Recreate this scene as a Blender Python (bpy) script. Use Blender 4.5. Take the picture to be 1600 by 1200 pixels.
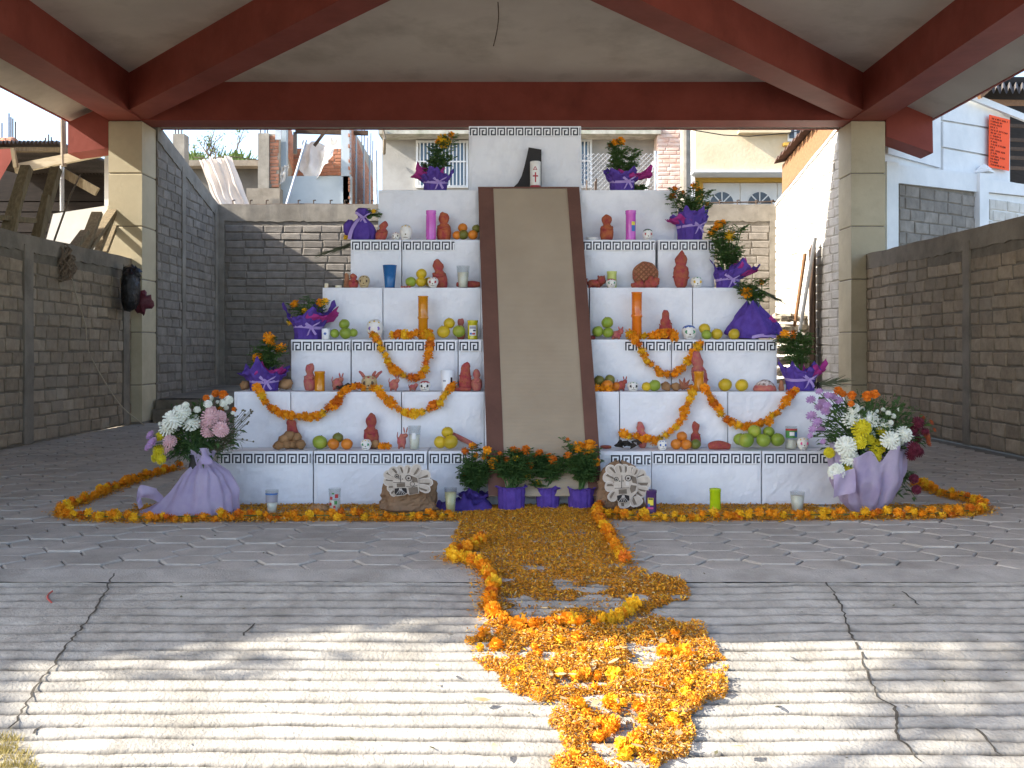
import bpy, math, random
import numpy as np
from mathutils import Vector, Matrix, noise

random.seed(7)
R = random.Random(11)
scene = bpy.context.scene
for o in list(bpy.data.objects): bpy.data.objects.remove(o)
COL = scene.collection

# ---------------------------------------------------------------- camera, sky, sun, exposure
F, H, HY, CX = 1570.0, 0.95, 547.0, 800.0          # focal length in photo pixels, eye height above the paved floor, horizon row, centre column
cam_d = bpy.data.cameras.new('camera'); cam = bpy.data.objects.new('camera', cam_d); COL.objects.link(cam)
cam.location = (0, 0, H); cam.rotation_euler = (math.pi/2, 0, 0)
cam_d.sensor_width = 36; cam_d.lens = 36*F/1600; cam_d.shift_y = (HY-600)/1600
cam_d.clip_start = 0.05; cam_d.clip_end = 2000
scene.camera = cam

SUN = Vector((5.0, 1.0, -3.3)).normalized()         # direction the light travels
world = bpy.data.worlds.new('World'); scene.world = world; world.use_nodes = True
wt = world.node_tree; wt.nodes.clear()
wo = wt.nodes.new('ShaderNodeOutputWorld'); bg = wt.nodes.new('ShaderNodeBackground'); sk = wt.nodes.new('ShaderNodeTexSky')
sk.sky_type = 'NISHITA'; sk.sun_disc = False
sk.sun_elevation = math.asin(-SUN.z); sk.sun_rotation = math.atan2(-SUN.x, -SUN.y)
sk.altitude = 1500; sk.air_density = 1.0; sk.dust_density = 6.0; sk.ozone_density = 1.0
bg.inputs['Strength'].default_value = 0.15
wt.links.new(sk.outputs[0], bg.inputs['Color']); wt.links.new(bg.outputs[0], wo.inputs['Surface'])
sd = bpy.data.lights.new('sun', 'SUN'); sd.energy = 3.6; sd.angle = math.radians(0.5); sd.color = (1.0, 0.95, 0.87)
sun = bpy.data.objects.new('sun', sd); COL.objects.link(sun); sun.rotation_euler = SUN.to_track_quat('-Z', 'Y').to_euler(); sun.location = (-20, -4, 14)
vs = scene.view_settings
vs.view_transform = 'Standard'; vs.look = 'None'; vs.gamma = 1; vs.use_curve_mapping = False; vs.exposure = 1.9

# ---------------------------------------------------------------- pixel to place
RAMP_D, RAMP_S = 4.35, 0.15                         # where the paved floor ends and how steep the ramp falls toward the street
def at(px, py, D): return Vector(((px-CX)*D/F, D, H+(HY-py)*D/F))
def on_floor(px, py, z=0.0):
    D = F*(H-z)/(py-HY)
    return Vector(((px-CX)*D/F, D, z))
def on_ground(px, py):
    p = on_floor(px, py)
    if p.y >= RAMP_D: return p
    D = F*(H+RAMP_D*RAMP_S)/((py-HY)+F*RAMP_S)
    return Vector(((px-CX)*D/F, D, -(RAMP_D-D)*RAMP_S))
def on_plane(px, py, p0, n):
    d = Vector(((px-CX)/F, 1, (HY-py)/F)); o = Vector((0, 0, H))
    return o + d*((p0-o).dot(n)/d.dot(n))

# ---------------------------------------------------------------- materials
def lin(h):
    h = h.lstrip('#'); out = []
    for i in (0, 2, 4):
        c = int(h[i:i+2], 16)/255
        out.append(c/12.92 if c <= .04045 else ((c+.055)/1.055)**2.4)
    return tuple(out)
MATS = {}
def mat(name, c1, c2=None, rough=.75, scale=6.0, detail=4, bump=0.0, bscale=30.0, rand=0.0, metal=0.0, trans=0.0, sss=0.0, spec=.4, ior=1.45,
        stretch=(1,1,1), thin=0.0, c3=None, c3scale=1.5, c3amt=.5, bdist=.01, coat=0.0, wave=None):
    if name in MATS: return MATS[name]
    m = bpy.data.materials.new(name); m.use_nodes = True; t = m.node_tree; N = t.nodes; L = t.links
    N.clear()
    out = N.new('ShaderNodeOutputMaterial'); p = N.new('ShaderNodeBsdfPrincipled'); L.new(p.outputs[0], out.inputs[0])
    p.inputs['Roughness'].default_value = rough; p.inputs['Metallic'].default_value = metal
    p.inputs['Specular IOR Level'].default_value = spec; p.inputs['IOR'].default_value = ior
    p.inputs['Transmission Weight'].default_value = trans
    p.inputs['Coat Weight'].default_value = coat
    if sss: p.inputs['Subsurface Weight'].default_value = sss; p.inputs['Subsurface Radius'].default_value = (.012, .008, .005); p.inputs['Subsurface Scale'].default_value = 1.0
    g = N.new('ShaderNodeNewGeometry'); mp = N.new('ShaderNodeMapping'); mp.inputs['Scale'].default_value = stretch
    L.new(g.outputs['Position'], mp.inputs['Vector']); vec = mp.outputs[0]
    a = lin(c1); col = None
    if c2:
        nz = N.new('ShaderNodeTexNoise'); nz.inputs['Scale'].default_value = scale; nz.inputs['Detail'].default_value = detail; nz.inputs['Roughness'].default_value = .6
        L.new(vec, nz.inputs['Vector'])
        rp = N.new('ShaderNodeMapRange'); rp.inputs[1].default_value = .32; rp.inputs[2].default_value = .68; L.new(nz.outputs[0], rp.inputs[0])
        mx = N.new('ShaderNodeMix'); mx.data_type = 'RGBA'; mx.inputs[6].default_value = (*a, 1); mx.inputs[7].default_value = (*lin(c2), 1)
        L.new(rp.outputs[0], mx.inputs[0]); col = mx.outputs[2]
    else:
        rgb = N.new('ShaderNodeRGB'); rgb.outputs[0].default_value = (*a, 1); col = rgb.outputs[0]
    if c3:
        nz = N.new('ShaderNodeTexNoise'); nz.inputs['Scale'].default_value = c3scale; nz.inputs['Detail'].default_value = 6; nz.inputs['Roughness'].default_value = .65
        L.new(vec, nz.inputs['Vector'])
        rp = N.new('ShaderNodeMapRange'); rp.inputs[1].default_value = .48; rp.inputs[2].default_value = .7; rp.inputs[4].default_value = c3amt; L.new(nz.outputs[0], rp.inputs[0])
        mx = N.new('ShaderNodeMix'); mx.data_type = 'RGBA'; L.new(col, mx.inputs[6]); mx.inputs[7].default_value = (*lin(c3), 1)
        L.new(rp.outputs[0], mx.inputs[0]); col = mx.outputs[2]
    if rand:
        oi = N.new('ShaderNodeObjectInfo'); rp = N.new('ShaderNodeMapRange'); rp.inputs[3].default_value = 1-rand; rp.inputs[4].default_value = 1+rand
        L.new(oi.outputs['Random'], rp.inputs[0])
        hs = N.new('ShaderNodeHueSaturation'); L.new(rp.outputs[0], hs.inputs['Value']); L.new(col, hs.inputs['Color']); col = hs.outputs[0]
    L.new(col, p.inputs['Base Color'])
    if bump or wave:
        bp = N.new('ShaderNodeBump'); bp.inputs['Strength'].default_value = bump if bump else wave[1]; bp.inputs['Distance'].default_value = bdist
        if wave:
            wv = N.new('ShaderNodeTexWave'); wv.bands_direction = wave[2]; wv.inputs['Scale'].default_value = wave[0]; wv.inputs['Distortion'].default_value = .4
            L.new(g.outputs['Position'], wv.inputs['Vector']); L.new(wv.outputs[1], bp.inputs['Height'])
        else:
            nb = N.new('ShaderNodeTexNoise'); nb.inputs['Scale'].default_value = bscale; nb.inputs['Detail'].default_value = 5; L.new(vec, nb.inputs['Vector']); L.new(nb.outputs[0], bp.inputs['Height'])
        L.new(bp.outputs[0], p.inputs['Normal'])
    if thin:
        tl = N.new('ShaderNodeBsdfTranslucent'); L.new(col, tl.inputs[0]); ms = N.new('ShaderNodeMixShader'); ms.inputs[0].default_value = thin
        L.new(p.outputs[0], ms.inputs[1]); L.new(tl.outputs[0], ms.inputs[2]); L.new(ms.outputs[0], out.inputs[0])
    MATS[name] = m
    return m

# ---------------------------------------------------------------- mesh builder
class MB:
    def __init__(s): s.v = []; s.f = []; s.m = []; s.cur = 0
    def add(s, vs, fs):
        b = len(s.v); s.v.extend([tuple(x) for x in vs]); s.f.extend([tuple(b+i for i in f) for f in fs]); s.m.extend([s.cur]*len(fs)); return s
    def box(s, a, b):
        (x0, y0, z0), (x1, y1, z1) = a, b
        return s.add([(x0,y0,z0),(x1,y0,z0),(x1,y1,z0),(x0,y1,z0),(x0,y0,z1),(x1,y0,z1),(x1,y1,z1),(x0,y1,z1)],
                     [(0,3,2,1),(4,5,6,7),(0,1,5,4),(1,2,6,5),(2,3,7,6),(3,0,4,7)])
    def hull8(s, p): return s.add(p, [(0,3,2,1),(4,5,6,7),(0,1,5,4),(1,2,6,5),(2,3,7,6),(3,0,4,7)])
    def bar(s, p, q, w, h, up=(0,0,1)):
        p = Vector(p); q = Vector(q); d = (q-p).normalized(); up = Vector(up)
        if abs(d.dot(up)) > .97: up = Vector((0, 1, 0))
        x = d.cross(up).normalized()*w/2; y = x.cross(d).normalized()*h/2
        return s.hull8([p-x-y, p+x-y, q+x-y, q-x-y, p-x+y, p+x+y, q+x+y, q-x+y])
    def tube(s, pts, rad, n=6, cap=True):
        pts = [Vector(p) for p in pts]
        if not hasattr(rad, '__len__'): rad = [rad]*len(pts)
        vs = []; fs = []
        for i, p in enumerate(pts):
            d = (pts[min(i+1, len(pts)-1)]-pts[max(i-1, 0)])
            d = d.normalized() if d.length > 1e-9 else Vector((0, 0, 1))
            u = d.cross(Vector((0, 0, 1)));
            if u.length < .15: u = d.cross(Vector((0, 1, 0)))
            u.normalize(); w = d.cross(u)
            for k in range(n):
                a = 2*math.pi*k/n; vs.append(p+u*math.cos(a)*rad[i]+w*math.sin(a)*rad[i])
        for i in range(len(pts)-1):
            for k in range(n): fs.append((i*n+k, i*n+(k+1)%n, (i+1)*n+(k+1)%n, (i+1)*n+k))
        if cap: fs.append(tuple(range(n-1, -1, -1))); fs.append(tuple((len(pts)-1)*n+k for k in range(n)))
        return s.add(vs, fs)
    def lathe(s, prof, n=20, c=(0,0,0), sx=1.0, sy=1.0, fn=None, cap=True):
        vs = []; fs = []
        for i, (r, z) in enumerate(prof):
            for k in range(n):
                a = 2*math.pi*k/n; p = Vector((r*math.cos(a)*sx, r*math.sin(a)*sy, z))
                if fn: p = fn(p, i, k)
                vs.append(p+Vector(c))
        for i in range(len(prof)-1):
            for k in range(n): fs.append((i*n+k, i*n+(k+1)%n, (i+1)*n+(k+1)%n, (i+1)*n+k))
        if cap: fs.append(tuple(range(n-1, -1, -1))); fs.append(tuple((len(prof)-1)*n+k for k in range(n)))
        return s.add(vs, fs)
    def ball(s, c, r, n=12, m=8, sq=(1,1,1), lump=0.0, ls=8.0, seed=0):
        vs = []; fs = []; c = Vector(c)
        for i in range(m+1):
            t = math.pi*i/m
            for k in range(n):
                a = 2*math.pi*k/n; d = Vector((math.sin(t)*math.cos(a), math.sin(t)*math.sin(a), -math.cos(t)))
                q = 1.0
                if lump: q += lump*noise.noise(d*ls/4+Vector((seed*3.1, seed*1.7, seed)))
                vs.append(c+Vector((d.x*r*sq[0], d.y*r*sq[1], d.z*r*sq[2]))*q)
        for i in range(m):
            for k in range(n): fs.append((i*n+k, i*n+(k+1)%n, (i+1)*n+(k+1)%n, (i+1)*n+k))
        return s.add(vs, fs)
    def prism(s, poly, off):
        off = Vector(off); n = len(poly); p = [Vector(x) for x in poly]
        return s.add(p+[x+off for x in p], [tuple(range(n)), tuple(range(2*n-1, n-1, -1))]+[(i, i+n, (i+1)%n+n, (i+1)%n) for i in range(n)])
    def grid(s, fn, nu, nv, wrap=False):
        vs = [fn(i/nu, j/nv) for j in range(nv+1) for i in range(nu if wrap else nu+1)]; w = nu if wrap else nu+1; fs = []
        for j in range(nv):
            for i in range(nu):
                a = j*w+i; b = j*w+(i+1)%w if wrap else j*w+i+1
                fs.append((a, b, b+w, a+w))
        return s.add(vs, fs)
    def mesh(s, name, mats, origin=(0,0,0), smooth=False):
        me = bpy.data.meshes.new(name); o = Vector(origin)
        me.from_pydata([tuple(Vector(v)-o) for v in s.v], [], s.f)
        mats = mats if isinstance(mats, (list, tuple)) else [mats]
        for m in mats: me.materials.append(m)
        if len(mats) > 1: me.polygons.foreach_set('material_index', s.m)
        if smooth: me.polygons.foreach_set('use_smooth', [True]*len(me.polygons))
        me.update(); return me
    def build(s, name, mats, parent=None, smooth=False, origin=None):
        """vertices are in world space; the object sits at its parent's origin (parts) or at origin (things of one mesh)"""
        if parent is not None: w = world_of(parent)
        else: w = Vector(origin) if origin is not None else s.base()
        ob = bpy.data.objects.new(name, s.mesh(name, mats, w, smooth)); COL.objects.link(ob)
        if parent is not None: ob.parent = parent
        else: ob.location = w
        return ob
    def base(s):
        a = np.array(s.v); return Vector(((a[:,0].min()+a[:,0].max())/2, (a[:,1].min()+a[:,1].max())/2, a[:,2].min()))
def world_of(o):
    w = Vector((0, 0, 0))
    while o is not None: w += o.location; o = o.parent
    return w
def tag(o, label=None, cat=None, group=None, kind=None):
    if label: o['label'] = label
    if cat: o['category'] = cat
    if group: o['group'] = group
    if kind: o['kind'] = kind
    return o
def thing(name, loc, label, cat, group=None):
    o = bpy.data.objects.new(name, None); COL.objects.link(o); o.location = loc; o.empty_display_size = .05
    return tag(o, label, cat, group)
def place(name, me, parent, loc, rot=(0,0,0), sc=(1,1,1)):
    """a part that shares mesh data; loc is in the parent's space"""
    o = bpy.data.objects.new(name, me); COL.objects.link(o); o.parent = parent; o.location = loc; o.rotation_euler = rot; o.scale = sc
    return o
def frames(pts, step):
    """evenly spaced points along a polyline"""
    out = []; acc = 0.0; pts = [Vector(p) for p in pts]; out.append(pts[0])
    for a, b in zip(pts, pts[1:]):
        L = (b-a).length; t = step-acc
        while t <= L: out.append(a.lerp(b, t/L)); t += step
        acc = (acc+L) % step
    return out
def smoothpath(p, k=5):
    p = [Vector(x) for x in p]; out = []
    for i in range(len(p)-1):
        a, b, c, d = p[max(i-1,0)], p[i], p[i+1], p[min(i+2,len(p)-1)]
        for j in range(k):
            t = j/k; out.append(.5*((2*b)+(c-a)*t+(2*a-5*b+4*c-d)*t*t+(3*b-a-3*c+d)*t**3))
    return out+[p[-1]]
def nz(x, y, z=0.0): return noise.noise(Vector((x, y, z)))
# ---------------------------------------------------------------- surface materials
M_PAVE = mat('paver_concrete', '#bfb8ac', '#a9a297', rough=.88, scale=7, bump=.4, bscale=90, rand=.07, c3='#938c81', c3scale=1.6, c3amt=.6)
M_JOINT = mat('joint_sand', '#837c72', '#6b655c', rough=.95, scale=20)
M_RAMP = mat('ramp_concrete', '#b7b1a6', '#9b958a', rough=.92, scale=8, detail=8, bump=.7, bscale=90, c3='#857f74', c3scale=3.5, c3amt=.7, bdist=.008)
def add_dirt(m, c1):                                 # grit settled in the grooves, carried by the mesh attribute "dirt"
    t = m.node_tree; p = next(n for n in t.nodes if n.type == 'BSDF_PRINCIPLED'); l = p.inputs['Base Color'].links[0]; src = l.from_socket
    at_ = t.nodes.new('ShaderNodeAttribute'); at_.attribute_name = 'dirt'; mx = t.nodes.new('ShaderNodeMix'); mx.data_type = 'RGBA'; mx.inputs[7].default_value = (*lin(c1), 1)
    t.links.new(at_.outputs['Fac'], mx.inputs[0]); t.links.new(src, mx.inputs[6]); t.links.new(mx.outputs[2], p.inputs['Base Color'])
add_dirt(M_RAMP, '#4c463d')
M_CONC = mat('raw_concrete', '#9b9487', '#7f786c', rough=.9, scale=4, bump=.4, bscale=60, c3='#5f594f', c3scale=1.1, c3amt=.5)
M_CONCD = mat('stained_concrete', '#958b7b', '#7a7062', rough=.92, scale=3, bump=.5, bscale=50, c3='#4b443a', c3scale=1.6, c3amt=.6)
M_MORT = mat('mortar_brown', '#837969', '#6c6355', rough=.95, scale=9, bump=.6, bscale=80)
M_MORTG = mat('mortar_grey', '#8b8478', '#746d62', rough=.95, scale=9, bump=.6, bscale=80)
M_BRICKB = mat('brown_block', '#a3927a', '#8a7a65', rough=.93, scale=12, bump=.7, bscale=70, rand=.2, c3='#9a9080', c3scale=1.3, c3amt=.55)
M_BRICKG = mat('grey_block', '#9a9287', '#827b71', rough=.93, scale=9, bump=.55, bscale=90, rand=.13, c3='#686055', c3scale=.8, c3amt=.5)
M_WHITEB = mat('pale_block', '#d3cfc5', '#bcb6aa', rough=.9, scale=6, bump=.5, bscale=70, rand=.05)
M_RED = mat('red_paint', '#9a4e41', '#8a4236', rough=.6, scale=2.5, bump=.25, bscale=10, spec=.3, c3='#6f3429', c3scale=1.6, c3amt=.5)
M_CEIL = mat('ceiling_paint', '#d6cdc0', '#cbc1b4', rough=.8, scale=1.4, bump=.15, bscale=9, c3='#9f9484', c3scale=1.1, c3amt=.55)
M_COLUMN = mat('column_cream', '#cfc3a4', '#c2b596', rough=.6, scale=2.2, bump=.2, bscale=25, rand=.05, c3='#b0a384', c3scale=1.8, c3amt=.6)
M_DARK = mat('dark_void', '#1c1815', rough=.95)
M_GROUND = mat('dusty_ground', '#a59c8c', '#8d8474', rough=.95, scale=1.2, bump=.4, bscale=20)
M_REBAR = mat('rusty_bar', '#6a5a4c', '#4a3c30', rough=.7, scale=20, metal=.4)
M_STEEL = mat('galvanised_pole', '#b9bbbb', '#9fa2a3', rough=.45, metal=.6, scale=9)
M_WOOD = mat('grey_timber', '#8f8064', '#6d6049', rough=.85, scale=6, stretch=(6,6,1), bump=.3, bscale=40, rand=.12)
M_WOODO = mat('orange_timber', '#8f6a48', '#7c583a', rough=.75, scale=5, stretch=(1,5,5), bump=.2, bscale=30)
M_WOODD = mat('dark_timber', '#54402f', '#3b2c20', rough=.85, scale=8)
M_WHITEP = mat('white_paint', '#e4e4e0', '#d6d7d4', rough=.6, scale=3, bump=.15, bscale=18, c3='#c2c3c0', c3scale=1.4, c3amt=.4)
M_CORR = mat('corrugated_sheet', '#6a6158', '#4a433c', rough=.7, scale=3)
M_REDBRICK = mat('red_brick', '#b98468', '#a56f55', rough=.9, scale=8, bump=.4, bscale=60, rand=.18)
M_MORTP = mat('mortar_pale', '#a99c8a', '#8e8271', rough=.95, scale=9)
M_PLAST = mat('grey_plaster', '#a9a69f', '#94918a', rough=.9, scale=1.6, bump=.3, bscale=25, c3='#7f7c75', c3scale=.9, c3amt=.5)
M_PLASTB = mat('blue_grey_plaster', '#aab3b6', '#98a1a5', rough=.9, scale=1.3, bump=.2, bscale=20)
M_CREAM = mat('cream_render', '#cdbd9f', '#bfad8c', rough=.9, scale=1.2, bump=.6, bscale=14)
M_YELLOW = mat('ochre_render', '#c9a24c', '#bb9440', rough=.85, scale=2)
M_PINKB = mat('limewashed_brick', '#ded0c4', '#cfa793', rough=.92, scale=5, bump=.4, bscale=40)
M_GLASS = mat('window_glass', '#5b7387', '#49606f', rough=.12, scale=1, spec=.8)
M_GLASSD = mat('dark_window_glass', '#3a3f45', rough=.15, spec=.7)
M_CLOTH = mat('cream_cloth', '#eadfd2', '#e0d2c3', rough=.85, scale=3, thin=.35)
M_TARP = mat('white_plastic', '#e6e2da', '#d8d3ca', rough=.4, scale=4, thin=.35)
M_TWIG = mat('twig', '#7a6d5c', '#5f5446', rough=.9, scale=20)
M_LEAF = mat('leaf_green', '#6b7d3c', '#4f642c', rough=.7, scale=6, thin=.25)

# ---------------------------------------------------------------- ground, floor, ramp
zs = -(RAMP_D+4)*RAMP_S-.04
mb = MB(); mb.add([(-60,-40,zs),(60,-40,zs),(60,-4,zs),(-60,-4,zs),(60,RAMP_D,-.04),(-60,RAMP_D,-.04)], [(0,1,2,3),(3,2,4,5)])
g = mb.build('ground', M_GROUND, origin=(0,0,zs)); tag(g, kind='structure')
mb = MB(); mb.add([(-300,RAMP_D,-.03),(300,RAMP_D,-.03),(300,600,-.03),(-300,600,-.03)], [(0,1,2,3)])
tag(mb.build('ground', M_GROUND, origin=(0,20,-.03)), kind='structure')

def ramp_z(X, D):
    z = -(RAMP_D-D)*RAMP_S
    return z
cracks = [[(178,897),(173,905),(166,925),(150,950),(140,965),(120,990),(100,1015),(85,1040),(65,1062),(50,1085),(35,1110),(25,1128),(8,1148)],
          [(1285,905),(1290,910),(1305,930),(1320,960),(1327,990),(1345,1020),(1352,1045),(1365,1075),(1375,1095),(1398,1105),(1402,1130),(1400,1150),(1420,1170),(1446,1198)],
          [(64,1135),(45,1155)], [(397,975),(376,998)], [(1410,925),(1440,950)], [(1525,1140),(1570,1190)]]
cr = []
for c in cracks:
    p = [on_ground(*q) for q in c]; w = []
    for a, b in zip(p, p[1:]):
        n = max(2, int((b-a).length/.02))
        for i in range(n): w.append((a.lerp(b, i/n)))
    cr.append(np.array([[q.x+R.uniform(-.006,.006), q.y+R.uniform(-.003,.003)] for q in w]))
crall = np.concatenate(cr)
xs = np.linspace(-2.4, 2.4, 431); edge0 = RAMP_D-.15   # a smooth edging strip lies between the paving and the grooves
PITCH = .0745; us = [0, .0035, .007, .0115, .018, .027, .038, .048, .0565, .063, .0675, .071]
rows = []; k = math.floor(2.3/PITCH)
while k*PITCH < edge0+.05:
    rows += [(k, j, k*PITCH+u) for j, u in enumerate(us)]; k += 1
V = np.empty((len(rows)*len(xs), 2)); Z = np.empty(len(V)); DIRT = np.zeros(len(V)); i = 0
for (k, j, s_) in rows:
    d = min(us[j], PITCH-us[j]); g_ = math.exp(-(d/.0085)**2); gd = math.exp(-(d/.0115)**2); side = us[j]/PITCH-.5
    for x in xs:
        w = .026*nz(x*.7, s_*.5, 3.3)+.009*nz(x*3.0, s_*9, 1.1)+.0025*nz(x*11, s_*22, 4)+.016*max(0, abs(x)-1.2)
        y = s_-w
        kk = k if us[j] < PITCH/2 else k+1
        amp = min(1, max(.4, 1.0+.9*nz(x*.9+kk*5.7, kk*2.31, 9)))
        if -1.75 < x+(4.2-y)*.9 < -1.2 and y > 3.6: amp *= .3
        V[i] = (x, min(y, edge0+.002)); y = V[i, 1]
        Z[i] = -(RAMP_D-y)*RAMP_S-amp*.024*g_+amp*.011*side*(1-g_)+.0022*nz(x*24, y*24)+.0012*nz(x*60, y*60)+.004*nz(x*3, y*3)-.006*max(0, nz(x*9, y*14, 6)-.45)
        DIRT[i] = max(0, min(1, gd*min(1, amp*1.4)*(1.25+.6*nz(x*9, kk*3.7, 5)+.45*nz(x*42, kk*1.7, 8))))+max(0, nz(x*17, y*30, 12)-.55)
        i += 1
ys = rows
nx = len(xs); ny = len(ys); faces = []; mi = []
for j in range(ny-1):
    for i in range(nx-1):
        a = j*nx+i; faces.append((a, a+1, a+nx+1, a+nx)); mi.append(0)
mb = MB(); mb.v = [(float(V[i,0]), float(V[i,1]), float(Z[i])) for i in range(len(V))]; mb.f = faces; mb.m = mi
ramp = mb.build('ramp', M_RAMP, smooth=True, origin=(0, 3, -.3)); tag(ramp, kind='structure')
da = ramp.data.attributes.new('dirt', 'FLOAT', 'POINT'); da.data.foreach_set('value', DIRT.astype(np.float32))
for c in cr:                                          # open cracks filled with dark grit
    q = MB(); vs = []; n_ = len(c)
    for i, p in enumerate(c):
        d = Vector((*(c[min(i+1,n_-1)]-c[max(i-1,0)]), 0)); d = d.normalized() if d.length else Vector((1,0,0)); s_ = Vector((-d.y, d.x, 0)); w = (.0026+.002*nz(i*.31, c[0][0]))*(.5 if i in (0, n_-1) else 1)+R.uniform(0,.0014)
        z = -(RAMP_D-p[1])*RAMP_S+.0035; vs += [Vector((p[0], p[1], z))+s_*(w+R.uniform(0,.002)), Vector((p[0], p[1], z))-s_*w]
    q.add(vs, [(2*i, 2*i+1, 2*i+3, 2*i+2) for i in range(n_-1)]); q.build('crack', mat('crack_grit', '#5a544b', '#454037', rough=.95, scale=60), ramp)
# the smooth concrete edging between grooves and paving, and the ramp beyond the part in view
mb = MB(); mb.grid(lambda u, v: Vector((-2.4+4.8*u, edge0-.004+.156*v, -(RAMP_D-(edge0-.004+.156*v))*RAMP_S*.9+.002+.002*nz(u*60, v*3)+.0015*nz(u*9, 1))), 240, 8)
tag(mb.build('edging_strip', mat('edging_concrete', '#b9b3a9', '#a39d93', rough=.9, scale=6, bump=.45, bscale=120, c3='#7d776d', c3scale=2.4, c3amt=.6), smooth=True, origin=(0, 4.3, 0)), kind='structure')
mb = MB()
for x0, x1 in ((-9, -2.4), (2.4, 9)):
    mb.add([(x0,-4,-(RAMP_D+4)*RAMP_S),(x1,-4,-(RAMP_D+4)*RAMP_S),(x1,RAMP_D,0),(x0,RAMP_D,0)], [(0,1,2,3)])
mb.add([(-2.4,-4,-(RAMP_D+4)*RAMP_S),(2.4,-4,-(RAMP_D+4)*RAMP_S),(2.4,2.35,-(RAMP_D-2.35)*RAMP_S),(-2.4,2.35,-(RAMP_D-2.35)*RAMP_S)], [(0,1,2,3)])
tag(mb.build('ramp', M_RAMP, origin=(0, -1, -1)), kind='structure')
# small dry grass at the lower corner of the ramp
M_DRYG = mat('dry_grass', '#b5a468', '#8f8145', rough=.9, scale=30, thin=.2)
mb = MB()
for i in range(1500):
    px, py = R.uniform(-30, 62), R.uniform(1148, 1225)
    if (px-10)/62+(1195-py)/60 > .85+.3*nz(px*.06, py*.06): continue
    p = on_ground(px, py); p.z -= .006; a = R.uniform(0, 6.28); h = R.uniform(.01, .035); w = .0016
    t = p+Vector((math.cos(a)*h*.8, math.sin(a)*h*.8, h)); s_ = Vector((-math.sin(a)*w, math.cos(a)*w, 0))
    mb.add([p-s_, p+s_, t], [(0,1,2)])
tag(mb.build('grass', M_DRYG), 'tuft of short dry grass at the lower corner of the ramp', 'grass', kind='stuff')
mb = MB(); pts = [on_ground(82-8*math.sin(t*3.0), 925+18*t)+Vector((0,0,.004)) for t in [i/10 for i in range(11)]]
mb.tube(pts, .0035, 5); tag(mb.build('plastic_ring', mat('red_plastic', '#b8524a', rough=.5)), 'curved scrap of red plastic lying on the shaded ramp', 'scrap')

# paved floor: six-sided blocks
FX0, FX1, FD1 = -4.9, 4.56, 13.2
mb = MB(); mb.add([(FX0,RAMP_D-.004,-.014),(FX1,RAMP_D-.004,-.014),(FX1,FD1,-.014),(FX0,FD1,-.014)], [(0,1,2,3)])
floor = mb.build('floor', M_JOINT, origin=(0, 8, -.014)); tag(floor, kind='structure')
def paver_mesh(seed):
    r = random.Random(seed); a, c, h = .137, .077, .0965; m = MB()
    P = [(-a,0),(-c,-h),(c,-h),(a,0),(c,h),(-c,h)]
    P = [(x+r.uniform(-.003,.003), y+r.uniform(-.003,.003)) for x, y in P]; b = .93; tz = .014+r.uniform(-.001,.001)
    vs = [(x,y,0) for x,y in P]+[(x,y,tz-.005) for x,y in P]+[(x*b,y*b,tz) for x,y in P]
    fs = [(i,(i+1)%6,6+(i+1)%6,6+i) for i in range(6)]+[(6+i,6+(i+1)%6,12+(i+1)%6,12+i) for i in range(6)]+[tuple(range(12,18))]
    m.add(vs, fs); return m
PM = [paver_mesh(i) for i in range(6)]; PME = [m.mesh('paver', M_PAVE) for m in PM]
spots = []; HALF = []
ci = 0; x = FX0+.14
while x < FX1-.1:
    y = RAMP_D+.1+(.1 if ci % 2 else 0)
    if ci % 2: HALF.append(x)
    while y < FD1-.1: spots.append((x, y)); y += .2
    x += .22; ci += 1
spots.sort(key=lambda s: (abs(s[0])*F/s[1] > 810, s[1]))
rest = MB()
for i, (x, y) in enumerate(spots):
    dz = R.uniform(-.003, .003); k = R.randrange(6)
    if i < 276: place('paver', PME[k], floor, (x, y-8, dz), (R.uniform(-.01,.01), R.uniform(-.01,.01), 0))
    else: rest.add([(vx+x, vy+y, vz-.014+dz) for vx, vy, vz in PM[k].v], PM[k].f)
tag(rest.build('paver', M_PAVE, floor), kind='stuff')
hm = MB(); a_, c_, h_ = .137, .077, .0965; hm.hull8([(-a_,.004,0),(a_,.004,0),(c_,h_,0),(-c_,h_,0),(-a_*.95,.008,.0135),(a_*.95,.008,.0135),(c_*.94,h_*.94,.0135),(-c_*.94,h_*.94,.0135)]); hme = hm.mesh('paver', M_PAVE)
for x in HALF:
    if abs(x) < 2.5: place('paver', hme, floor, (x, RAMP_D-8, R.uniform(-.002,.002)))

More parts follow.
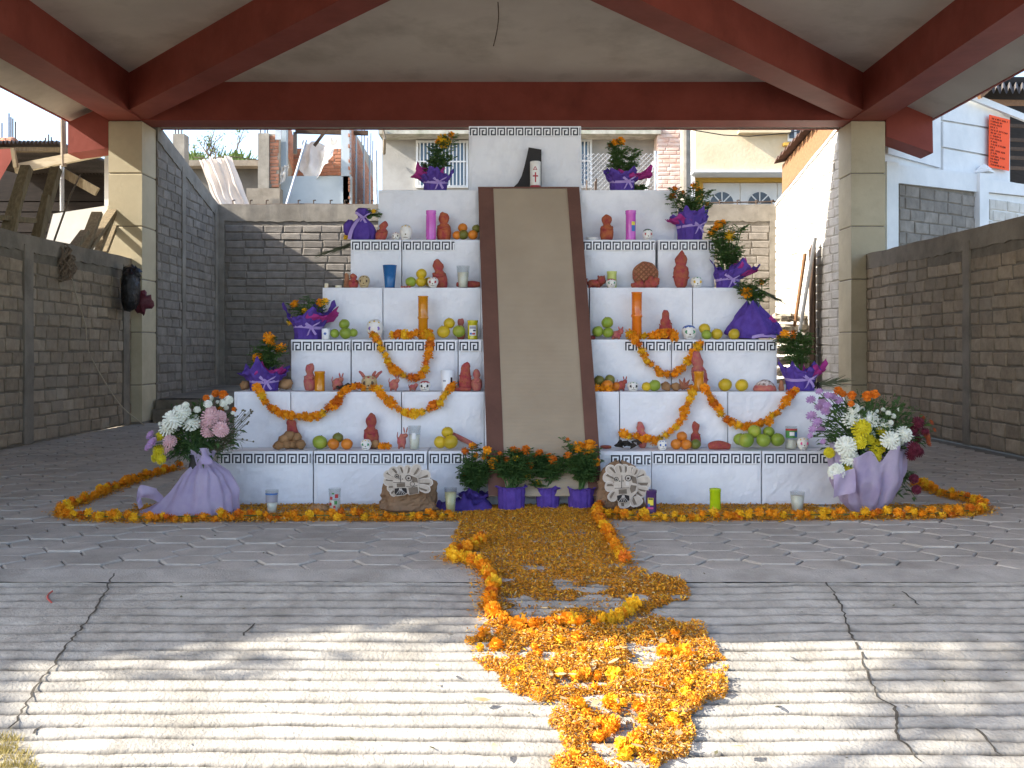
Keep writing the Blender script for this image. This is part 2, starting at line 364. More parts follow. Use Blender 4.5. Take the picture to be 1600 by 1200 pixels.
# ---------------------------------------------------------------- pavilion
XL0, XL1, XR0, XR1 = -5.18, -4.75, 4.355, 4.79       # outer and inner faces of the columns
DB, DF, ZB, ZT = 12.9, 3.2, 3.9, 4.38                # rear and front beam lines, underside and top of the beams
pav = thing('pavilion', (-.2, 8, 0), 'open pavilion with red painted concrete beams, cream columns and pale ceiling', 'pavilion')
def column(x0, x1, d0, zt=ZB-.005):
    m = MB(); m.box((x0+.012, d0+.012, -.05), (x1-.012, d0+.488, zt)); c = m.build('column', M_CONC, pav)
    zs = [0, .02, .50, 1.18, 1.86, 2.54, 3.22, zt]
    for a, b in zip(zs, zs[1:]):
        if b-a < .1: continue
        q = MB(); g_ = .006; e = .008
        P = [(x0,d0),(x1,d0),(x1,d0+.5),(x0,d0+.5)]; I = [(x0+e,d0+e),(x1-e,d0+e),(x1-e,d0+.5-e),(x0+e,d0+.5-e)]
        vs = [(*p, a+g_) for p in I]+[(*p, a+g_+e) for p in P]+[(*p, b-g_-e) for p in P]+[(*p, b-g_) for p in I]
        q.add(vs, [(j*4+i, j*4+(i+1)%4, j*4+4+(i+1)%4, j*4+4+i) for j in range(3) for i in range(4)]+[(3,2,1,0),(12,13,14,15)])
        q.build('cladding_panel', M_COLUMN, c)
for x0, x1 in ((XL0, XL1), (XR0, XR1)):
    column(x0, x1, DB); column(x0, x1, DF-.25)
def beam(a, b, w, zb0, zt0, zb1, zt1, name='beam'):
    a = Vector((*a, 0)); b = Vector((*b, 0)); d = (b-a).normalized(); x = Vector((-d.y, d.x, 0))*w/2; m = MB()
    up = lambda p, z: Vector((p.x, p.y, z))
    m.hull8([up(a-x,zb0), up(a+x,zb0), up(b+x,zb1), up(b-x,zb1), up(a-x,zt0), up(a+x,zt0), up(b+x,zt1), up(b-x,zt1)])
    o = m.build(name, M_RED, pav); return o
APX = (-.2, 8.05); ZA = .34
beam((XL0, DB+.2), (XR1, DB+.2), .40, ZB, ZT+.03, ZB, ZT+.03)
beam((XL0, DF), (XR1, DF), .40, ZB, ZT+.03, ZB, ZT+.03)
for x in ((XL0+XL1)/2, (XR0+XR1)/2):
    beam((x, DF+.2), (x, DB), .425, ZB+.003, ZT+.03, ZB+.003, ZT+.03)
for cx_, cy_ in (((XL0+XL1)/2, DB+.05), ((XR0+XR1)/2, DB+.05), ((XL0+XL1)/2, DF-.05), ((XR0+XR1)/2, DF-.05)):
    beam((cx_, cy_), APX, .36, ZB+.006, ZT+.04, ZB+.006+ZA, ZT+ZA+.05, 'diagonal_beam')
# ceiling panels between the beams, then the drooping overhang
E = [(XL0+.2, DB+.2), (XR1-.2, DB+.2), (XR1-.2, DF), (XL0+.2, DF)]
for i in range(4):
    a, b = E[i], E[(i+1) % 4]; m = MB()
    m.prism([(a[0],a[1],ZT), (b[0],b[1],ZT), (APX[0],APX[1],ZT+ZA)], (0,0,.12)); m.build('ceiling_panel', M_CEIL, pav)
O = [(-5.76, DB+.62), (5.42, DB+.62), (5.42, DF-.75), (-5.76, DF-.75)]
I = [(XL0-.002, DB+.402), (XR1+.002, DB+.402), (XR1+.002, DF-.202), (XL0-.002, DF-.202)]
for i in range(4):
    a, b, c, d = O[i], O[(i+1) % 4], I[(i+1) % 4], I[i]; m = MB(); zo, zi = 3.93, 4.2
    m.hull8([(*a,zo),(*b,zo),(*c,zi),(*d,zi),(*a,zo+.1),(*b,zo+.1),(*c,zi+.34),(*d,zi+.34)]); m.build('overhang_panel', M_CEIL, pav)
    q = MB(); n = Vector((b[1]-a[1], a[0]-b[0], 0)).normalized(); n = n if n.dot(Vector((a[0]+.2, a[1]-8, 0))) > 0 else -n
    A_, B_ = Vector((*a, 0)), Vector((*b, 0))
    q.hull8([A_+Vector((0,0,zo-.012)), B_+Vector((0,0,zo-.012)), B_+n*.03+Vector((0,0,zo-.012)), A_+n*.03+Vector((0,0,zo-.012)),
             A_+Vector((0,0,zo+.11)), B_+Vector((0,0,zo+.11)), B_+n*.03+Vector((0,0,zo+.11)), A_+n*.03+Vector((0,0,zo+.11))]); q.build('overhang_edge', M_RED, pav)
for poly in ([(106,191),(169,163),(169,231),(106,240)], [(1385,163),(1416,161),(1457,180),(1458,239),(1385,213)]):
    m = MB(); m.prism([at(x, y, DB+.004) for x, y in poly], (0, .39, 0)); m.build('bracket', M_RED, pav)
h0 = at(778, 22, 10.1); m = MB(); m.tube(smoothpath([h0+Vector((0,0,.12)), at(779,26,10.1), at(777,45,10.1), at(774,60,10.1), at(771,72,10.1)]), .006, 5)
m.build('hook_wire', M_REBAR, pav)

# ---------------------------------------------------------------- block walls
def block_mesh(L, Hh, seed, pro=.014):
    r = random.Random(seed); m = MB(); j = lambda s: r.uniform(-s, s); b = .011
    B = [(-L/2,-Hh/2),(L/2,-Hh/2),(L/2,Hh/2),(-L/2,Hh/2)]
    B = [(x+j(.012), z+j(.008)) for x, z in B]; I = [(x*(1-2*b/L)+j(.002), z*(1-2*b/Hh)+j(.002)) for x, z in B]
    vs = [(x, .02, z) for x, z in B]+[(x, -pro*.45, z) for x, z in B]+[(x, -pro+j(.003), z) for x, z in I]
    m.add(vs, [(k*4+i, k*4+(i+1)%4, k*4+4+(i+1)%4, k*4+4+i) for k in range(2) for i in range(4)]+[(8,9,10,11)])
    return m
def block_wall(name, label, A, B, z0, top, L, Hc, m_brick, m_mort, m_cap, cap=.2, posts=(), post_w=.16, th=.15, n_parts=300, prefer=None, holes=(), mort_gap=.014, cat='wall', drip=False):
    A = Vector((*A, 0)); B = Vector((*B, 0)); u = (B-A); LEN = u.length; u.normalize(); n = Vector((u.y, -u.x, 0)); ang = math.atan2(u.y, u.x)
    N = max(2, int(LEN/.25)); m = MB()
    ts = [i/N for i in range(N+1)]; vs = []
    for t in ts:
        p = A+u*LEN*t; zt = z0+top(t)-cap*.5
        vs += [p+Vector((0,0,z0)), p+Vector((0,0,zt)), p-n*th+Vector((0,0,zt)), p-n*th+Vector((0,0,z0))]
    fs = [(i*4+k, i*4+4+k, i*4+4+(k+1)%4, i*4+(k+1)%4) for i in range(N) for k in range(4)]+[(0,1,2,3), (N*4+3,N*4+2,N*4+1,N*4)]
    if holes:
        mid = A+u*LEN*.5                                # walls with a doorway keep their faces away from it
    m.add(vs, fs)
    w = m.build(name, m_mort, origin=A+u*LEN*.5+Vector((0,0,z0))); tag(w, label, cat); org = world_of(w)
    q = MB(); NN = max(4, int(LEN/.06)); vs = []
    for i in range(NN+1):
        t = i/NN; p = A+u*LEN*t; zt = z0+top(t)+.012*nz(t*LEN*2.2, z0); zb = z0+top(t)-cap+(.02*nz(t*LEN*9, 2.2)-(.03*max(0, nz(t*LEN*17, 7)) if drip else 0))
        o_ = n*(.016+.006*nz(t*LEN*5, 1))
        vs += [p+o_+Vector((0,0,zb)), p+o_+Vector((0,0,zt)), p-n*(th+.01)+Vector((0,0,zt)), p-n*(th+.01)+Vector((0,0,zb))]
    q.add(vs, [(i*4+k, i*4+4+k, i*4+4+(k+1)%4, i*4+(k+1)%4) for i in range(NN) for k in range(4)]+[(0,1,2,3), (NN*4+3,NN*4+2,NN*4+1,NN*4)])
    q.build('concrete_cap', m_cap, w)
    for d in posts:
        p = A+u*d; zt = z0+top(d/LEN)-cap*.6; q = MB(); K = 14; vs = []
        for i in range(K+1):
            z = z0+(zt-z0)*i/K; a_ = p-u*(post_w/2+.008*nz(z*4, d)); b_ = p+u*(post_w/2+.008*nz(z*4, d+5)); o_ = n*(.024+.004*nz(z*3, d, 2)); zz = Vector((0,0,z))
            vs += [a_+o_+zz, b_+o_+zz, b_-n*.02+zz, a_-n*.02+zz]
        q.add(vs, [(i*4+k, i*4+(k+1)%4, i*4+4+(k+1)%4, i*4+4+k) for i in range(K) for k in range(4)])
        q.build('concrete_post', m_cap, w)
    proto = [block_mesh(L-mort_gap, Hc-mort_gap, s) for s in range(7)]; pm = [p.mesh('brick', m_brick) for p in proto]
    cells = []; row = 0; z = z0+.01
    while z+Hc < z0+max(top(0), top(1), top(.5))-cap+.03:
        x = -R.uniform(.1, .9)*L
        while x < LEN:
            c = x+L/2; a_, b_ = max(x, 0), min(x+L, LEN)
            for d in posts:
                if a_ < d+post_w/2 and b_ > d-post_w/2:
                    if c < d: b_ = min(b_, d-post_w/2)
                    else: a_ = max(a_, d+post_w/2)
            ok = b_-a_ > .05 and z+Hc < z0+min(top(max(0,a_/LEN)), top(min(1,b_/LEN)))-cap+.03
            for (h0_, h1_, hz0, hz1) in holes:
                if b_ > h0_ and a_ < h1_ and z+Hc > hz0 and z < hz1: ok = False
            if ok: cells.append(((a_+b_)/2, z+Hc/2+R.uniform(-.004,.004), (b_-a_-mort_gap)/(L-mort_gap)))
            x += L
        z += Hc; row += 1
    def key(c):
        p = A+u*c[0]; px = CX+F*p.x/max(p.y,.1); ok = 0 <= px <= 1600 and (prefer is None or prefer(px)); return (not ok, p.y)
    cells.sort(key=key); rest = MB()
    for i, (d, zc, sx) in enumerate(cells):
        p = A+u*d; k = R.randrange(7); rot = R.uniform(-.02, .02)
        if i < n_parts: place('brick', pm[k], w, Vector((p.x, p.y, zc))-org, (0, rot*.6, ang), (sx, R.uniform(.6, 1.3), R.uniform(.95, 1.03)))
        else: rest.add([p+u*(v[0]*sx)-n*v[1]+Vector((0,0,zc+v[2])) for v in proto[k].v], proto[k].f)
    if rest.v: tag(rest.build('brick', m_brick, w), kind='stuff')
    return w
XWL, XWR = -4.9, 4.56
block_wall('block_wall', 'long brown block wall with a hung rope coil and black bag', (XWL, 4.4), (XWL, DB-.003), 0, lambda t: 2.08+.05*t, .275, .132, M_BRICKB, M_MORT, M_CONCD, .17, posts=[10.15-4.4, 12.72-4.4, 7.0-4.4], post_w=.19, n_parts=300)
block_wall('block_wall', 'brown block wall running behind the large bouquet of white and yellow flowers', (XWR, DB-.003), (XWR, 4.4), 0, lambda t: 2.18-.08*t, .275, .132, M_BRICKB, M_MORT, M_CONCD, .2, posts=[DB-10.05, DB-7.0], post_w=.15, n_parts=300)
ZP = .3                                              # raised yard behind the pavilion
block_wall('yard_wall', 'tall grey block wall running back from the sunlit cream column', (-4.74, DB+.502), (-4.69, 16.0), 0, lambda t: 3.97-.70*t, .30, .125, M_BRICKG, M_MORTG, M_CONC, .22, posts=[14.4-DB-.5, 2.5], post_w=.14, n_parts=300, drip=True)
block_wall('yard_wall', 'tall pale block wall blazing in sunlight under the tiled eave', (4.2, 16.0), (4.42, DB+.502), 0, lambda t: 3.28+.74*t, .30, .125, M_WHITEB, M_WHITEB, M_WHITEB, .05, posts=[], n_parts=300, th=.12)  # whole wall in one pale tone, mortar and cap included
block_wall('back_wall', 'grey block wall closing the yard behind the stepped altar', (-4.70, 16.0), (4.21, 16.0), 0, lambda t: 3.27, .31, .122, M_BRICKG, M_MORTG, M_CONC, .27, posts=[.06, 8.86], post_w=.12, n_parts=300, prefer=lambda px: px < 600 or px > 1050, drip=True)
mb = MB(); mb.grid(lambda u, v: Vector((-4.72+9.1*u, 13.42+2.56*v, ZP+.012*nz(u*14, v*6)+.1*v)), 50, 12)
tag(mb.build('yard_floor', M_CONCD), kind='structure')
mb = MB(); mb.box((-4.72, 13.3, -.02), (4.38, 13.46, ZP-.01)); tag(mb.build('yard_step', M_CONCD), kind='structure')
mb = MB(); mb.box((-4.73, 13.22, 0), (-3.6, 13.298, .17)); tag(mb.build('stone_ledge', M_CONCD), 'low dark ledge beside the foot of the sunlit cream column', 'ledge')
# ---------------------------------------------------------------- beyond the walls: behind the yard
def pbox(m, x0, y0, x1, y1, D, th, zmin=None):
    a = at(x0, y1, D); b = at(x1, y0, D); z0 = a.z if zmin is None else zmin
    return m.box((a.x, D, z0), (b.x, D+th, b.z))
# rebar rail on the back wall
t = thing('rebar_rail', (0, 16.08, 3.27), 'rusty reinforcing bars left along the top of the yard wall', 'rebar')
m = MB(); m.tube([at(338, 321, 16.07), at(470, 319, 16.07), at(590, 320, 16.07), at(720, 320, 16.07)], .012, 5); m.build('bar', M_REBAR, t)
m = MB(); m.tube([at(1100, 317, 16.07), at(1160, 316, 16.07), at(1212, 315, 16.07)], .012, 5); m.build('bar', M_REBAR, t)
for x in (364, 391, 416, 466, 490, 516, 539, 563, 580, 1124, 1152, 1181, 1206):
    m = MB(); m.tube([at(x, 322, 16.05), at(x, 313, 16.05), at(x+3, 313, 16.09)], .012, 5); m.build('stirrup', M_REBAR, t)
# unfinished brick house
DH = 22.0
t = thing('unfinished_house', at(490, 330, DH)*1.0, 'unfinished red brick house with a torn white plastic sheet', 'house'); t.location.z = ZP
m = MB(); pbox(m, 437, 275, 549, 320, DH, .15, ZP); m.build('plaster_parapet', M_PLASTB, t)
m = MB(); pbox(m, 436, 190, 447, 275, DH-.02, .2); m.build('concrete_column', M_PLASTB, t)
m = MB(); pbox(m, 533, 150, 546, 275, DH-.02, .25); m.build('concrete_column', M_PLASTB, t)
m = MB(); pbox(m, 403, 208, 420, 296, DH-.3, .25, 3); m.build('concrete_pier', M_CONC, t)
m = MB(); pbox(m, 385, 294, 437, 322, DH-.32, .3, ZP); m.build('plinth', M_CONCD, t)
m = MB(); pbox(m, 421, 209, 436, 293, DH-.22, .16); bp = m.build('brick_pier', M_MORTP, t)
def courses(parent, P0, P1, z0, z1, L, Hc, matl, n, lim=300):
    A, B = Vector((*P0, 0)), Vector((*P1, 0)); u = B-A; LEN = u.length; u.normalize(); nn = Vector((u.y, -u.x, 0)); ang = math.atan2(u.y, u.x)
    pr = [block_mesh(L-.012, Hc-.012, 50+s) for s in range(4)]; me = [p.mesh('brick', matl) for p in pr]; org = world_of(parent); z = z0; k = 0; rest = MB()
    while z+Hc <= z1+.01:
        x = -R.uniform(0, 1)*L
        while x < LEN:
            a, b = max(0, x), min(LEN, x+L)
            if b-a > .06:
                p = A+u*(a+b)/2+Vector((0, 0, z+Hc/2)); sx = (b-a-.012)/(L-.012)
                if k < lim: place('brick', me[R.randrange(4)], parent, p-org, (0, 0, ang), (sx, 1, 1)); k += 1
                else: rest.add([p+u*(v[0]*sx)-nn*v[1]+Vector((0,0,v[2])) for v in pr[0].v], pr[0].f)
            x += L
        z += Hc
    if rest.v: tag(rest.build('brick', matl, parent), kind='stuff')
X = lambda px, D: (px-CX)*D/F
Zy = lambda py, D: H+(HY-py)*D/F
courses(bp, (X(421,DH-.22), DH-.222), (X(436,DH-.22), DH-.222), Zy(293,DH-.22), Zy(209,DH-.22), .24, .075, M_REDBRICK, 0)
DBK = 25.0
m = MB(); pbox(m, 447, 232, 533, 300, DBK, .14); bw = m.build('brick_wall', M_MORTP, t)
courses(bw, (X(447,DBK), DBK-.003), (X(533,DBK), DBK-.003), Zy(285,DBK), Zy(232,DBK), .26, .085, M_REDBRICK, 0)
m = MB(); pts = [(X(447,DH+.2), DH+.2), (X(458,DBK), DBK)]
a, b = pts; m.hull8([(a[0],a[1],Zy(280,DH)),(b[0],b[1],Zy(270,DBK)),(b[0]-.12,b[1],Zy(270,DBK)),(a[0]-.12,a[1],Zy(280,DH)),(a[0],a[1],Zy(185,DH)),(b[0],b[1],Zy(212,DBK)),(b[0]-.12,b[1],Zy(212,DBK)),(a[0]-.12,a[1],Zy(185,DH))])
sw = m.build('side_wall', M_MORTP, t)
courses(sw, a, b, Zy(270,DBK), Zy(214,DBK), .24, .08, M_REDBRICK, 0)
# the flank wall that runs away to the back, bricks and ties
A_, B_ = (X(546,DH), DH), (X(583,30), 30.0)
m = MB(); th = .14; zt0, zt1 = Zy(192,DH), Zy(254,30)
m.hull8([(A_[0],A_[1],ZP),(B_[0],B_[1],ZP),(B_[0]-th,B_[1],ZP),(A_[0]-th,A_[1],ZP),(A_[0],A_[1],zt0),(B_[0],B_[1],zt1),(B_[0]-th,B_[1],zt1),(A_[0]-th,A_[1],zt0)])
fw = m.build('flank_wall', M_MORTP, t)
rest = MB(); u = (Vector((*B_,0))-Vector((*A_,0))); LEN = u.length; u.normalize(); nn = Vector((u.y,-u.x,0)); 
z = 3.2
while z < zt0:
    x = -R.uniform(0,1)*.25
    while x < LEN:
        s0 = (x+.125)/LEN
        if 0 < s0 < 1 and z+.08 < zt0+(zt1-zt0)*s0 and not any(abs(s0-q) < .022 for q in (.2, .5, .78)):
            p = Vector((*A_,0))+u*(x+.125); b = block_mesh(.235, .065, R.randrange(9)); rest.add([p+u*v[0]-nn*v[1]+Vector((0,0,z+.04+v[2])) for v in b.v], b.f)
        x += .25
    z += .08
tag(rest.build('brick', M_REDBRICK, fw), kind='stuff')
for q in (.2, .5, .78):
    p = Vector((*A_,0))+u*LEN*q; m = MB(); zt = zt0+(zt1-zt0)*q+.3
    m.hull8([p-u*.12-nn*.05+Vector((0,0,3)), p+u*.12-nn*.05+Vector((0,0,3)), p+u*.12+nn*.03+Vector((0,0,3)), p-u*.12+nn*.03+Vector((0,0,3)),
             p-u*.12-nn*.05+Vector((0,0,zt-.3)), p+u*.12-nn*.05+Vector((0,0,zt-.3)), p+u*.12+nn*.03+Vector((0,0,zt-.3)), p-u*.12+nn*.03+Vector((0,0,zt-.3))]); m.build('tie_column', M_PLASTB, t)
for (x, y0, y1, D) in ((407,170,208,DH-.2),(414,165,208,DH-.2),(418,168,208,DH-.2),(541,150,195,DH),(550,172,205,24),(556,180,212,24.5),(565,200,230,27),(569,196,232,27),(574,215,245,28.5),(579,208,248,29.5),(582,220,252,29.5)):
    m = MB(); m.tube([at(x, y1, D), at(x+.5, y0, D)], .013, 5); m.build('rebar', M_REBAR, t)
m = MB(); m.bar(at(462, 205, DH+1), at(575, 208, DH+1), .1, .1); m.build('roof_pole', M_WOODD, t)
m = MB(); m.bar(at(491, 228, DH+.6), at(515, 196, DH+.6), .06, .06); m.build('roof_strut', M_WOODD, t)
m = MB(); pbox(m, 458, 206, 463, 240, DH+1, .1); m.build('prop_post', M_CONC, t)
m = MB(); pbox(m, 430, 197, 439, 218, DH-.5, .06); m.build('electric_box', M_STEEL, t)
# torn plastic sheet, leaning pole, hanging cloth
def sheet(name, corners, D0, mtl, label, cat, sag, folds, nu=26, nv=18, seed=0, depth=.12):
    m = MB(); a, b, c, d = [Vector(x) for x in corners]   # bottom-left, bottom-right, top-right, top-left
    def fn(u_, v_):
        p = a.lerp(b, u_).lerp(d.lerp(c, u_), v_)
        s = math.sin(math.pi*u_)*sag*(1-v_*.6)
        q = math.sin(u_*folds*6.28+1.5*nz(u_*3, v_*2, seed))*depth*(.4+.6*v_)+depth*1.4*nz(u_*4, v_*3, seed+3)
        return Vector((p.x+.3*depth*nz(u_*5, v_*5, seed+9), p.y+q, p.z-s+.5*depth*nz(u_*6, v_*6, seed)))
    m.grid(fn, nu, nv); m2 = MB(); o = m.build(name, mtl, smooth=True); tag(o, label, cat); return o
sheet('plastic_sheet', [at(466,262,22.6), at(512,254,21.6), at(529,211,22.2), at(474,218,23.4)], 22, M_TARP, 'torn white plastic sheet sagging inside the unfinished brick house', 'plastic sheet', .32, 2.2, seed=1, depth=.14)
sheet('plastic_sheet', [at(437,288,21.8), at(449,272,21.8), at(452,256,21.8), at(440,260,21.8)], 22, M_TARP, 'small crumpled plastic scrap on the corner of the brick house parapet', 'plastic sheet', .05, 1.5, 10, 8, seed=4, depth=.08)
m = MB(); m.tube([at(447, 322, 17.2), at(478, 219, 17.6)], .022, 8); o = m.build('leaning_pole', M_STEEL); tag(o, 'long grey metal pole leaning before the brick house', 'pole')
m = MB(); m.tube([at(588.5, 322, 17), at(587, 235, 17)], .022, 8); o = m.build('upright_pole', M_STEEL); tag(o, 'upright grey pole between the brick flank wall and grey house', 'pole')
m = MB(); m.tube([at(303,246,18.5), at(330,248,18.4), at(352,244,18.3), at(375,246,18.4), at(404,250,18.5)], .008, 4); cl = m.build('clothes_line', M_REBAR); tag(cl, 'thin line carrying the pale hanging cloth', 'line')
sheet('hanging_cloth', [at(338,322,18.3), at(390,322,18.5), at(360,243,18.3), at(310,249,18.5)], 18, M_CLOTH, 'pale cream cloth hung on a line above the yard wall', 'cloth', .03, 4.2, 34, 20, seed=2, depth=.06)
# dark low building behind the cloth, shrub and post
t = thing('low_building', at(345, 330, 24), 'dark low building with weeds on its roof behind the cloth', 'building'); t.location.z = ZP
m = MB(); pbox(m, 280, 258, 405, 320, 24, .2, ZP); m.build('wall', mat('dark_plaster', '#6b6862', '#56534e', rough=.9, scale=1.5), t)
m = MB(); pbox(m, 276, 250, 408, 259, 23.6, 1.4); m.build('roof_slab', M_CONCD, t)
mb = MB()
for i in range(190):
    px = R.choice([R.gauss(298, 9), R.gauss(365, 14), R.uniform(285, 400)]); p = at(px, 250, 23.9)+Vector((0, R.uniform(0,.6), 0)); h = R.uniform(.05, .26); a = R.uniform(0, 6.28)
    q = p+Vector((math.cos(a)*h*.6, math.sin(a)*h*.4, h)); w = Vector((.03, 0, .01)); mb.add([p-w, p+w, q+w*.6, q-w*.3], [(0,1,2,3)])
mb.build('weeds', M_LEAF, t)
m = MB(); pbox(m, 270, 209, 288, 330, 21, .3, ZP); o = m.build('concrete_post', M_CONC); tag(o, 'grey concrete post with bare bars above the yard wall', 'post')
for x in (274, 279, 284):
    q = MB(); q.tube([at(x, 211, 21.1), at(x, 160, 21.1)], .014, 5); q.build('rebar', M_REBAR, o)
t = thing('bare_shrub', at(341, 330, 26), 'thin nearly bare tree above the low dark building', 'tree'); t.location.z = ZP
m = MB(); lv = MB(); rr = random.Random(5)
def branch(p, d, L, r, k):
    n_ = 4; pts = [p]
    for i in range(n_): d = (d+Vector((rr.uniform(-.25,.25), rr.uniform(-.2,.2), rr.uniform(-.08,.12)))).normalized(); pts.append(pts[-1]+d*L/n_)
    m.tube(pts, [r*(1-.5*i/n_) for i in range(n_+1)], 5, cap=False)
    if k:
        for q in (1, 2, 3, 4):
            if rr.random() < .85: branch(pts[q], (d+Vector((rr.uniform(-1,1), rr.uniform(-.5,.5), rr.uniform(-.1,.7)))).normalized(), L*rr.uniform(.45,.7), r*.5, k-1)
    else:
        for q in pts[1:]:
            for _ in range(2):
                if rr.random() < .3:
                    c = q+Vector((rr.gauss(0,.07), rr.gauss(0,.07), rr.gauss(0,.05))); s_ = rr.uniform(.025,.055); v = Vector((rr.uniform(-1,1), rr.uniform(-1,1), rr.uniform(-1,1))).normalized()*s_; w = v.cross(Vector((rr.uniform(-1,1),rr.uniform(-1,1),1)).normalized()).normalized()*s_*.5
                    lv.add([c-v, c+w, c+v, c-w], [(0,1,2,3)])
base = at(341, 262, 26); branch(Vector((base.x, 26, ZP)), Vector((0,0,1)), base.z-ZP-.2, .12, 0)
branch(Vector((base.x, 26, base.z-.25)), Vector((-.1,0,1)), .8, .06, 3); branch(Vector((base.x, 26, base.z-.25)), Vector((.5,0,.8)), .8, .05, 3); branch(Vector((base.x-.05, 26, base.z-.25)), Vector((-.6,.1,.6)), .7, .04, 3)
m.build('branches', M_TWIG, t); lv.build('crown', M_LEAF, t)

# grey plastered house behind the altar
DG = 21.0
t = thing('grey_house', at(810, 300, DG), 'grey plastered house with blue barred windows behind the altar', 'house'); t.location.z = ZP
m = MB(); pbox(m, 597, 208, 1027, 320, DG, .2, ZP); m.build('wall', M_PLAST, t)
m = MB(); m.box((X(597,DG), DG+.2, ZP), (X(597,DG)+.2, DG+6, Zy(208,DG))); m.box((X(1027,DG)-.2, DG+.2, ZP), (X(1027,DG), DG+6, Zy(208,DG))); m.build('side_walls', M_PLAST, t)
m = MB(); m.box((X(591,DG-.6), DG-.6, Zy(209,DG-.6)), (X(1033,DG-.6), DG+6, Zy(197,DG-.6))); m.build('roof_slab', mat('roof_edge', '#b9b5a8', '#8f8b7e', rough=.9, scale=5, c3='#6d7a55', c3scale=3, c3amt=.5), t)
m = MB(); m.tube([at(598,200,DG-.65), at(601,216,DG-.65), at(600,240,DG-.1)], .035, 6); m.build('drain_pipe', M_CONCD, t)
def window(x0, y0, x1, y1, D, parent, nb, mid=True):
    m = MB(); w = parent
    f_ = MB(); e = .05; a = at(x0, y1, D); b = at(x1, y0, D); d0, d1 = D-.06, D+.01
    f_.box((a.x-e,d0,a.z-e),(a.x,d1,b.z+e)); f_.box((b.x,d0,a.z-e),(b.x+e,d1,b.z+e)); f_.box((a.x,d0,b.z),(b.x,d1,b.z+e)); f_.box((a.x,d0,a.z-e),(b.x,d1,a.z))
    win = f_.build('window', M_WHITEP, w)
    xm = [a.x+(b.x-a.x)*k/3 for k in range(4)]
    for k in range(3):
        q = MB(); q.box((xm[k]+.02, D-.022, a.z), (xm[k+1]-.02, D-.004, b.z)); q.build('pane', M_GLASS, win)
    q = MB()
    for k in range(nb):
        x = a.x+(b.x-a.x)*(k+.5)/nb; q.box((x-.012, D-.09, a.z-.02), (x+.012, D-.066, b.z+.02))
    zz = a.z+(b.z-a.z)*.55; q.box((a.x-.03, D-.098, zz-.015), (b.x+.03, D-.092, zz+.015)); q.build('bars', M_WHITEP, win)
window(654, 224, 728, 290, DG, t, 13); window(872, 222, 921, 290, DG, t, 9)
# chain link fence in front of that house
t = thing('chain_link_fence', at(965, 300, 19.5), 'chain link fence before the grey house beside the second marigold pot', 'fence'); t.location.z = ZP
m = MB(); D = 19.5; x0, x1, y0, y1 = 905, 1024, 240, 330; step = 7.5; k = x0-(y1-y0)
while k < x1:
    for s in (1, -1):
        pts = []
        for yy in (y1, y0):
            xx = k+(y1-yy) if s == 1 else k+(yy-y0); pts.append((xx, yy))
        (xa, ya), (xb, yb) = pts
        if xa > xb: xa, ya, xb, yb = xb, yb, xa, ya
        if xb < x0 or xa > x1: continue
        if xa < x0: ya += (yb-ya)*(x0-xa)/(xb-xa); xa = x0
        if xb > x1: yb = ya+(yb-ya)*(x1-xa)/(xb-xa); xb = x1
        m.tube([at(xa, ya, D), at(xb, yb, D+.01*s)], .006, 3, cap=False)
    k += step
m.build('wire_mesh', M_STEEL, t)
for x in (905, 1024): q = MB(); a = at(x, 236, D); q.tube([Vector((a.x, D, ZP)), a], .03, 7); q.build('post', M_STEEL, t)
for x, y in ((917,282),(930,283),(932,279)):
    q = MB(); q.tube([at(x, 330, 17.5), at(x, y, 17.5)], .014, 5); o = q.build('rebar_stub', M_REBAR); tag(o, {917:'leftmost of three bare bars before the chain link fence', 930:'middle of three bare bars before the chain link fence', 932:'rightmost of three bare bars before the chain link fence'}[x], 'rebar')
m = MB(); m.bar(at(1006, 310, 17.6), at(1021, 253, 17.6), .07, .04); tag(m.build('white_batten', M_WHITEP), 'white batten leaning beside the second marigold pot of the top step', 'batten')
# limewashed brick pillar house corner, utility post
t = thing('brick_corner', at(1045, 310, 20.5), 'sunlit limewashed brick wall end between two houses', 'wall'); t.location.z = ZP
m = MB(); a = at(1027, 195, 20.5); b = at(1063, 195, 20.5); m.box((a.x, 20.5, ZP), (b.x, 23, Zy(150,20.5))); w = m.build('wall_core', M_PINKB, t)
courses(w, (a.x, 20.497), (b.x, 20.497), 3.4, Zy(170,20.5), .28, .085, M_PINKB, 0, 220)
m = MB(); m.lathe([(.115, ZP), (.11, 3), (.095, 7.5)], 12, c=(X(1071,20), 20, 0)); tag(m.build('utility_post', M_CONC), 'round concrete utility post beside the cream building', 'post')
m = MB(); m.tube([at(1040,192,22), at(1075,202,23), at(1130,211,24), at(1170,213,24.5), at(1230,208,25), at(1320,190,25)], .012, 4); tag(m.build('overhead_cable', M_DARK), 'thin black cable sagging before the cream building', 'cable')
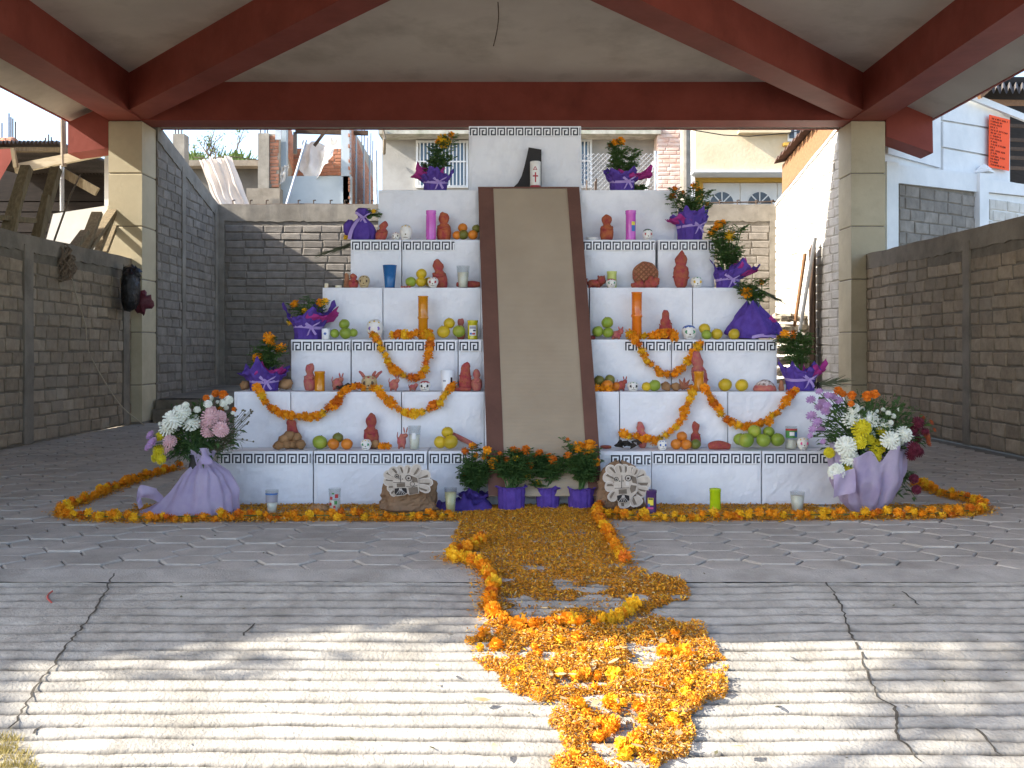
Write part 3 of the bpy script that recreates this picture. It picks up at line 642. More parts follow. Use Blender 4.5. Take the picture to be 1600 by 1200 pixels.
# cream building with garage gate
DC = 26.0
t = thing('cream_building', at(1200, 310, DC), 'cream rendered building with white balustrade and arched window gate', 'building'); t.location.z = ZP
m = MB(); pbox(m, 1087, 150, 1345, 265, DC-.8, 6); m.build('upper_storey', M_CREAM, t)
m = MB(); pbox(m, 1077, 150, 1086, 330, DC-.5, .5, ZP); m.build('white_corner', M_WHITEP, t)
m = MB(); pbox(m, 1084, 265.3, 1345, 269, DC-.9, 6); m.build('slab_edge', M_WHITEP, t)
m = MB(); pbox(m, 1086, 269.5, 1345, 284, DC-.1, 5); m.build('lintel', M_YELLOW, t)
m = MB(); pbox(m, 1086, 284.2, 1097, 330, DC-.1, .4, ZP); m.build('jamb', M_YELLOW, t)
def arch(cx_, y, r, D): return [(cx_-r, y)]+[(cx_-r*math.cos(math.pi*i/14), y-r*math.sin(math.pi*i/14)) for i in range(1, 14)]+[(cx_+r, y)]
for (x0, x1, c) in ((1099, 1156, 1128), (1157, 1214, 1187), (1215, 1272, 1245)):
    m = MB(); pbox(m, x0, 286, x1, 330, DC+.05, .06, ZP); leaf = m.build('gate_leaf', M_WHITEP, t)
    q = MB(); q.prism([at(x, y, DC+.045) for x, y in arch(c, 318, 20, DC)], (0, -.012, 0)); w = q.build('window_frame', M_WHITEP, leaf)
    q = MB(); q.prism([at(x, y, DC+.03) for x, y in arch(c, 318, 18, DC)], (0, -.008, 0)); q.build('arched_pane', M_GLASSD, leaf)
    q = MB()
    for an in (45, 90, 135): q.bar(at(c, 318, DC+.015), at(c-18*math.cos(math.radians(an)), 318-18*math.sin(math.radians(an)), DC+.015), .03, .02, up=(0,1,0))
    q.build('glazing_bars', M_WHITEP, leaf)
m = MB(); pbox(m, 1155, 203, 1236, 207, DC-1.0, .2); m.build('balcony_ledge', M_CREAM, t)
m = MB(); pbox(m, 1157, 190, 1240, 193.5, DC-.95, .1); m.build('handrail', M_WHITEP, t)
for k in range(9):
    m = MB(); x = 1160+k*9; pbox(m, x, 193.5, x+5, 203, DC-.94, .08); m.build('baluster', M_WHITEP, t)
m = MB(); pbox(m, 1231, 198, 1254, 221, DC-.84, .05); wn = m.build('window', M_WHITEP, t)
for x in (1233.5, 1245): m = MB(); pbox(m, x, 200.5, x+7.5, 216, DC-.86, .03); m.build('pane', M_GLASSD, wn)
m = MB(); pbox(m, 1225, 222.5, 1256, 227, DC-.95, .16); m.build('window_sill', M_YELLOW, t)
# timber eave with tiles above the sunlit yard wall
t = thing('tiled_eave', (4.3, 15, 3.9), 'tiled eave on an orange timber board above the sunlit wall', 'eave')
e0, e1 = at(1222, 268, 16.2), at(1297, 188, 13.9)
m = MB(); n_ = Vector((0,0,1)); m.hull8([e0+Vector((.0,0,-.36)), e0+Vector((.06,0,-.36)), e1+Vector((.06,0,-.2)), e1+Vector((0,0,-.2)), e0+Vector((0,0,.1)), e0+Vector((.06,0,.1)), e1+Vector((.06,0,.16)), e1+Vector((0,0,.16))]); m.build('fascia_board', M_WOODO, t)
M_TILE = mat('roof_tile', '#6b5348', '#4c3c35', rough=.85, scale=8, rand=.15)
for i in range(11):
    p = e0.lerp(e1, (i+.2)/11)+Vector((0,0,.11)); q = e0.lerp(e1, (i+1.1)/11)+Vector((0,0,.155)); m = MB()
    m.hull8([p+Vector((-.14,0,0)), p+Vector((.9,0,.22)), q+Vector((.9,0,.22)), q+Vector((-.14,0,0)), p+Vector((-.14,0,.02)), p+Vector((.9,0,.24)), q+Vector((.9,0,.04+.22)), q+Vector((-.14,0,.02))]); m.build('roof_tile', M_TILE, t)
m = MB(); a = at(1285, 215, 14.2); m.box((4.4, 13.5, 3.9), (4.52, 16.2, 4.15)); m.build('wall_plate', M_WOODO, t)
# things against the sunlit wall
for (a_, b_, lab) in (((1237,540,14.6),(1258,396,14.35),'shorter of two pale poles leaning on the sunlit wall'), ((1245,545,14.3),(1274,371,14.02),'longer of two pale poles leaning on the sunlit wall')):
    m = MB(); m.tube([at(*a_), at(*b_)], .026, 7); tag(m.build('leaning_pole', M_WOODO if 'shorter' in lab else M_WHITEP), lab, 'pole')
m = MB(); m.hull8([at(1268,610,14.3), at(1275,610,14.1), at(1275,610,14.1)+Vector((-.03,0,0)), at(1268,610,14.3)+Vector((-.03,0,0)), at(1267,392,14.3), at(1275,372,14.1), at(1275,372,14.1)+Vector((-.03,0,0)), at(1267,392,14.3)+Vector((-.03,0,0))])
tag(m.build('timber_post', M_WOODD), 'dark weathered post standing against the sunlit wall', 'post')
t = thing('stone_pile', at(1250, 600, 15.3), 'stacked pale stones at the foot of the sunlit wall', 'stones'); t.location.z = ZP
M_STONE = mat('pale_stone', '#b8ad9a', '#9a8f7d', rough=.95, scale=6, bump=.5, bscale=30, rand=.15)
for k in range(7):
    for j in range(3):
        m = MB(); c = at(1218+j*15+(k % 2)*6, 598-k*17, 14.5+.1*j); m.ball(c, .1, 8, 5, (1.3, 1.0, .62), lump=.5, seed=k*3+j); m.build('stone', M_STONE, t)

# ---------------------------------------------------------------- beyond the long wall: shed, planks
DS = 13.9
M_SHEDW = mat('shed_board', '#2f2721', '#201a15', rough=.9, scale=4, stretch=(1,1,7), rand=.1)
t = thing('timber_shed', at(60, 330, DS), 'dark open timber shed with corrugated roof beyond the block wall', 'shed'); t.location.z = 0
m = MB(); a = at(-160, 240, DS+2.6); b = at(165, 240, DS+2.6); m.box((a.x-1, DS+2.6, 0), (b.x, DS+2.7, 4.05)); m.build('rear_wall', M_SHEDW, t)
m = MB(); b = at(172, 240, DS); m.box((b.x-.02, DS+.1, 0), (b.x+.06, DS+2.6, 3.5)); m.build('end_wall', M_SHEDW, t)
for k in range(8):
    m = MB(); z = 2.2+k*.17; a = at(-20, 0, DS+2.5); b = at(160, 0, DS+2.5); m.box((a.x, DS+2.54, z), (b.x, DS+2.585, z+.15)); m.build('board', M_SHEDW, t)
m = MB()
def corr(u_, v_):
    a = at(-120+225*u_, 0, DS); return Vector((a.x-(.0), DS-.25+3.1*v_, Zy(228, DS)+.03*math.sin(u_*36*6.28)+.1*v_))
m.grid(corr, 216, 3); m.build('corrugated_roof', M_CORR, t)
m = MB(); pbox(m, -120, 230, 104, 236, DS-.2, .1); m.build('roof_batten', M_WOOD, t)
m = MB(); m.bar(at(24, 264, DS-.3), at(166, 236, DS-.3), .07, .12); m.build('front_beam', mat('pale_timber', '#cfc3a6', '#b5a887', rough=.8, scale=5, stretch=(1,6,6)), t)
m = MB(); pbox(m, 163, 236, 171, 325, DS-.2, .1, 0); m.build('white_post', M_WHITEP, t)
m = MB(); m.tube([at(97, 330, DS-.15), at(97, 255, DS-.15)], .03, 8); m.build('metal_post', M_STEEL, t)
m = MB(); m.bar(at(85, 262, DS-.1), at(152, 300, DS-.1), .05, .12); m.build('brace', M_WOOD, t)
m = MB(); m.hull8([at(-5, 290, DS-.4), at(18, 250, DS-.4), at(18, 250, DS), at(-5, 290, DS), at(-5, 233, DS-.4), at(20, 232, DS-.4), at(20, 232, DS), at(-5, 233, DS)]); m.build('red_panel', M_RED, t)
m = MB(); m.bar(at(20, 232, DS-.42), at(25, 262, DS-.42), .05, .05); m.build('corner_post', M_WOOD, t)
m = MB(); m.prism([at(83,334,DS-.5), at(168,321,DS-.5), at(171,420,DS-.5), at(60,420,DS-.5)], (0, .18, 0)); tag(m.build('low_wall', M_WHITEP), 'low whitewashed wall before the dark timber shed', 'wall')
for i, (x, y0, y1) in enumerate(((3,192,222),(14,177,222),(17,183,222),(20,185,224),(24,190,224),(71,215,232),(76,210,232),(80,214,232))):
    m = MB(); m.tube([at(x, y1+20, 17), at(x, y0, 17)], .012, 5); tag(m.build('rebar', M_REBAR), ['leftmost bare bar over the brick rubble', 'tallest bare bar behind the shed', 'bare bar just right of the tallest one', 'fourth bare bar from the frame edge', 'last bare bar of the tall cluster', 'first of three short bars behind the shed', 'longest of three short bars behind the shed', 'last of three short bars behind the shed'][i], 'rebar', 'bars behind the timber shed')
m = MB(); 
for k in range(90):
    p = at(R.uniform(-20, 24), R.uniform(218, 240), 17+R.uniform(-.4,.4)); m.ball(p, R.uniform(.05,.1), 6, 4, (1,1,.6), lump=.4, seed=k)
tag(m.build('brick_rubble', M_REDBRICK), 'heap of broken red brick on the roof behind the shed', 'rubble', kind='stuff')
m = MB(); m.tube([at(99.5, 260, DB+.7), at(98.5, 187, DB+.7)], .04, 8); tag(m.build('drain_pole', M_CONCD), 'dark upright pole under the corner of the roof overhang', 'pole')
# timber frame and planks resting behind the wall top
def plank(a, b, w, th, lab, cat='plank', mtl=M_WOOD, name='timber_plank'):
    m = MB(); m.bar(a, b, w, th, up=(0,1,0)); return tag(m.build(name, mtl), lab, cat)
XP = -5.12
def xp(px, py, X0=XP): D = X0*F/(px-CX); return at(px, py, D)
t = thing('timber_trestle', xp(60, 370), 'weathered timber trestle of two thick legs leaning over the wall', 'trestle')
for (a, b) in (((4,385),(42,262)), ((52,395),(88,264))):
    m = MB(); m.bar(xp(*a), xp(*b), .10, .09, up=(0,1,0)); m.build('leg', M_WOOD, t)
for (a, b) in (((16,375),(33,300)), ((58,380),(72,305))):
    m = MB(); m.bar(xp(a[0],a[1],XP+.06), xp(b[0],b[1],XP+.06), .07, .05, up=(0,1,0)); m.build('splint', M_WOOD, t)
m = MB(); m.bar(xp(2,340), xp(52,345), .08, .05); m.build('cross_piece', M_WOOD, t)
m = MB(); m.tube([xp(84,378), xp(110,305), xp(126,272)], [.013,.011,.008], 6); tag(m.build('thin_stick', M_TWIG), 'thin bare stick leaning between the timber trestle and plank bundle', 'stick')
for (a, b, w, lab) in (((112,390),(133,362),.10,'short pale plank lowest in the bundle beside the column'), ((128,395),(152,333),.13,'wide grey plank in the bundle beside the column'),
                       ((132,395),(192,306),.12,'longest plank of the bundle beside the column'), ((152,395),(180,325),.08,'dark plank behind the longest of the bundle'), ((164,395),(182,348),.06,'narrow plank at the end of the bundle nearest the column')):
    off = R.uniform(-.06, .06); plank(xp(a[0],a[1],XP+off), xp(b[0],b[1],XP+off), w, .05, lab)

# ---------------------------------------------------------------- beyond the other wall: white board house with orange notice
wa, wb = Vector((X(1380,13.2), 13.2, 0)), Vector((X(1610,15.35), 15.35, 0)); wu = (wb-wa).normalized(); wn = Vector((wu.y, -wu.x, 0))
def W(px, py, off=0.0): return on_plane(px, py, wa+wn*off, wn)
def wprism(m, poly, off, th): return m.prism([W(x, y, off) for x, y in poly], -wn*th)
t = thing('white_house', (wa+wb)/2, 'white board house with a dark window opening and corrugated roof', 'house')
m = MB(); wprism(m, [(1380,100),(1512,148),(1578,172),(1578,196),(1578,292),(1380,262)], -.16, .1); m.build('wall', M_WHITEP, t)
m = MB(); wprism(m, [(1578,284),(1660,300),(1660,420),(1380,420),(1380,262)], -.16, .1); m.build('lower_wall', M_WHITEP, t)
for poly in ([(1474,150),(1512,151),(1578,174),(1578,204),(1474,187)], [(1474,190),(1578,207),(1578,248),(1474,229)], [(1474,232),(1578,251),(1578,290),(1474,268)], [(1388,150),(1470,150),(1470,262),(1388,240)]):
    m = MB(); wprism(m, poly, -.12, .035); m.build('board', M_WHITEP, t)
m = MB(); m.bar(W(1515,150,-.05), W(1640,200,-.05), .05, .1); m.build('verge_board', M_WHITEP, t)
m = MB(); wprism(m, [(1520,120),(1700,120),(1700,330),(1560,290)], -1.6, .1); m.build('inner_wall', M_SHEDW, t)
for k, (y0, y1) in enumerate(((196,200),(218,222),(232,236),(246,250),(262,266))):
    m = MB(); m.bar(W(1575,y0,-.6), W(1660,y1,-.9), .04, .05); m.build('slat', M_WOODD, t)
m = MB()
def corr2(u_, v_):
    p = W(1535+110*u_, 141+2*u_, .1-2.2*v_); return p+Vector((0, 0, .045*math.sin(u_*11*6.28)+.15*v_))
m.grid(corr2, 132, 3); m.build('corrugated_roof', M_CORR, t)
m = MB(); m.bar(W(1530,152,.08), W(1552,132,.08), .05, .05); m.build('rafter_end', M_WOODO, t)
m = MB(); m.bar(W(1545,160,-.2), W(1660,162,-.2), .06, .08); m.build('purlin', M_WOODO, t)
M_ORNG = mat('fluorescent_card', '#ff5a1e', '#fa5218', rough=.7, scale=2)
pt = thing('orange_notice', W(1560, 266, -.02), 'fluorescent orange handwritten notice hung on the white board house', 'notice')
m = MB(); wprism(m, [(1546,179),(1578,187),(1577,267),(1545,261)], -.06, .006); m.build('card', M_ORNG, pt)
m = MB(); M_INK = mat('ink', '#7a2a12', rough=.8); rr = random.Random(3)
for k in range(17):
    y = 184+k*4.5; x = 1548+(0 if k else 2); end = 1548+ (26 if k in (0,4) else rr.uniform(6, 24))
    while x < end:
        w = rr.uniform(1.0, 2.2); sl = (x-1546)*.25
        for _ in range(2):
            xa, xb = x+rr.uniform(0,w), x+rr.uniform(0,w); m.bar(W(xa, y+sl-1.2, -.052), W(xb, y+sl+1.2, -.052), .006, .004, up=tuple(wn))
        x += w+rr.choice((.5, .5, 1.6))
m.build('handwriting', M_INK, pt)
# whitewashed boundary wall with a grey block infill
t = thing('whitewashed_wall', (wa+wb)/2+Vector((0,0,0)), 'whitewashed boundary wall with bare grey block panel and capped post', 'wall')
m = MB(); wprism(m, [(1388,256),(1530,272),(1530,300),(1388,284)], 0, .13); m.build('top_beam', M_WHITEP, t)
m = MB(); wprism(m, [(1545,280),(1660,296),(1660,312),(1545,300)], 0, .13); m.build('top_beam', M_WHITEP, t)
m = MB(); wprism(m, [(1386,252),(1404,254),(1404,430),(1386,430)], .03, .17); m.build('post', M_WHITEP, t)
m = MB(); wprism(m, [(1531,270),(1545,271),(1545,430),(1531,430)], .04, .2); p_ = m.build('post', M_WHITEP, t)
c = W(1538,270,-.04); m = MB(); m.lathe([(.085,-.01),(.15,0),(.15,.025),(.11,.045),(.11,.06),(.01,.13)], 4, c=c); m.build('post_cap', M_WHITEP, p_)
m = MB(); wprism(m, [(1404,286),(1531,302),(1531,430),(1404,430)], -.05, .1); inf = m.build('infill', M_MORTG, t)
m = MB(); wprism(m, [(1545,302),(1660,314),(1660,430),(1545,430)], -.05, .1); inf2 = m.build('infill', M_WHITEP, t)
a, b = W(1404,286,-.05), W(1531,302,-.05)
courses(inf, (a.x+wn.x*.001, a.y+wn.y*.001), (b.x+wn.x*.001, b.y+wn.y*.001), 1.9, min(a.z,b.z)-.02, .34, .16, M_BRICKG, 0)
a, b = W(1545,302,-.05), W(1660,316,-.05)
courses(inf2, (a.x+wn.x*.001, a.y+wn.y*.001), (b.x+wn.x*.001, b.y+wn.y*.001), 1.9, min(a.z,b.z)-.02, .34, .16, M_WHITEB, 0)

# ---------------------------------------------------------------- out of view: an added block shading altar and ramp, and the dappling tree
t = thing('shade_block', (-7.35, 7.2, 0), 'unseen added house block keeping the sun off the altar', 'house')
m = MB(); pf = [(2.5,-.4),(11.9,-.4),(11.9,6.4),(3.66,6.4),(2.5,3.3)]; m.prism([(-8.2,y,z) for y, z in pf], (1.7,0,0)); m.build('wall', M_CREAM, t)  # block added for its shadow; front edge slanted to shape it on the ramp
m = MB(); m.box((-8.3, 3.6, 6.4), (-6.42, 11.95, 6.55)); m.build('roof_slab', M_CONC, t)
for y in (4.2, 6.6, 9.0):
    m = MB(); m.box((-6.51, y, 3.6), (-6.47, y+1.1, 4.9)); m.build('window', M_GLASSD, t)
t = thing('street_tree', (-8.6, -.9, -.7), 'leafy street tree beside the ramp', 'tree')
m = MB(); m.tube([(-8.6,-.9,-.8),(-8.6,-.8,1.5),(-8.5,-.5,3.2),(-8.0,.3,4.6),(-7.2,1.3,5.6)], [.16,.13,.1,.05,.02], 8)
m.tube([(-8.55,-.6,2.8),(-8.6,.8,3.6),(-8.4,1.6,4.1)], [.07,.04,.02], 6); m.tube([(-8.5,-.5,3.2),(-6.6,1.2,4.3),(-4.6,2.1,4.35),(-2.3,2.2,4.4)], [.06,.04,.025,.008], 6)
m.build('trunk', M_TWIG, t)
m = MB()
for c, r, k in (((-7.2,1.45,5.6), .36, 150), ((-8.45,1.95,4.05), .42, 230), ((-6.9,1.95,5.95), .32, 170), ((-8.4,-.6,5.2), .9, 500), ((-6.55,2.5,3.55), .3, 90), ((-6.5,2.62,4.15), .3, 110), ((-6.5,2.85,4.75), .3, 110), ((-4.9,2.2,4.3), .26, 120), ((-4.2,2.25,4.3), .3, 140), ((-3.3,2.2,4.35), .3, 120), ((-2.4,2.2,4.4), .3, 100)):
    for _ in range(k):
        d = Vector((R.gauss(0,1), R.gauss(0,1), R.gauss(0,1))).normalized()*r*R.random()**.4; p = Vector(c)+d; s_ = R.uniform(.04,.08)
        v = Vector((R.uniform(-1,1), R.uniform(-1,1), R.uniform(-1,1))).normalized(); w = v.cross(Vector((R.uniform(-1,1),R.uniform(-1,1),1))).normalized()
        m.add([p-v*s_, p+w*s_*.5, p+v*s_, p-w*s_*.5], [(0,1,2,3)])
m.build('crown', M_LEAF, t)

# ---------------------------------------------------------------- hung on the block walls
M_ROPE = mat('frayed_rope', '#8f7d68', '#6f6050', rough=.95, scale=40)
t = thing('rope_coil', at(96, 430, 10.95), 'tangled coil of frayed rope hung on the brown block wall', 'rope'); D0 = 10.95
m = MB(); rr = random.Random(2)
for k in range(16):
    c = at(96+rr.uniform(-6,6), 410+rr.uniform(-14,14), 10.9); r1, r2 = rr.uniform(.05,.11), rr.uniform(.08,.14); ph = rr.uniform(0,6.28)
    m.tube([c+Vector((.04*math.sin(a*2+ph)+.05, r1*math.cos(a), r2*math.sin(a+ph*.2))) for a in [i*6.28/14 for i in range(15)]], .009, 5)
m.build('coil', M_ROPE, t)
m = MB(); m.tube(smoothpath([at(112,435,11.0), at(121,468,11.3), at(134,510,11.5), at(137,545,11.6), at(160,590,11.9), at(190,635,12.2), at(225,664,12.6)]), .007, 5); m.build('loose_end', mat('pale_cord', '#b9ab92', rough=.9), t)
M_BAG = mat('black_plastic', '#17171a', rough=.28, bump=.8, bscale=14, spec=.6, bdist=.05)
m = MB(); c = at(191, 455, 12.42)
m.lathe([(.02,.33),(.09,.27),(.13,.15),(.14,0),(.125,-.14),(.09,-.22),(.03,-.25)], 18, c=c+Vector((.1,0,0)), sx=.8, fn=lambda p, i, k: p*(1+.22*nz(p.x*9, p.y*9, p.z*9)))
bag = m.build('black_bag', M_BAG, smooth=True, origin=c+Vector((.1,0,-.25))); tag(bag, 'black plastic bag hanging on the wall beside the cream column', 'bag')
m = MB(); m.ball(at(205,428,12.4)+Vector((.05,0,0)), .07, 10, 7, (.9,.6,1.2), lump=.9, seed=4); m.build('knot', M_BAG, bag, smooth=True)
m = MB(); m.ball(at(215,471,12.62)+Vector((.05,0,0)), .11, 14, 10, (1.05,.6,1.05), lump=1.0, ls=11, seed=8)
tag(m.build('pink_bag', mat('pink_plastic', '#8c4a55', '#6f3742', rough=.35, scale=12, thin=.3, bump=.7, bscale=18), smooth=True), 'small pink plastic bag hanging behind the black bag', 'bag')
# ---------------------------------------------------------------- the stepped altar: paper covered boxes
TD = [6.15, 6.37, 6.59, 6.81, 7.03, 7.25, 7.47]        # front face of each step, then of the top box
TY = [705, 612, 530.5, 449.5, 374.5, 297, 197]         # photo row of each top edge
TZ = [H+(HY-y)*d/F for y, d in zip(TY, TD)]
BACK = 7.95
M_PAPER = mat('white_paper', '#e9e9ea', '#dfe0e3', rough=.6, scale=2.5, bump=.5, bscale=7, bdist=.02, spec=.3, c3='#c4c4c9', c3scale=6, c3amt=.35)
M_PAPERS = mat('print_paper', '#efefef', rough=.6)
M_KEY = mat('key_print', '#2e3038', '#3a3c46', rough=.6, scale=30)
ORD = ['first', 'second', 'third', 'fourth', 'fifth', 'sixth']
def paper_box(x0, x1, k, label, strip=None, drop=0.0):
    d = TD[k]; z0 = TZ[k-1] if k else 0.004; z1 = TZ[k]; X0, X1 = X(x0, d), X(x1, d)
    m = MB(); n = 10; e = .002; sd = x0*.37+k; NU = max(10, int((X1-X0)/.022)); NV = 16; tl = .003*nz(sd*7.7, 1.3); tl2 = .004*nz(sd*3.1, 5.3)
    def front(u_, v_):
        x = X0+(X1-X0)*u_+tl2*v_*(.5-u_)*0; z = z0+.001+(z1-z0-.001)*v_-(.0025*abs(nz(x*5, sd))*v_)
        edge = min(u_, 1-u_, v_, 1-v_)
        bulge = .008*nz(x*6, z*7, sd)+.006*abs(nz(x*14+z*9, z*11-x*7, sd))+.004*abs(nz(x*26-z*13, z*21, sd))
        q = d+(.0 if edge > 0 else e)-bulge*(1 if edge > 0 else 0)
        return Vector((x+(e if u_ == 0 else -e if u_ == 1 else 0)*0, q, z))
    m.grid(front, NU, NV)
    bk = BACK+.001*k
    m.add([(X0,d+e,z0+.001),(X1,d+e,z0+.001),(X1,bk,z0+.001),(X0,bk,z0+.001),(X0,d+e,z1),(X1,d+e,z1),(X1,bk,z1),(X0,bk,z1)], [(0,3,2,1),(4,5,6,7),(1,2,6,5),(2,3,7,6),(3,0,4,7)])
    b = m.build('paper_box', M_PAPER, origin=((X0+X1)/2, d, z0)); tag(b, label, 'box', 'white paper covered boxes of the altar')
    if strip:
        s0, s1 = strip; a, c = X(s0, d), X(s1, d); hh = .066; zt = z1-.010-drop; q = MB(); y0 = d-.0125
        q.box((a, y0, zt-hh), (c, y0+.0012, zt)); st = q.build('key_border', M_PAPERS, b)
        q = MB(); u_ = hh*.88/6; zb = zt-hh*.94; x = a+.004
        R6 = [(0,0,1,6),(1,5,6,6),(5,0,6,5),(2,0,5,1),(2,1,3,4),(3,3,4,4)]
        while x < c-.008:
            for (i0, j0, i1, j1) in R6:
                xa, xb = x+i0*u_, min(x+i1*u_, c-.003)
                if xb-xa > .001: q.add([(xa,y0-.0009,zb+j0*u_),(xb,y0-.0009,zb+j0*u_),(xb,y0-.0009,zb+j1*u_),(xa,y0-.0009,zb+j1*u_)], [(0,1,2,3)])
            x += 7*u_
        tag(q.build('key_print', M_KEY, st), kind='stuff')
    return b
paper_box(341, 488.5, 0, 'bottom step box beside the pink and white bouquet', (345, 487))
paper_box(490.5, 667.5, 0, 'bottom step box behind the printed fruit glass', (491.5, 666))
paper_box(669.5, 757, 0, 'narrow bottom step box between paper bag head and purple pots', (670.5, 730))
paper_box(757.5, 936, 0, 'bottom step box hidden behind the long mat')
paper_box(937, 1017.5, 0, 'bottom step box behind the tilted serpent head cutout', (953, 1016.5), .008)
paper_box(1018.5, 1189, 0, 'wide bottom step box behind the lime green candle', (1019.5, 1187.5))
paper_box(1191, 1317, 0, 'bottom step box behind the pale glass beside the large bouquet', (1192.5, 1306))
paper_box(366, 453.5, 1, 'outermost second step box above the pink and white bouquet')
paper_box(455, 626.5, 1, 'second step box behind the tall red bread figure')
paper_box(628, 756, 1, 'second step box behind the milk glass and yellow oranges')
paper_box(757, 928, 1, 'second step box hidden behind the long mat')
paper_box(929, 967.5, 1, 'narrow second step box beside the edge of the mat')
paper_box(969, 1136.5, 1, 'second step box behind the tangerine pile')
paper_box(1138, 1320, 1, 'second step box behind the heap of green oranges')
paper_box(455, 547.5, 2, 'outermost third step box behind the short amber candle', (456.5, 546.5))
paper_box(549.5, 715, 2, 'third step box carrying a marigold loop and purple eyed skull', (551, 713))
paper_box(716.5, 753, 2, 'narrow third step box behind two red bread figures', (717, 752))
paper_box(753.5, 921, 2, 'third step box hidden behind the long mat')
paper_box(922, 1048.5, 2, 'third step box with its key border starting halfway', (975.5, 1048))
paper_box(1050, 1214, 2, 'third step box behind the two single yellow oranges', (1051, 1213))
paper_box(504, 597.5, 3, 'outermost fourth step box behind the pile of limes')
paper_box(599, 750.5, 3, 'fourth step box behind the tall amber candle')
paper_box(751, 920, 3, 'fourth step box hidden behind the long mat')
paper_box(922, 1081.5, 3, 'fourth step box behind the tall orange candle')
paper_box(1083, 1186, 3, 'fourth step box behind the large purple cone of paper')
paper_box(548, 627, 4, 'fifth step box behind the blue tumbler', (549.5, 626.5))
paper_box(628.5, 749.5, 4, 'fifth step box with a key border stopping short of the mat', (629, 711))
paper_box(750, 908, 4, 'fifth step box hidden behind the long mat')
paper_box(909, 1024, 4, 'fifth step box behind the round woven bread', (910.5, 1023))
paper_box(1028.5, 1116.5, 4, 'fifth step box behind the biggest red bread figure', (1030, 1115.5))
paper_box(591, 748, 5, 'plain sixth step box behind the first pink candle')
paper_box(749, 904, 5, 'sixth step box hidden behind the long mat')
paper_box(905, 1058, 5, 'plain sixth step box behind the labelled pink candle')
paper_box(732.5, 908, 6, 'topmost box with key border behind the cross candle', (733.5, 907))

# long ribbed mat from the top step to the floor
M_MAT = mat('ribbed_mat', '#a8977f', '#9c8b74', rough=.85, scale=2.2, wave=(38, .35, 'Z'), bdist=.003)
M_MATB = mat('mat_border', '#6d4b3e', '#5e4035', rough=.8, scale=4, bump=.2, bscale=40)
t = thing('long_mat', (.2, 6.1, 0), 'long tan ribbed mat with brown borders laid down the altar steps', 'mat')
mp0, mp1 = [(747, 293.5, TD[5]-.02), (757, 600, 6.345), (763, 775, 5.99)], [(905, 293.5, TD[5]-.02), (929, 600, 6.345), (941, 775, 5.99)]
Lp = smoothpath([at(*q) for q in mp0], 10); Rp = smoothpath([at(*q) for q in mp1], 10)
def matstrip(u0, u1, lift, name, mtl):
    m = MB(); n = len(Lp)-1
    nrm = Vector((0, -.85, .5))
    def fn(u_, v_):
        i = min(n, int(round(v_*n))); p = Lp[i].lerp(Rp[i], u0+(u1-u0)*u_); return p+nrm*(lift+.006*nz(p.z*2.2, u0*3)+.003*nz(p.x*9, p.z*6))
    m.grid(fn, 8, n); q = MB(); a = m.v; 
    m.add([Vector(v)-nrm*.008 for v in a], [tuple(reversed(f)) for f in m.f[:]])
    return m.build(name, mtl, t, smooth=True)
matstrip(.0, 1.0, .0, 'mat', M_MAT); matstrip(0, .15, .004, 'border', M_MATB); matstrip(.88, 1.0, .004, 'border', M_MATB)
m = MB(); a, b = Lp[0], Rp[0]; m.box((a.x, a.y-.01, a.z-.004), (b.x, a.y+.2, a.z+.006)); m.build('top_fold', M_MATB, t)

# ---------------------------------------------------------------- shared flower heads
M_MARI = [mat('marigold_orange', '#f2a31a', '#e68c0e', rough=.7, scale=60, rand=.12, thin=.15), mat('marigold_yellow', '#f4c325', '#eaaf1a', rough=.7, scale=60, rand=.12, thin=.15), mat('marigold_deep', '#e2801a', '#c96412', rough=.7, scale=60, rand=.15, thin=.15)]
M_GREEN = mat('marigold_leaf', '#6b8a4a', '#4f7040', rough=.65, scale=25, thin=.4)
M_GREEN2 = mat('bouquet_leaf', '#5f7d42', '#43613a', rough=.6, scale=20, thin=.35)
def ruffle(seed, rings=5, per=9, petal=.36, flat=.8):
    r = random.Random(seed); m = MB()
    m.ball((0,0,0), .62, 8, 5, (1,1,flat))
    for i in range(rings):
        th = math.pi*(.06+.62*i/(rings-1)); n = max(3, int(per*math.sin(th)+2))
        for k in range(n):
            a = 2*math.pi*(k+r.random()*.7)/n; d = Vector((math.sin(th)*math.cos(a), math.sin(th)*math.sin(a), math.cos(th)))
            t1 = Vector((-math.sin(a), math.cos(a), 0)); t2 = d.cross(t1); w = petal*r.uniform(.7,1.2); rr_ = r.uniform(.82, 1.06)
            c = Vector((d.x, d.y, d.z*flat)); up = t2*r.uniform(-.25,.25)
            m.add([c*.5-t1*w*.3, c*.5+t1*w*.3, c*rr_+t1*w*.62+up, c*(rr_*1.06)+t2*.06+up, c*rr_-t1*w*.62+up], [(0,1,2,3,4)])
    return m
def mum(seed, n=70):
    r = random.Random(seed); m = MB(); m.ball((0,0,0), .7, 8, 6, (1,1,.85))
    for k in range(n):
        z = 1-1.45*(k+.5)/n; a = k*2.39996; s = math.sqrt(max(0,1-z*z)); d = Vector((s*math.cos(a), s*math.sin(a), z*.85))
        t1 = Vector((-math.sin(a), math.cos(a), 0)); t2 = d.cross(t1).normalized(); w = .115; q = r.uniform(.92, 1.08); up = t2*(-.1)
        m.add([d*.6-t1*w*.5, d*.6+t1*w*.5, d*q+t1*w+up, d*(q*1.07)+up*1.6, d*q-t1*w+up], [(0,1,2,3,4)])
    return m
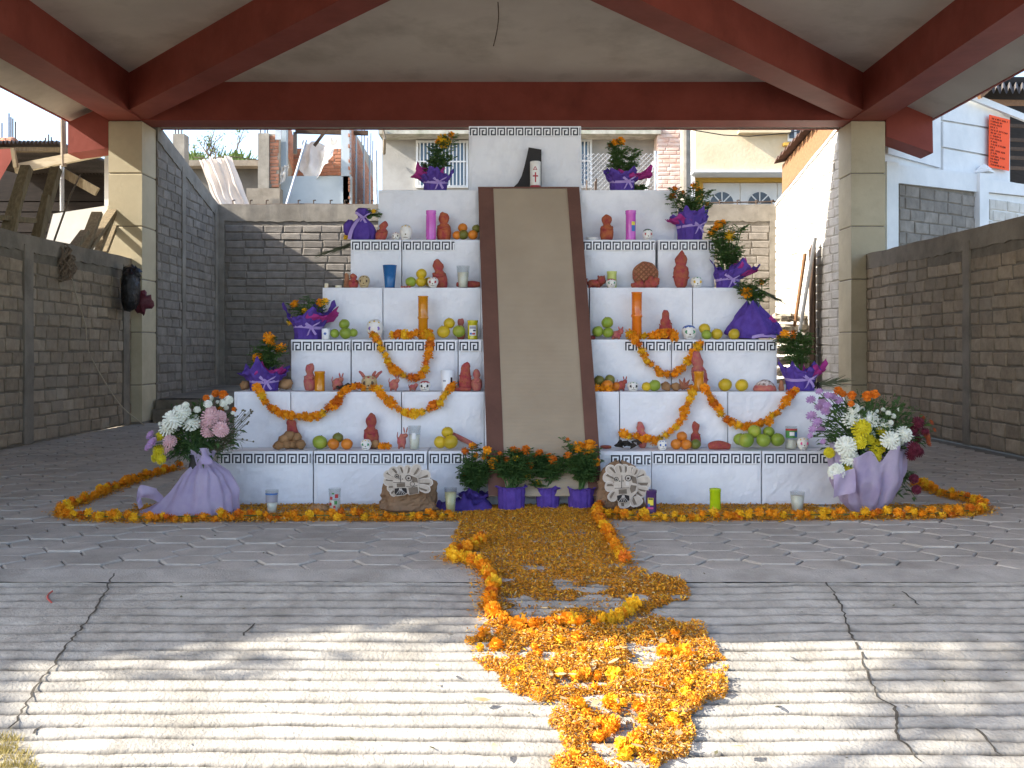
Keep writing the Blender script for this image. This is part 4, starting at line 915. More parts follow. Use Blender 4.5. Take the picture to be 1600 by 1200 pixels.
def daisy(seed, n=11):
    r = random.Random(seed); m = MB(); m.ball((0,0,.02), .22, 7, 4, (1,1,.6))
    for ring, (rad, lift) in enumerate(((1.0, .12), (.7, .35))):
        for k in range(n):
            a = 6.283*(k+r.random()*.5)/n; d = Vector((math.cos(a), math.sin(a), lift)); t1 = Vector((-math.sin(a), math.cos(a), 0))*.17
            m.add([d*.15-t1*.4, d*.15+t1*.4, d*rad*.8+t1, d*rad+Vector((0,0,.05)), d*rad*.8-t1], [(0,1,2,3,4)])
    return m
RUF = [ruffle(i) for i in range(6)]
HEAD = {('m', c, i): RUF[i].mesh('flower', M_MARI[c]) for c in range(3) for i in range(6)}
def head(parent, p, r, c=None, tilt=None, rr=R):
    if c is None: c = rr.choices((0, 1, 2), (6, 3, 1))[0]
    rot = tilt if tilt else (rr.uniform(-1.2, 1.2), rr.uniform(-1.2, 1.2), rr.uniform(0, 6.28))
    return place('flower', HEAD[('m', c, rr.randrange(6))], parent, p-world_of(parent), rot, (r*rr.uniform(.92,1.1),)*3)
GPATHS = []
def garland(pts, label, r=.034, step=.040, name='marigold_garland', jit=.008, cat='garland', grp='marigold garlands'):
    path = smoothpath(pts, 6)
    if path[0].z < .1: GPATHS.append((path, int(2000*sum((b_-a_).length for a_, b_ in zip(path, path[1:]))), .034))
    t = thing(name, path[len(path)//2], label, cat, grp)
    m = MB(); m.tube(path, .003, 4); m.build('string', M_GREEN, t)
    for p in frames(path, step):
        head(t, p+Vector((R.uniform(-jit,jit), R.uniform(-jit,jit), R.uniform(-jit,jit))), r*R.uniform(.82, 1.15))
    return t
def tier_pts(l, k, fr=-.045, back=.07):
    out = []
    for px, py in l:
        d = TD[k]+(fr if py > TY[k]+1 else back if py < TY[k]-6 else 0.0)
        out.append(at(px, py, d))
    return out
garland(tier_pts([(581,519),(590,533),(597,549),(607,567),(621,582),(637,590),(652,589),(663,579),(668,563),(670,547),(673,531),(669,519)], 2), 'marigold loop hung below the purple eyed skull and tall amber candle', r=.034)
garland([at(614,522,TD[2]+.07), at(628,522,TD[2]+.07), at(645,523,TD[2]+.05), at(660,522,TD[2]+.04), at(676,524,TD[2]+.03)], 'short marigold string lying around the foot of the tall amber candle', r=.034)
garland(tier_pts([(402,606),(408,620),(418,634),(432,644),(450,650),(468,652),(487,651),(505,645),(518,633),(530,620),(541,608)], 1)+[at(556,604,TD[1]+.06), at(573,606,TD[1]+.06)], 'marigold loop hung below the purple pot at the end of the second step', r=.032)
garland(tier_pts([(584,605),(595,615),(606,627),(620,637),(634,644),(652,645),(670,640),(684,630),(696,616),(708,604)], 1), 'marigold loop hung below the horned yellow skull and white cup', r=.032)
garland(tier_pts([(983,521),(994,534),(1003,550),(1015,568),(1030,580),(1046,586),(1062,578),(1076,563),(1086,548),(1096,531)], 2), 'marigold loop hung below the tall orange candle', r=.032)
garland([at(1008,525,TD[2]+.07), at(1022,523,TD[2]+.06), at(1038,522,TD[2]+.05), at(1050,520,TD[2]+.04), at(1054,532,TD[2]-.04)], 'short marigold string lying before the striped bread figure', r=.034)
garland(tier_pts([(1083,609),(1079,622),(1071,638),(1064,654),(1054,668),(1040,680),(1024,688),(1005,685),(985,681),(968,678)], 1), 'marigold string falling from the amber candle onto the bottom step', r=.032)
garland(tier_pts([(1101,609),(1111,622),(1120,638),(1132,652),(1150,663),(1172,667),(1192,660),(1210,648),(1222,636),(1233,620),(1244,607)], 1), 'marigold loop between the amber candle and the purple pot', r=.032)
t = thing('marigold_cluster', at(947, 611, TD[1]+.05), 'small marigold cluster before the tangerines at the mat edge', 'flowers')
for px, py, r in ((931,606,.028),(940,607,.026),(951,609,.036)): head(t, at(px, py, TD[1]+.02), r, 0)
t = thing('crushed_marigold', Vector((X(601,6.25), 6.25, TZ[0])), 'single flattened marigold lying before the pink bread on the bottom step', 'flower')
for dx in (-.02, .02, 0): head(t, Vector((X(601,6.25)+dx, 6.25, TZ[0]+.022)), .026, 0)

# garlands and petals on the floor
def fl(l, lift=.028): return [on_ground(x, y)+Vector((0,0,lift)) for x, y in l]
garland(fl([(284,733),(262,737),(240,743),(200,757),(160,773),(120,790),(97,802),(112,810),(150,814),(200,816),(260,815),(340,814),(420,813),(500,813),(580,813),(660,812),(712,811)]), 'marigold garland edging the floor around the pink and white bouquet', r=.027, step=.032, jit=.022)
garland(fl([(932,798),(940,806),(960,811),(1000,813),(1060,814),(1140,813),(1220,812),(1300,812),(1380,811),(1450,810),(1508,806),(1538,800),(1530,791),(1500,781),(1462,771),(1432,758)]), 'marigold garland edging the floor around the white and yellow bouquet', r=.027, step=.032, jit=.022)
garland(fl([(755,848),(736,862),(710,868),(708,879),(732,880),(755,895),(768,915),(766,940),(771,965),(800,982),(840,985),(880,980),(920,982),(960,974),(984,962),(990,950)]), 'marigold garland curling around the end of the petal path', r=.03, step=.034, jit=.006)
garland(fl([(932,806),(938,820),(952,842),(963,862),(980,886)]), 'straight marigold garland along one edge of the petal path', r=.03, step=.04, jit=.01)

M_PET = [mat('petal_orange', '#e3a02c', '#d68c20', rough=.75, scale=50, thin=.15), mat('petal_amber', '#eebb3c', '#e2a82c', rough=.75, scale=50, thin=.15), mat('petal_rust', '#c98a30', '#b07424', rough=.8, scale=50), mat('petal_dry', '#9c7230', '#7c5826', rough=.85, scale=50), mat('petal_straw', '#cdb88a', '#ab9668', rough=.9, scale=50)]
def inside(poly, x, y):
    c = False; n = len(poly)
    for i in range(n):
        x1, y1 = poly[i]; x2, y2 = poly[(i+1) % n]
        if (y1 > y) != (y2 > y) and x < (x2-x1)*(y-y1)/(y2-y1)+x1: c = not c
    return c
def petals(m, poly, n, thr, thick, size, wts, lim=6.14, nscale=5.0, clump=0.0):
    W_ = [on_ground(*q) for q in poly]; P = [(p.x, p.y) for p in W_]; x0, x1 = min(p[0] for p in P), max(p[0] for p in P); y0, y1 = min(p[1] for p in P), max(p[1] for p in P)
    k = 0; tries = 0
    while k < n and tries < n*14:
        tries += 1; x, y = R.uniform(x0, x1), R.uniform(y0, y1)
        if y > lim: continue
        ex, ey = x+.035*nz(x*9, y*9, 3), y+.035*nz(x*9, y*9, 8)
        if not inside(P, ex, ey): continue
        q = nz(x*nscale, y*nscale*1.6, 4)+.5*nz(x*nscale*3.1, y*nscale*3.1, 7)
        th_ = thr(x, y)
        if q < th_ and R.random() > .06: continue
        z0 = 0 if y >= RAMP_D else -(RAMP_D-y)*RAMP_S-.004
        hgt = R.random()**1.5*thick*(1+clump*max(0, nz(x*11, y*11, 2)))*min(1, .3+max(0, q-th_)*2)
        L = size*R.uniform(.6, 1.3); w = L*R.uniform(.22, .45); a = R.uniform(0, 6.283); pit = R.gauss(0, .5); roll = R.gauss(0, .6)
        d = Vector((math.cos(a)*math.cos(pit), math.sin(a)*math.cos(pit), math.sin(pit))); s_ = Vector((-math.sin(a), math.cos(a), math.sin(roll)*.8)).normalized()
        c = Vector((x, y, z0+hgt+.003)); bend = Vector((0, 0, L*.18))
        m.cur = R.choices(range(5), wts)[0]
        m.add([c-d*L*.5-s_*w*.3, c-d*L*.5+s_*w*.3, c+bend+s_*w*.5, c+d*L*.5, c+bend-s_*w*.5], [(0,1,2,3,4)]); k += 1
m = MB()
petals(m, [(140,806),(290,772),(345,788),(720,788),(925,788),(1310,786),(1420,770),(1480,782),(1535,799),(1480,811),(940,811),(720,815),(300,815),(140,812)], 30000, lambda x, y: -.38+.2*max(0, abs(x)-1.9), .012, .017, (5,3,3,1,.4))
petals(m, [(720,793),(930,793),(945,830),(985,886),(1010,890),(1000,905),(760,905),(725,880),(705,840),(722,815)], 26000, lambda x, y: -.55+.45*max(0,(4.9-y)), .014, .017, (5,3,3,1,.5))
petals(m, [(745,890),(1000,890),(1070,910),(1075,932),(1040,950),(1000,965),(980,978),(780,980),(750,950)], 14000, lambda x, y: -.14, .02, .016, (4,2,4,1.5,.8), nscale=4)
petals(m, [(720,985),(770,975),(820,992),(960,985),(1020,963),(1090,982),(1138,1040),(1130,1092),(1078,1112),(1086,1150),(1040,1200),(1010,1260),(850,1250),(885,1150),(815,1090),(740,1030)], 42000, lambda x, y: -.24, .03, .0135, (5,4,3.5,1,1.8), clump=1.6)
for path, n_, wd in GPATHS:
    fr_ = frames(path, .02)
    for _ in range(n_):
        c = R.choice(fr_)+Vector((R.gauss(0, wd), R.gauss(0, wd), 0)); y = c.y
        if y > 6.13 and abs(c.x-.1) < 2.05: continue
        c.z = (0 if y >= RAMP_D else -(RAMP_D-y)*RAMP_S)+.004+R.random()**2*.02; L = .016*R.uniform(.6,1.3); w = L*R.uniform(.22,.45); a = R.uniform(0,6.283)
        d = Vector((math.cos(a), math.sin(a), R.gauss(0,.4))); s_ = Vector((-math.sin(a), math.cos(a), R.gauss(0,.4))); m.cur = R.choices(range(5), (5,3,2,.6,.3))[0]
        m.add([c-d*L*.5-s_*w*.3, c-d*L*.5+s_*w*.3, c+s_*w*.5, c+d*L*.5, c-s_*w*.5], [(0,1,2,3,4)])
pet = m.build('marigold_petals', M_PET, origin=(.1, 5, 0)); tag(pet, 'loose orange marigold petals strewn on the floor and ramp', 'petals', kind='stuff')
# whole heads crushed into the sunlit heap
t = thing('marigold_heap', on_ground(960, 1100), 'sunlit heap of crushed marigold heads at the end of the path', 'flowers')
for i in range(85):
    while True:
        px, py = R.uniform(730, 1135), R.uniform(985, 1230)
        if inside([(735,990),(1090,985),(1130,1040),(1125,1090),(1075,1105),(1080,1150),(1035,1200),(1005,1240),(870,1240),(890,1150),(820,1080),(745,1025)], px, py) and (nz(px*.02, py*.03, 3) > -.1 or R.random() < .15): break
    head(t, on_ground(px, py)+Vector((0,0,R.uniform(.008,.022))), R.uniform(.016, .027), R.choices((0,1),(6,3))[0])
M_DRYL = mat('dry_leaf', '#c9b48c', '#a48a60', rough=.85, scale=20, thin=.2)
m = MB()
for i in range(46):
    px, py = R.gauss(960, 95), R.uniform(960, 1200); p = on_ground(px, py)+Vector((0,0,R.uniform(.02,.05))); a = R.uniform(0,6.28); L = R.uniform(.014,.034); d = Vector((math.cos(a), math.sin(a), R.uniform(-.2,.4)))*L; s_ = Vector((-math.sin(a), math.cos(a), R.uniform(-.4,.4)))*L*.4
    m.add([p-d, p-d*.2+s_, p+d*.5+s_*.8, p+d, p+d*.4-s_, p-d*.3-s_*.9], [(0,1,2,3,4,5)])
tag(m.build('dry_leaves', M_DRYL), 'dry pale leaves scattered over the marigold heap', 'leaves', kind='stuff')
m = MB()
for i in range(60):
    px, py = R.uniform(30, 1580), R.uniform(830, 1190); p = on_ground(px, py)+Vector((0,0,.004)); a = R.uniform(0,6.28); L = R.uniform(.005,.013); d = Vector((math.cos(a), math.sin(a), .2))*L; s_ = Vector((-math.sin(a), math.cos(a), .1))*L*.5
    m.add([p-d, p+s_, p+d, p-s_], [(0,1,2,3)])
for i in range(30):
    px, py = R.uniform(1130, 1205), R.uniform(789, 803); p = on_floor(px, py)+Vector((0,0,.012)); a = R.uniform(-.5,.5); L = R.uniform(.05,.12); d = Vector((math.cos(a), math.sin(a), R.uniform(-.05,.08)))*L; s_ = Vector((-math.sin(a), math.cos(a), 0))*.004
    m.add([p-d, p+s_, p+d, p-s_], [(0,1,2,3)])
tag(m.build('leaf_litter', mat('litter', '#6f6a4c', '#4e4a35', rough=.9, scale=30)), 'tiny leaf scraps and grass blades littering the floor', 'litter', kind='stuff')
# ---------------------------------------------------------------- offerings
def spot(k, px, off=.09):
    """a place on top of step k (0 is the bottom step); off is metres behind its front edge"""
    d = TD[k]+off; return Vector((X(px, d), d, TZ[k]+.001)), d/F
def fspot(px, py): p = on_floor(px, py, .004); return p, p.y/F
STEP = ['bottom', 'second', 'third', 'fourth', 'fifth', 'sixth']

# ---- fruit
FRUIT = {'green': mat('green_orange_skin', '#7f9a34', '#a3a63a', rough=.42, scale=14, bump=.12, bscale=180, rand=.1, spec=.5),
         'lime': mat('lime_skin', '#93a53a', '#7d9130', rough=.4, scale=16, bump=.12, bscale=180, rand=.1, spec=.5),
         'yellow': mat('yellow_orange_skin', '#d3b021', '#b9a02a', rough=.4, scale=12, bump=.12, bscale=180, rand=.1, spec=.5),
         'orange': mat('tangerine_skin', '#d9842a', '#c9741f', rough=.42, scale=14, bump=.15, bscale=180, rand=.1, spec=.5),
         'olive': mat('olive_skin', '#7d7432', '#5f6a2a', rough=.45, scale=12, bump=.12, bscale=180, rand=.1, spec=.5),
         'brown': mat('brown_root_skin', '#a9825a', '#8c6742', rough=.85, scale=14, bump=.3, bscale=60, rand=.15)}
M_STEM = mat('fruit_stem', '#55602c', '#6f5a35', rough=.8, scale=40)
_fm = {}
for c in FRUIT:
    for i in range(2):
        m = MB(); br = c == 'brown'
        m.ball((0,0,0), 1, 16, 11, (1.02, 1.0, .93) if not br else (1.1,.95,.85), lump=.05 if not br else .3, seed=i+3); _fm[(c, i)] = m.mesh('fruit', FRUIT[c], smooth=True)
m = MB(); m.lathe([(.13,-.02),(.10,.04),(.05,.07),(.03,.12)], 6); _stem = m.mesh('stem', M_STEM)
def fruit(k, px, py, r, c, label, off=None, name=None, cat=None):
    """py is the photo row of the fruit's centre; a fruit higher than one radius above the step rests on its neighbours"""
    if off is None: off = .07
    if k >= 0: d = TD[k]+off; z = max(TZ[k]+r*d/F*.95, H+(HY-py)*d/F)
    else: d = on_floor(px, py+r).y; z = r*d/F*.95
    n = name or {'green':'green_orange','lime':'lime','yellow':'yellow_orange','orange':'tangerine','olive':'green_tangerine','brown':'brown_root'}[c]
    o = bpy.data.objects.new(n, _fm[(c, R.randrange(2))]); COL.objects.link(o); rr_ = r*d/F
    o.location = (X(px, d), d, z); o.scale = (rr_,)*3; o.rotation_euler = (R.uniform(-.5,.5), R.uniform(-.5,.5), R.uniform(0,6.28))
    tag(o, label, cat or ('root' if c == 'brown' else 'fruit'), 'fruit and roots on the altar')
    if c != 'brown': place('stem', _stem, o, (0, 0, .9))
    return o
def pile(k, where, items, off=.07):
    for (px, py, r, c, pos, *o_) in items:
        nm = {'green':'green orange','lime':'lime','yellow':'yellow orange','orange':'tangerine','olive':'greenish tangerine','brown':'brown knobbly root'}[c]
        fruit(k, px, py, r, c, f'{nm} {pos} {where}', o_[0] if o_ else off)
pile(4, 'beside the red bread figure near the mat top', [(714,367.5,7,'orange','lowest and outermost'), (724,367,8,'olive','in the pile middle'), (723,356,7.5,'orange','topmost', .09), (739,367,8,'orange','nearest the mat'), (744.5,357.5,7,'olive','resting highest against the mat', .1)])
pile(3, 'by the blue tumbler on the fourth step', [(642,440.5,8.5,'green','outermost'), (658.5,428,8.5,'yellow','topmost', .08), (658,440.5,8.2,'yellow','in front'), (670,440,7.5,'yellow','behind the small white skull', .13)])
pile(2, 'in the lime pile beside the purple pot', [(523,521,7.5,'lime','outermost'), (538,506.5,8.5,'lime','topmost', .08), (540,520.5,9.5,'lime','foremost', .05), (552,520,7,'lime','innermost')])
pile(2, 'beside the yellow label tin', [(702,505,9,'yellow','topmost', .08), (693,518.5,10.3,'yellow','bottom outer', .06), (717,517.5,10,'green','bottom inner', .06)])
pile(2, 'beside the mat and curled pink bread', [(949,504,9.5,'green','topmost', .08), (934,518,9,'lime','nearest the mat', .06), (950,519.5,8.5,'lime','lowest in front', .05)])
pile(2, 'between the green eyed skull and purple cone', [(1101,514,9,'yellow','topmost', .1), (1104,524,8,'lime','foremost', .05), (1120,522.5,9.2,'yellow','second in the row', .08), (1147,523,9,'yellow','partly behind purple paper', .06)])
pile(1, 'in the pile at the mat edge, second step', [(936,595,9,'olive','uppermost dark', .11), (953,593,8,'olive','upper inner dark', .13), (949,604,9.3,'orange','foremost large', .07), (963,605,7.5,'orange','smaller', .1)])
pile(1, 'between small white skull and brown roots, second step', [(1010,604.5,7.5,'yellow','smaller'), (1023,603.5,9.5,'lime','larger')])
pile(1, 'standing alone on the second step', [(1133,601.5,10.5,'yellow','nearer the amber candle'), (1159,602,10,'yellow','nearer the sugared bun')])
pile(0, 'in the row before the tall red figure, bottom step', [(500,693,11.5,'green','big', .12), (521,695,9.2,'orange','left front', .1), (528,684,8.6,'olive','topmost', .12), (542,695,9.2,'orange','right front', .1)], .1)
pile(0, 'beside the milk glass on the bottom step', [(688,691,10.2,'yellow','outer', .1), (699,675.5,9.2,'yellow','topmost', .12), (704,690.5,11.5,'yellow','biggest', .08)])
pile(0, 'in the tangerine pile below the marigold string', [(1056.5,694,8.6,'orange','outermost', .1), (1065.5,682,8.4,'orange','topmost', .12), (1072,695,8.6,'orange','front', .09), (1087,694,8.2,'olive','innermost', .1)])
pile(0, 'in the heap beside the labelled glass', [(1166,688,12,'green','large foremost', .08), (1179,674,10.5,'green','topmost', .12), (1193,688,11.2,'lime','middle front', .08), (1201,675,9,'lime','upper inner', .13), (1215,687,11,'lime','innermost', .09), (1156,686.5,10,'lime','outermost rear', .13)])
for i, (px, py, r, pos) in enumerate(((437,697,8,'small low'), (448,694,8,'front'), (459,695,9,'broad front'), (469,696,8.5,'inner'), (451,681,9,'topmost'), (463,683,8.5,'upper inner'), (443,686,8,'upper outer'), (432,699,6,'smallest outer'))):
    fruit(0, px, py, r, 'brown', f'{pos} brown root in the heap near the pink and white bouquet', .1+.02*(i % 3))
for px, py, r, pos in ((1041,604,8,'round'), (1056,605,7.5,'darker')): fruit(1, px, py, r, 'brown', f'{pos} brown root between yellow orange and dried bread star', .08)
for px, r, pos in ((489,6,'outer'), (498,7,'middle'), (507,6.5,'inner')): fruit(-1, px, 794, r, 'brown', f'{pos} of three small brown rolls on the floor petals', name='bread_roll', cat='bread')
fruit(1, 383, 602, 8, 'brown', 'brown roll beside the purple pot at the step end', .09, 'bread_roll', 'bread')
fruit(1, 446, 600, 10, 'brown', 'brown roll behind the purple pot at the step end', .16, 'bread_roll', 'bread')
fruit(0, 587, 694, 7.5, 'brown', 'brown roll behind the green eyed skull, bottom step', .12, 'bread_roll', 'bread')

# ---- bread figures
BREAD = {'red': mat('red_sugar_bread', '#9c3644', '#a8603f', rough=.8, scale=34, detail=3, bump=.6, bscale=110, rand=.1),
         'pink': mat('pink_sugar_bread', '#b3525c', '#b5785c', rough=.8, scale=36, detail=3, bump=.6, bscale=110, rand=.1),
         'rust': mat('rust_bread', '#b3683a', '#943438', rough=.8, scale=32, detail=3, bump=.6, bscale=110, rand=.1),
         'tan': mat('tan_bread', '#a87c56', '#985643', rough=.8, scale=12, bump=.4, bscale=60)}
PROF = {'doll': [(.0,0),(.62,.01),(.82,.06),(.97,.2),(1.0,.34),(.9,.48),(.66,.58),(.5,.63),(.62,.69),(.74,.77),(.7,.86),(.5,.95),(.22,.995),(0,1)],
        'swaddle': [(0,0),(.45,.01),(.7,.08),(.92,.25),(1,.42),(.86,.56),(.62,.63),(.74,.7),(.78,.76),(.6,.84),(.5,.9),(.42,.96),(.18,.995),(0,1)],
        'tier': [(0,0),(.85,.01),(1,.06),(1,.22),(.86,.28),(.92,.33),(.9,.46),(.7,.52),(.78,.57),(.74,.68),(.55,.73),(.52,.78),(.5,.9),(.3,.98),(0,1)],
        'cone': [(0,0),(.8,.01),(1,.1),(.98,.3),(.85,.5),(.7,.7),(.66,.78),(.72,.84),(.6,.93),(.3,.99),(0,1)]}
def doll(k, px, w, h, label, c='red', style='doll', off=.11, lean=0.0, arms=True, base=None, depth=.62):
    p, s = base if base else spot(k, px, off); ww, hh = w*s/2, h*s; sd = px*.13
    t = thing('bread_figure', p, label, 'bread figure', 'bread figures on the altar'); m = MB()
    prof = [(r_*ww, z*hh) for r_, z in PROF[style]]
    sh = lambda q: Vector((q.x+lean*q.z, q.y+.02*q.z/hh*0, q.z))
    m.lathe(prof, 18, c=p, sy=depth, fn=lambda q, i, kk: sh(q*(1+.10*nz(q.x*30+sd, q.y*30, q.z*26))+Vector((0,0,.0))), cap=False)
    m.build('body', BREAD[c], t, smooth=True)
    if arms:
        for s_ in (-1, 1):
            q = MB(); z = hh*.47; pts = [Vector((s_*ww*.78, -ww*.35*depth, z+hh*.05)), Vector((s_*ww*.45, -ww*.86*depth, z-hh*.02)), Vector((-s_*ww*.1, -ww*1.0*depth, z-hh*.06))]
            q.tube([p+sh(v) for v in pts], [ww*.17, ww*.16, ww*.12], 7); q.build('arm', BREAD[c], t, smooth=True)
    else:
        for z_, r_ in ((.3, 1.02), (.52, .9)):
            q = MB(); q.tube([p+sh(Vector((math.cos(a)*ww*r_*.98, math.sin(a)*ww*r_*depth, hh*(z_+.04*math.sin(a*2+sd))))) for a in [math.pi+math.pi*i/8 for i in range(9)]], ww*.08, 6); q.build('dough_band', BREAD[c], t, smooth=True)
    return t
def beast(k, px, w, h, label, c='pink', off=.1, ears=True, tail=True, base=None):
    p, s = base if base else spot(k, px, off); L, hh = w*s, h*s
    t = thing('bread_animal', p, label, 'bread animal', 'bread animals on the altar'); m = MB()
    m.ball(p+Vector((-.06*L, 0, hh*.38)), L*.34, 12, 8, (1.15, .62, hh*.9/L), lump=.25, seed=px); b = m.build('body', BREAD[c], t, smooth=True)
    m = MB(); m.ball(p+Vector((L*.26, -.1*L, hh*.62)), L*.2, 10, 7, (1.1, .9, 1), lump=.3, seed=px+1); hd = m.build('head', BREAD[c], t, smooth=True)
    if ears:
        for sx in (-1, 1):
            m = MB(); m.tube([p+Vector((L*.26+sx*L*.07, -.06*L, hh*.75)), p+Vector((L*.26+sx*L*.13, -.04*L, hh*.9)), p+Vector((L*.26+sx*L*.16, -.03*L, hh*1.0))], [L*.05, L*.06, L*.025], 6); m.build('ear', BREAD[c], hd, smooth=True)
    for sx, sy in ((-.28,-1),(-.28,1),(.12,-1),(.12,1)):
        m = MB(); m.tube([p+Vector((sx*L, sy*L*.14, hh*.3)), p+Vector((sx*L*1.1, sy*L*.17, hh*.02))], [L*.085, L*.07], 7); m.build('leg', BREAD[c], t, smooth=True)
    if tail: m = MB(); m.tube([p+Vector((-.4*L,0,hh*.4)), p+Vector((-.47*L,0,hh*.6)), p+Vector((-.42*L,0,hh*.78))], [L*.05, L*.045, L*.025], 6); m.build('tail', BREAD[c], t, smooth=True)
    return t
doll(4, 594, 19, 30, 'small red bread figure against the purple bundle, fifth step', 'red', lean=.22, off=.08)
doll(4, 693.5, 23, 45, 'rust bread figure standing beside the first pink candle', 'rust', off=.12)
doll(4, 948, 22, 42, 'rust bread figure beside the labelled pink candle', 'rust')
doll(3, 552.5, 16, 23, 'small red bread figure beside the tan skull', 'red', off=.08)
doll(3, 542, 10, 24, 'thin tan bread stick behind the small red figure', 'tan', 'cone', off=.13, arms=False)
doll(3, 689, 24, 45, 'red bread figure standing behind the small white skull, fourth step', 'red', off=.14, lean=-.12)
doll(3, 1064, 25, 59, 'biggest red bread figure, swaddled, standing by the woven bread', 'red', 'swaddle', off=.12, arms=False)
doll(2, 720, 14, 34, 'pink bread figure peeping over the oranges beside the yellow tin', 'pink', off=.15, arms=False)
doll(2, 1040, 22, 46, 'striped bread figure in stacked rolls beside the tall orange candle', 'red', 'tier', off=.13, arms=False)
doll(1, 484, 19, 43, 'pink bread figure standing beside the short amber candle, second step', 'pink', off=.10)
doll(1, 727, 21, 44, 'taller of two red bread figures at the mat edge', 'red', 'cone', off=.10, arms=False)
doll(1, 745, 17, 33, 'shorter of two red bread figures at the mat edge', 'pink', off=.08)
doll(1, 1096, 25, 62, 'tall slanting pink bread figure behind the amber candle', 'pink', 'swaddle', off=.15, lean=-.14, arms=False)
doll(1, 1221, 9, 17, 'small brown bread stick beside the purple pot, second step', 'tan', 'cone', off=.1, arms=False)
doll(0, 580, 24, 55, 'tall dark red bread figure behind the green eyed skull', 'red', off=.17)
doll(0, 1087, 16, 42, 'slim red bread figure behind the tangerine pile', 'red', off=.17)
doll(0, 461, 22, 46, 'leaning red bread figure behind the heap of brown roots', 'red', 'cone', off=.18, lean=-.15, arms=False)
doll(0, 1004, 17, 42, 'pink bread figure with narrow neck behind the marigold string', 'pink', 'swaddle', off=.19, lean=-.1, arms=False)
beast(0, 629, 18, 34, 'pink bread animal beside the milk glass, bottom step', 'pink', off=.13)
beast(1, 616, 18, 26, 'pink bread animal under the marigold loop', 'pink', off=.08)
beast(1, 646, 16, 14, 'low pink bread scrap beside the small skull, second step', 'pink', off=.13, ears=False)
beast(1, 528, 20, 28, 'pink bread animal behind the dark dried pods', 'pink', off=.14)
beast(1, 972, 17, 23, 'red bread animal with pricked ears beside the small white skull', 'red', off=.09)
beast(2, 964, 22, 20, 'curled pink bread animal beside the green oranges', 'pink', off=.06)
beast(3, 931, 32, 20, 'flat red bread animal lying at the mat edge', 'red', off=.1)
def loaf(pts, rad, label, c='red', name='bread_stick', cat='bread'):
    m = MB(); n = len(pts); m.tube(smoothpath(pts, 4), [rad*(.45+.55*math.sin(math.pi*(i+.6)/((n-1)*4+1.2))) for i in range((n-1)*4+1)], 9)
    return tag(m.build(name, BREAD[c], smooth=True), label, cat)
z = TZ[3]+.03; loaf([Vector((X(713,6.9),6.92,z)), Vector((X(725,6.9),6.93,z-.004)), Vector((X(740,6.9),6.93,z)), Vector((X(750,6.9),6.93,z))], .026, 'long red bread stick lying behind the milk glass, fourth step')
loaf([at(706,677,6.33), at(722,686,6.3), at(746,697,6.27)], .017, 'long red bread stick leaning beside the yellow oranges', 'pink')
loaf([Vector((X(1107,6.25),6.25,TZ[0]+.02)), Vector((X(1116,6.25),6.24,TZ[0]+.028)), Vector((X(1128,6.25),6.25,TZ[0]+.026)), Vector((X(1141,6.25),6.25,TZ[0]+.018))], .03, 'lumpy pink bread lying alone on the bottom step', 'red', 'bread_lump')
loaf([Vector((X(938,6.3),6.3,TZ[0]+.012)), Vector((X(955,6.3),6.29,TZ[0]+.012))], .012, 'thin dark red bread stick at the mat foot', 'red')
loaf([Vector((X(708,6.44),6.44,TZ[1]+.012)), Vector((X(722,6.43),6.43,TZ[1]+.014)), Vector((X(736,6.43),6.43,TZ[1]+.012))], .014, 'dark red bread strip before the two red figures', 'red')
loaf([Vector((X(923,6.66),6.66,TZ[2]+.014)), Vector((X(929,6.68),6.68,TZ[2]+.014))], .016, 'red bread end touching the mat edge, third step', 'red')
for i, x in enumerate((628, 632, 636, 640)):
    m = MB(); m.ball(Vector((X(x,6.86), 6.86, TZ[3]+.008)), .009, 7, 5); tag(m.build('pink_sweet', BREAD['pink'], smooth=True), ['first', 'second', 'third', 'fourth'][i]+' small pink sweet from the blue tumbler, fourth step', 'sweet', 'pink sweets')
# round woven bread with red dough at its foot
p, s = spot(3, 1008.5, .14); t = thing('woven_bread', p, 'big round tan bread with lattice top and red dough figures', 'bread')
m = MB(); c = p+Vector((0,0,22*s)); m.ball(c, 20.5*s, 20, 12, (1,.45,1), lump=.08); m.build('loaf', BREAD['tan'], t, smooth=True)
for i in range(-3, 4):
    for sg in (-1, 1):
        m = MB(); pts = []
        for j in range(9):
            v = (j/8-.5)*1.9; u_ = i*.27; q = Vector(((u_+v*sg*.75), 0, (v*.75-u_*sg*.4)))
            if q.length < .97: pts.append(c+Vector((q.x*20*s, -20.8*s*.45*math.sqrt(max(0,1-q.length_squared)), q.z*20*s)))
        if len(pts) > 2: m.tube(pts, .005, 5); m.build('lattice_strip', mat('lattice_dough', '#8a5c3e', '#744a31', rough=.8, scale=30), t)
for dx, dz, r in ((-17,4,6),(-9,6,7),(2,5,7),(11,7,7),(7,14,5),(15,12,5)):
    m = MB(); m.ball(p+Vector((dx*s, -.05, dz*s)), r*s, 9, 6, (1.1,.8,1), lump=.5, seed=dx); m.build('dough_lump', BREAD['red'], t, smooth=True)
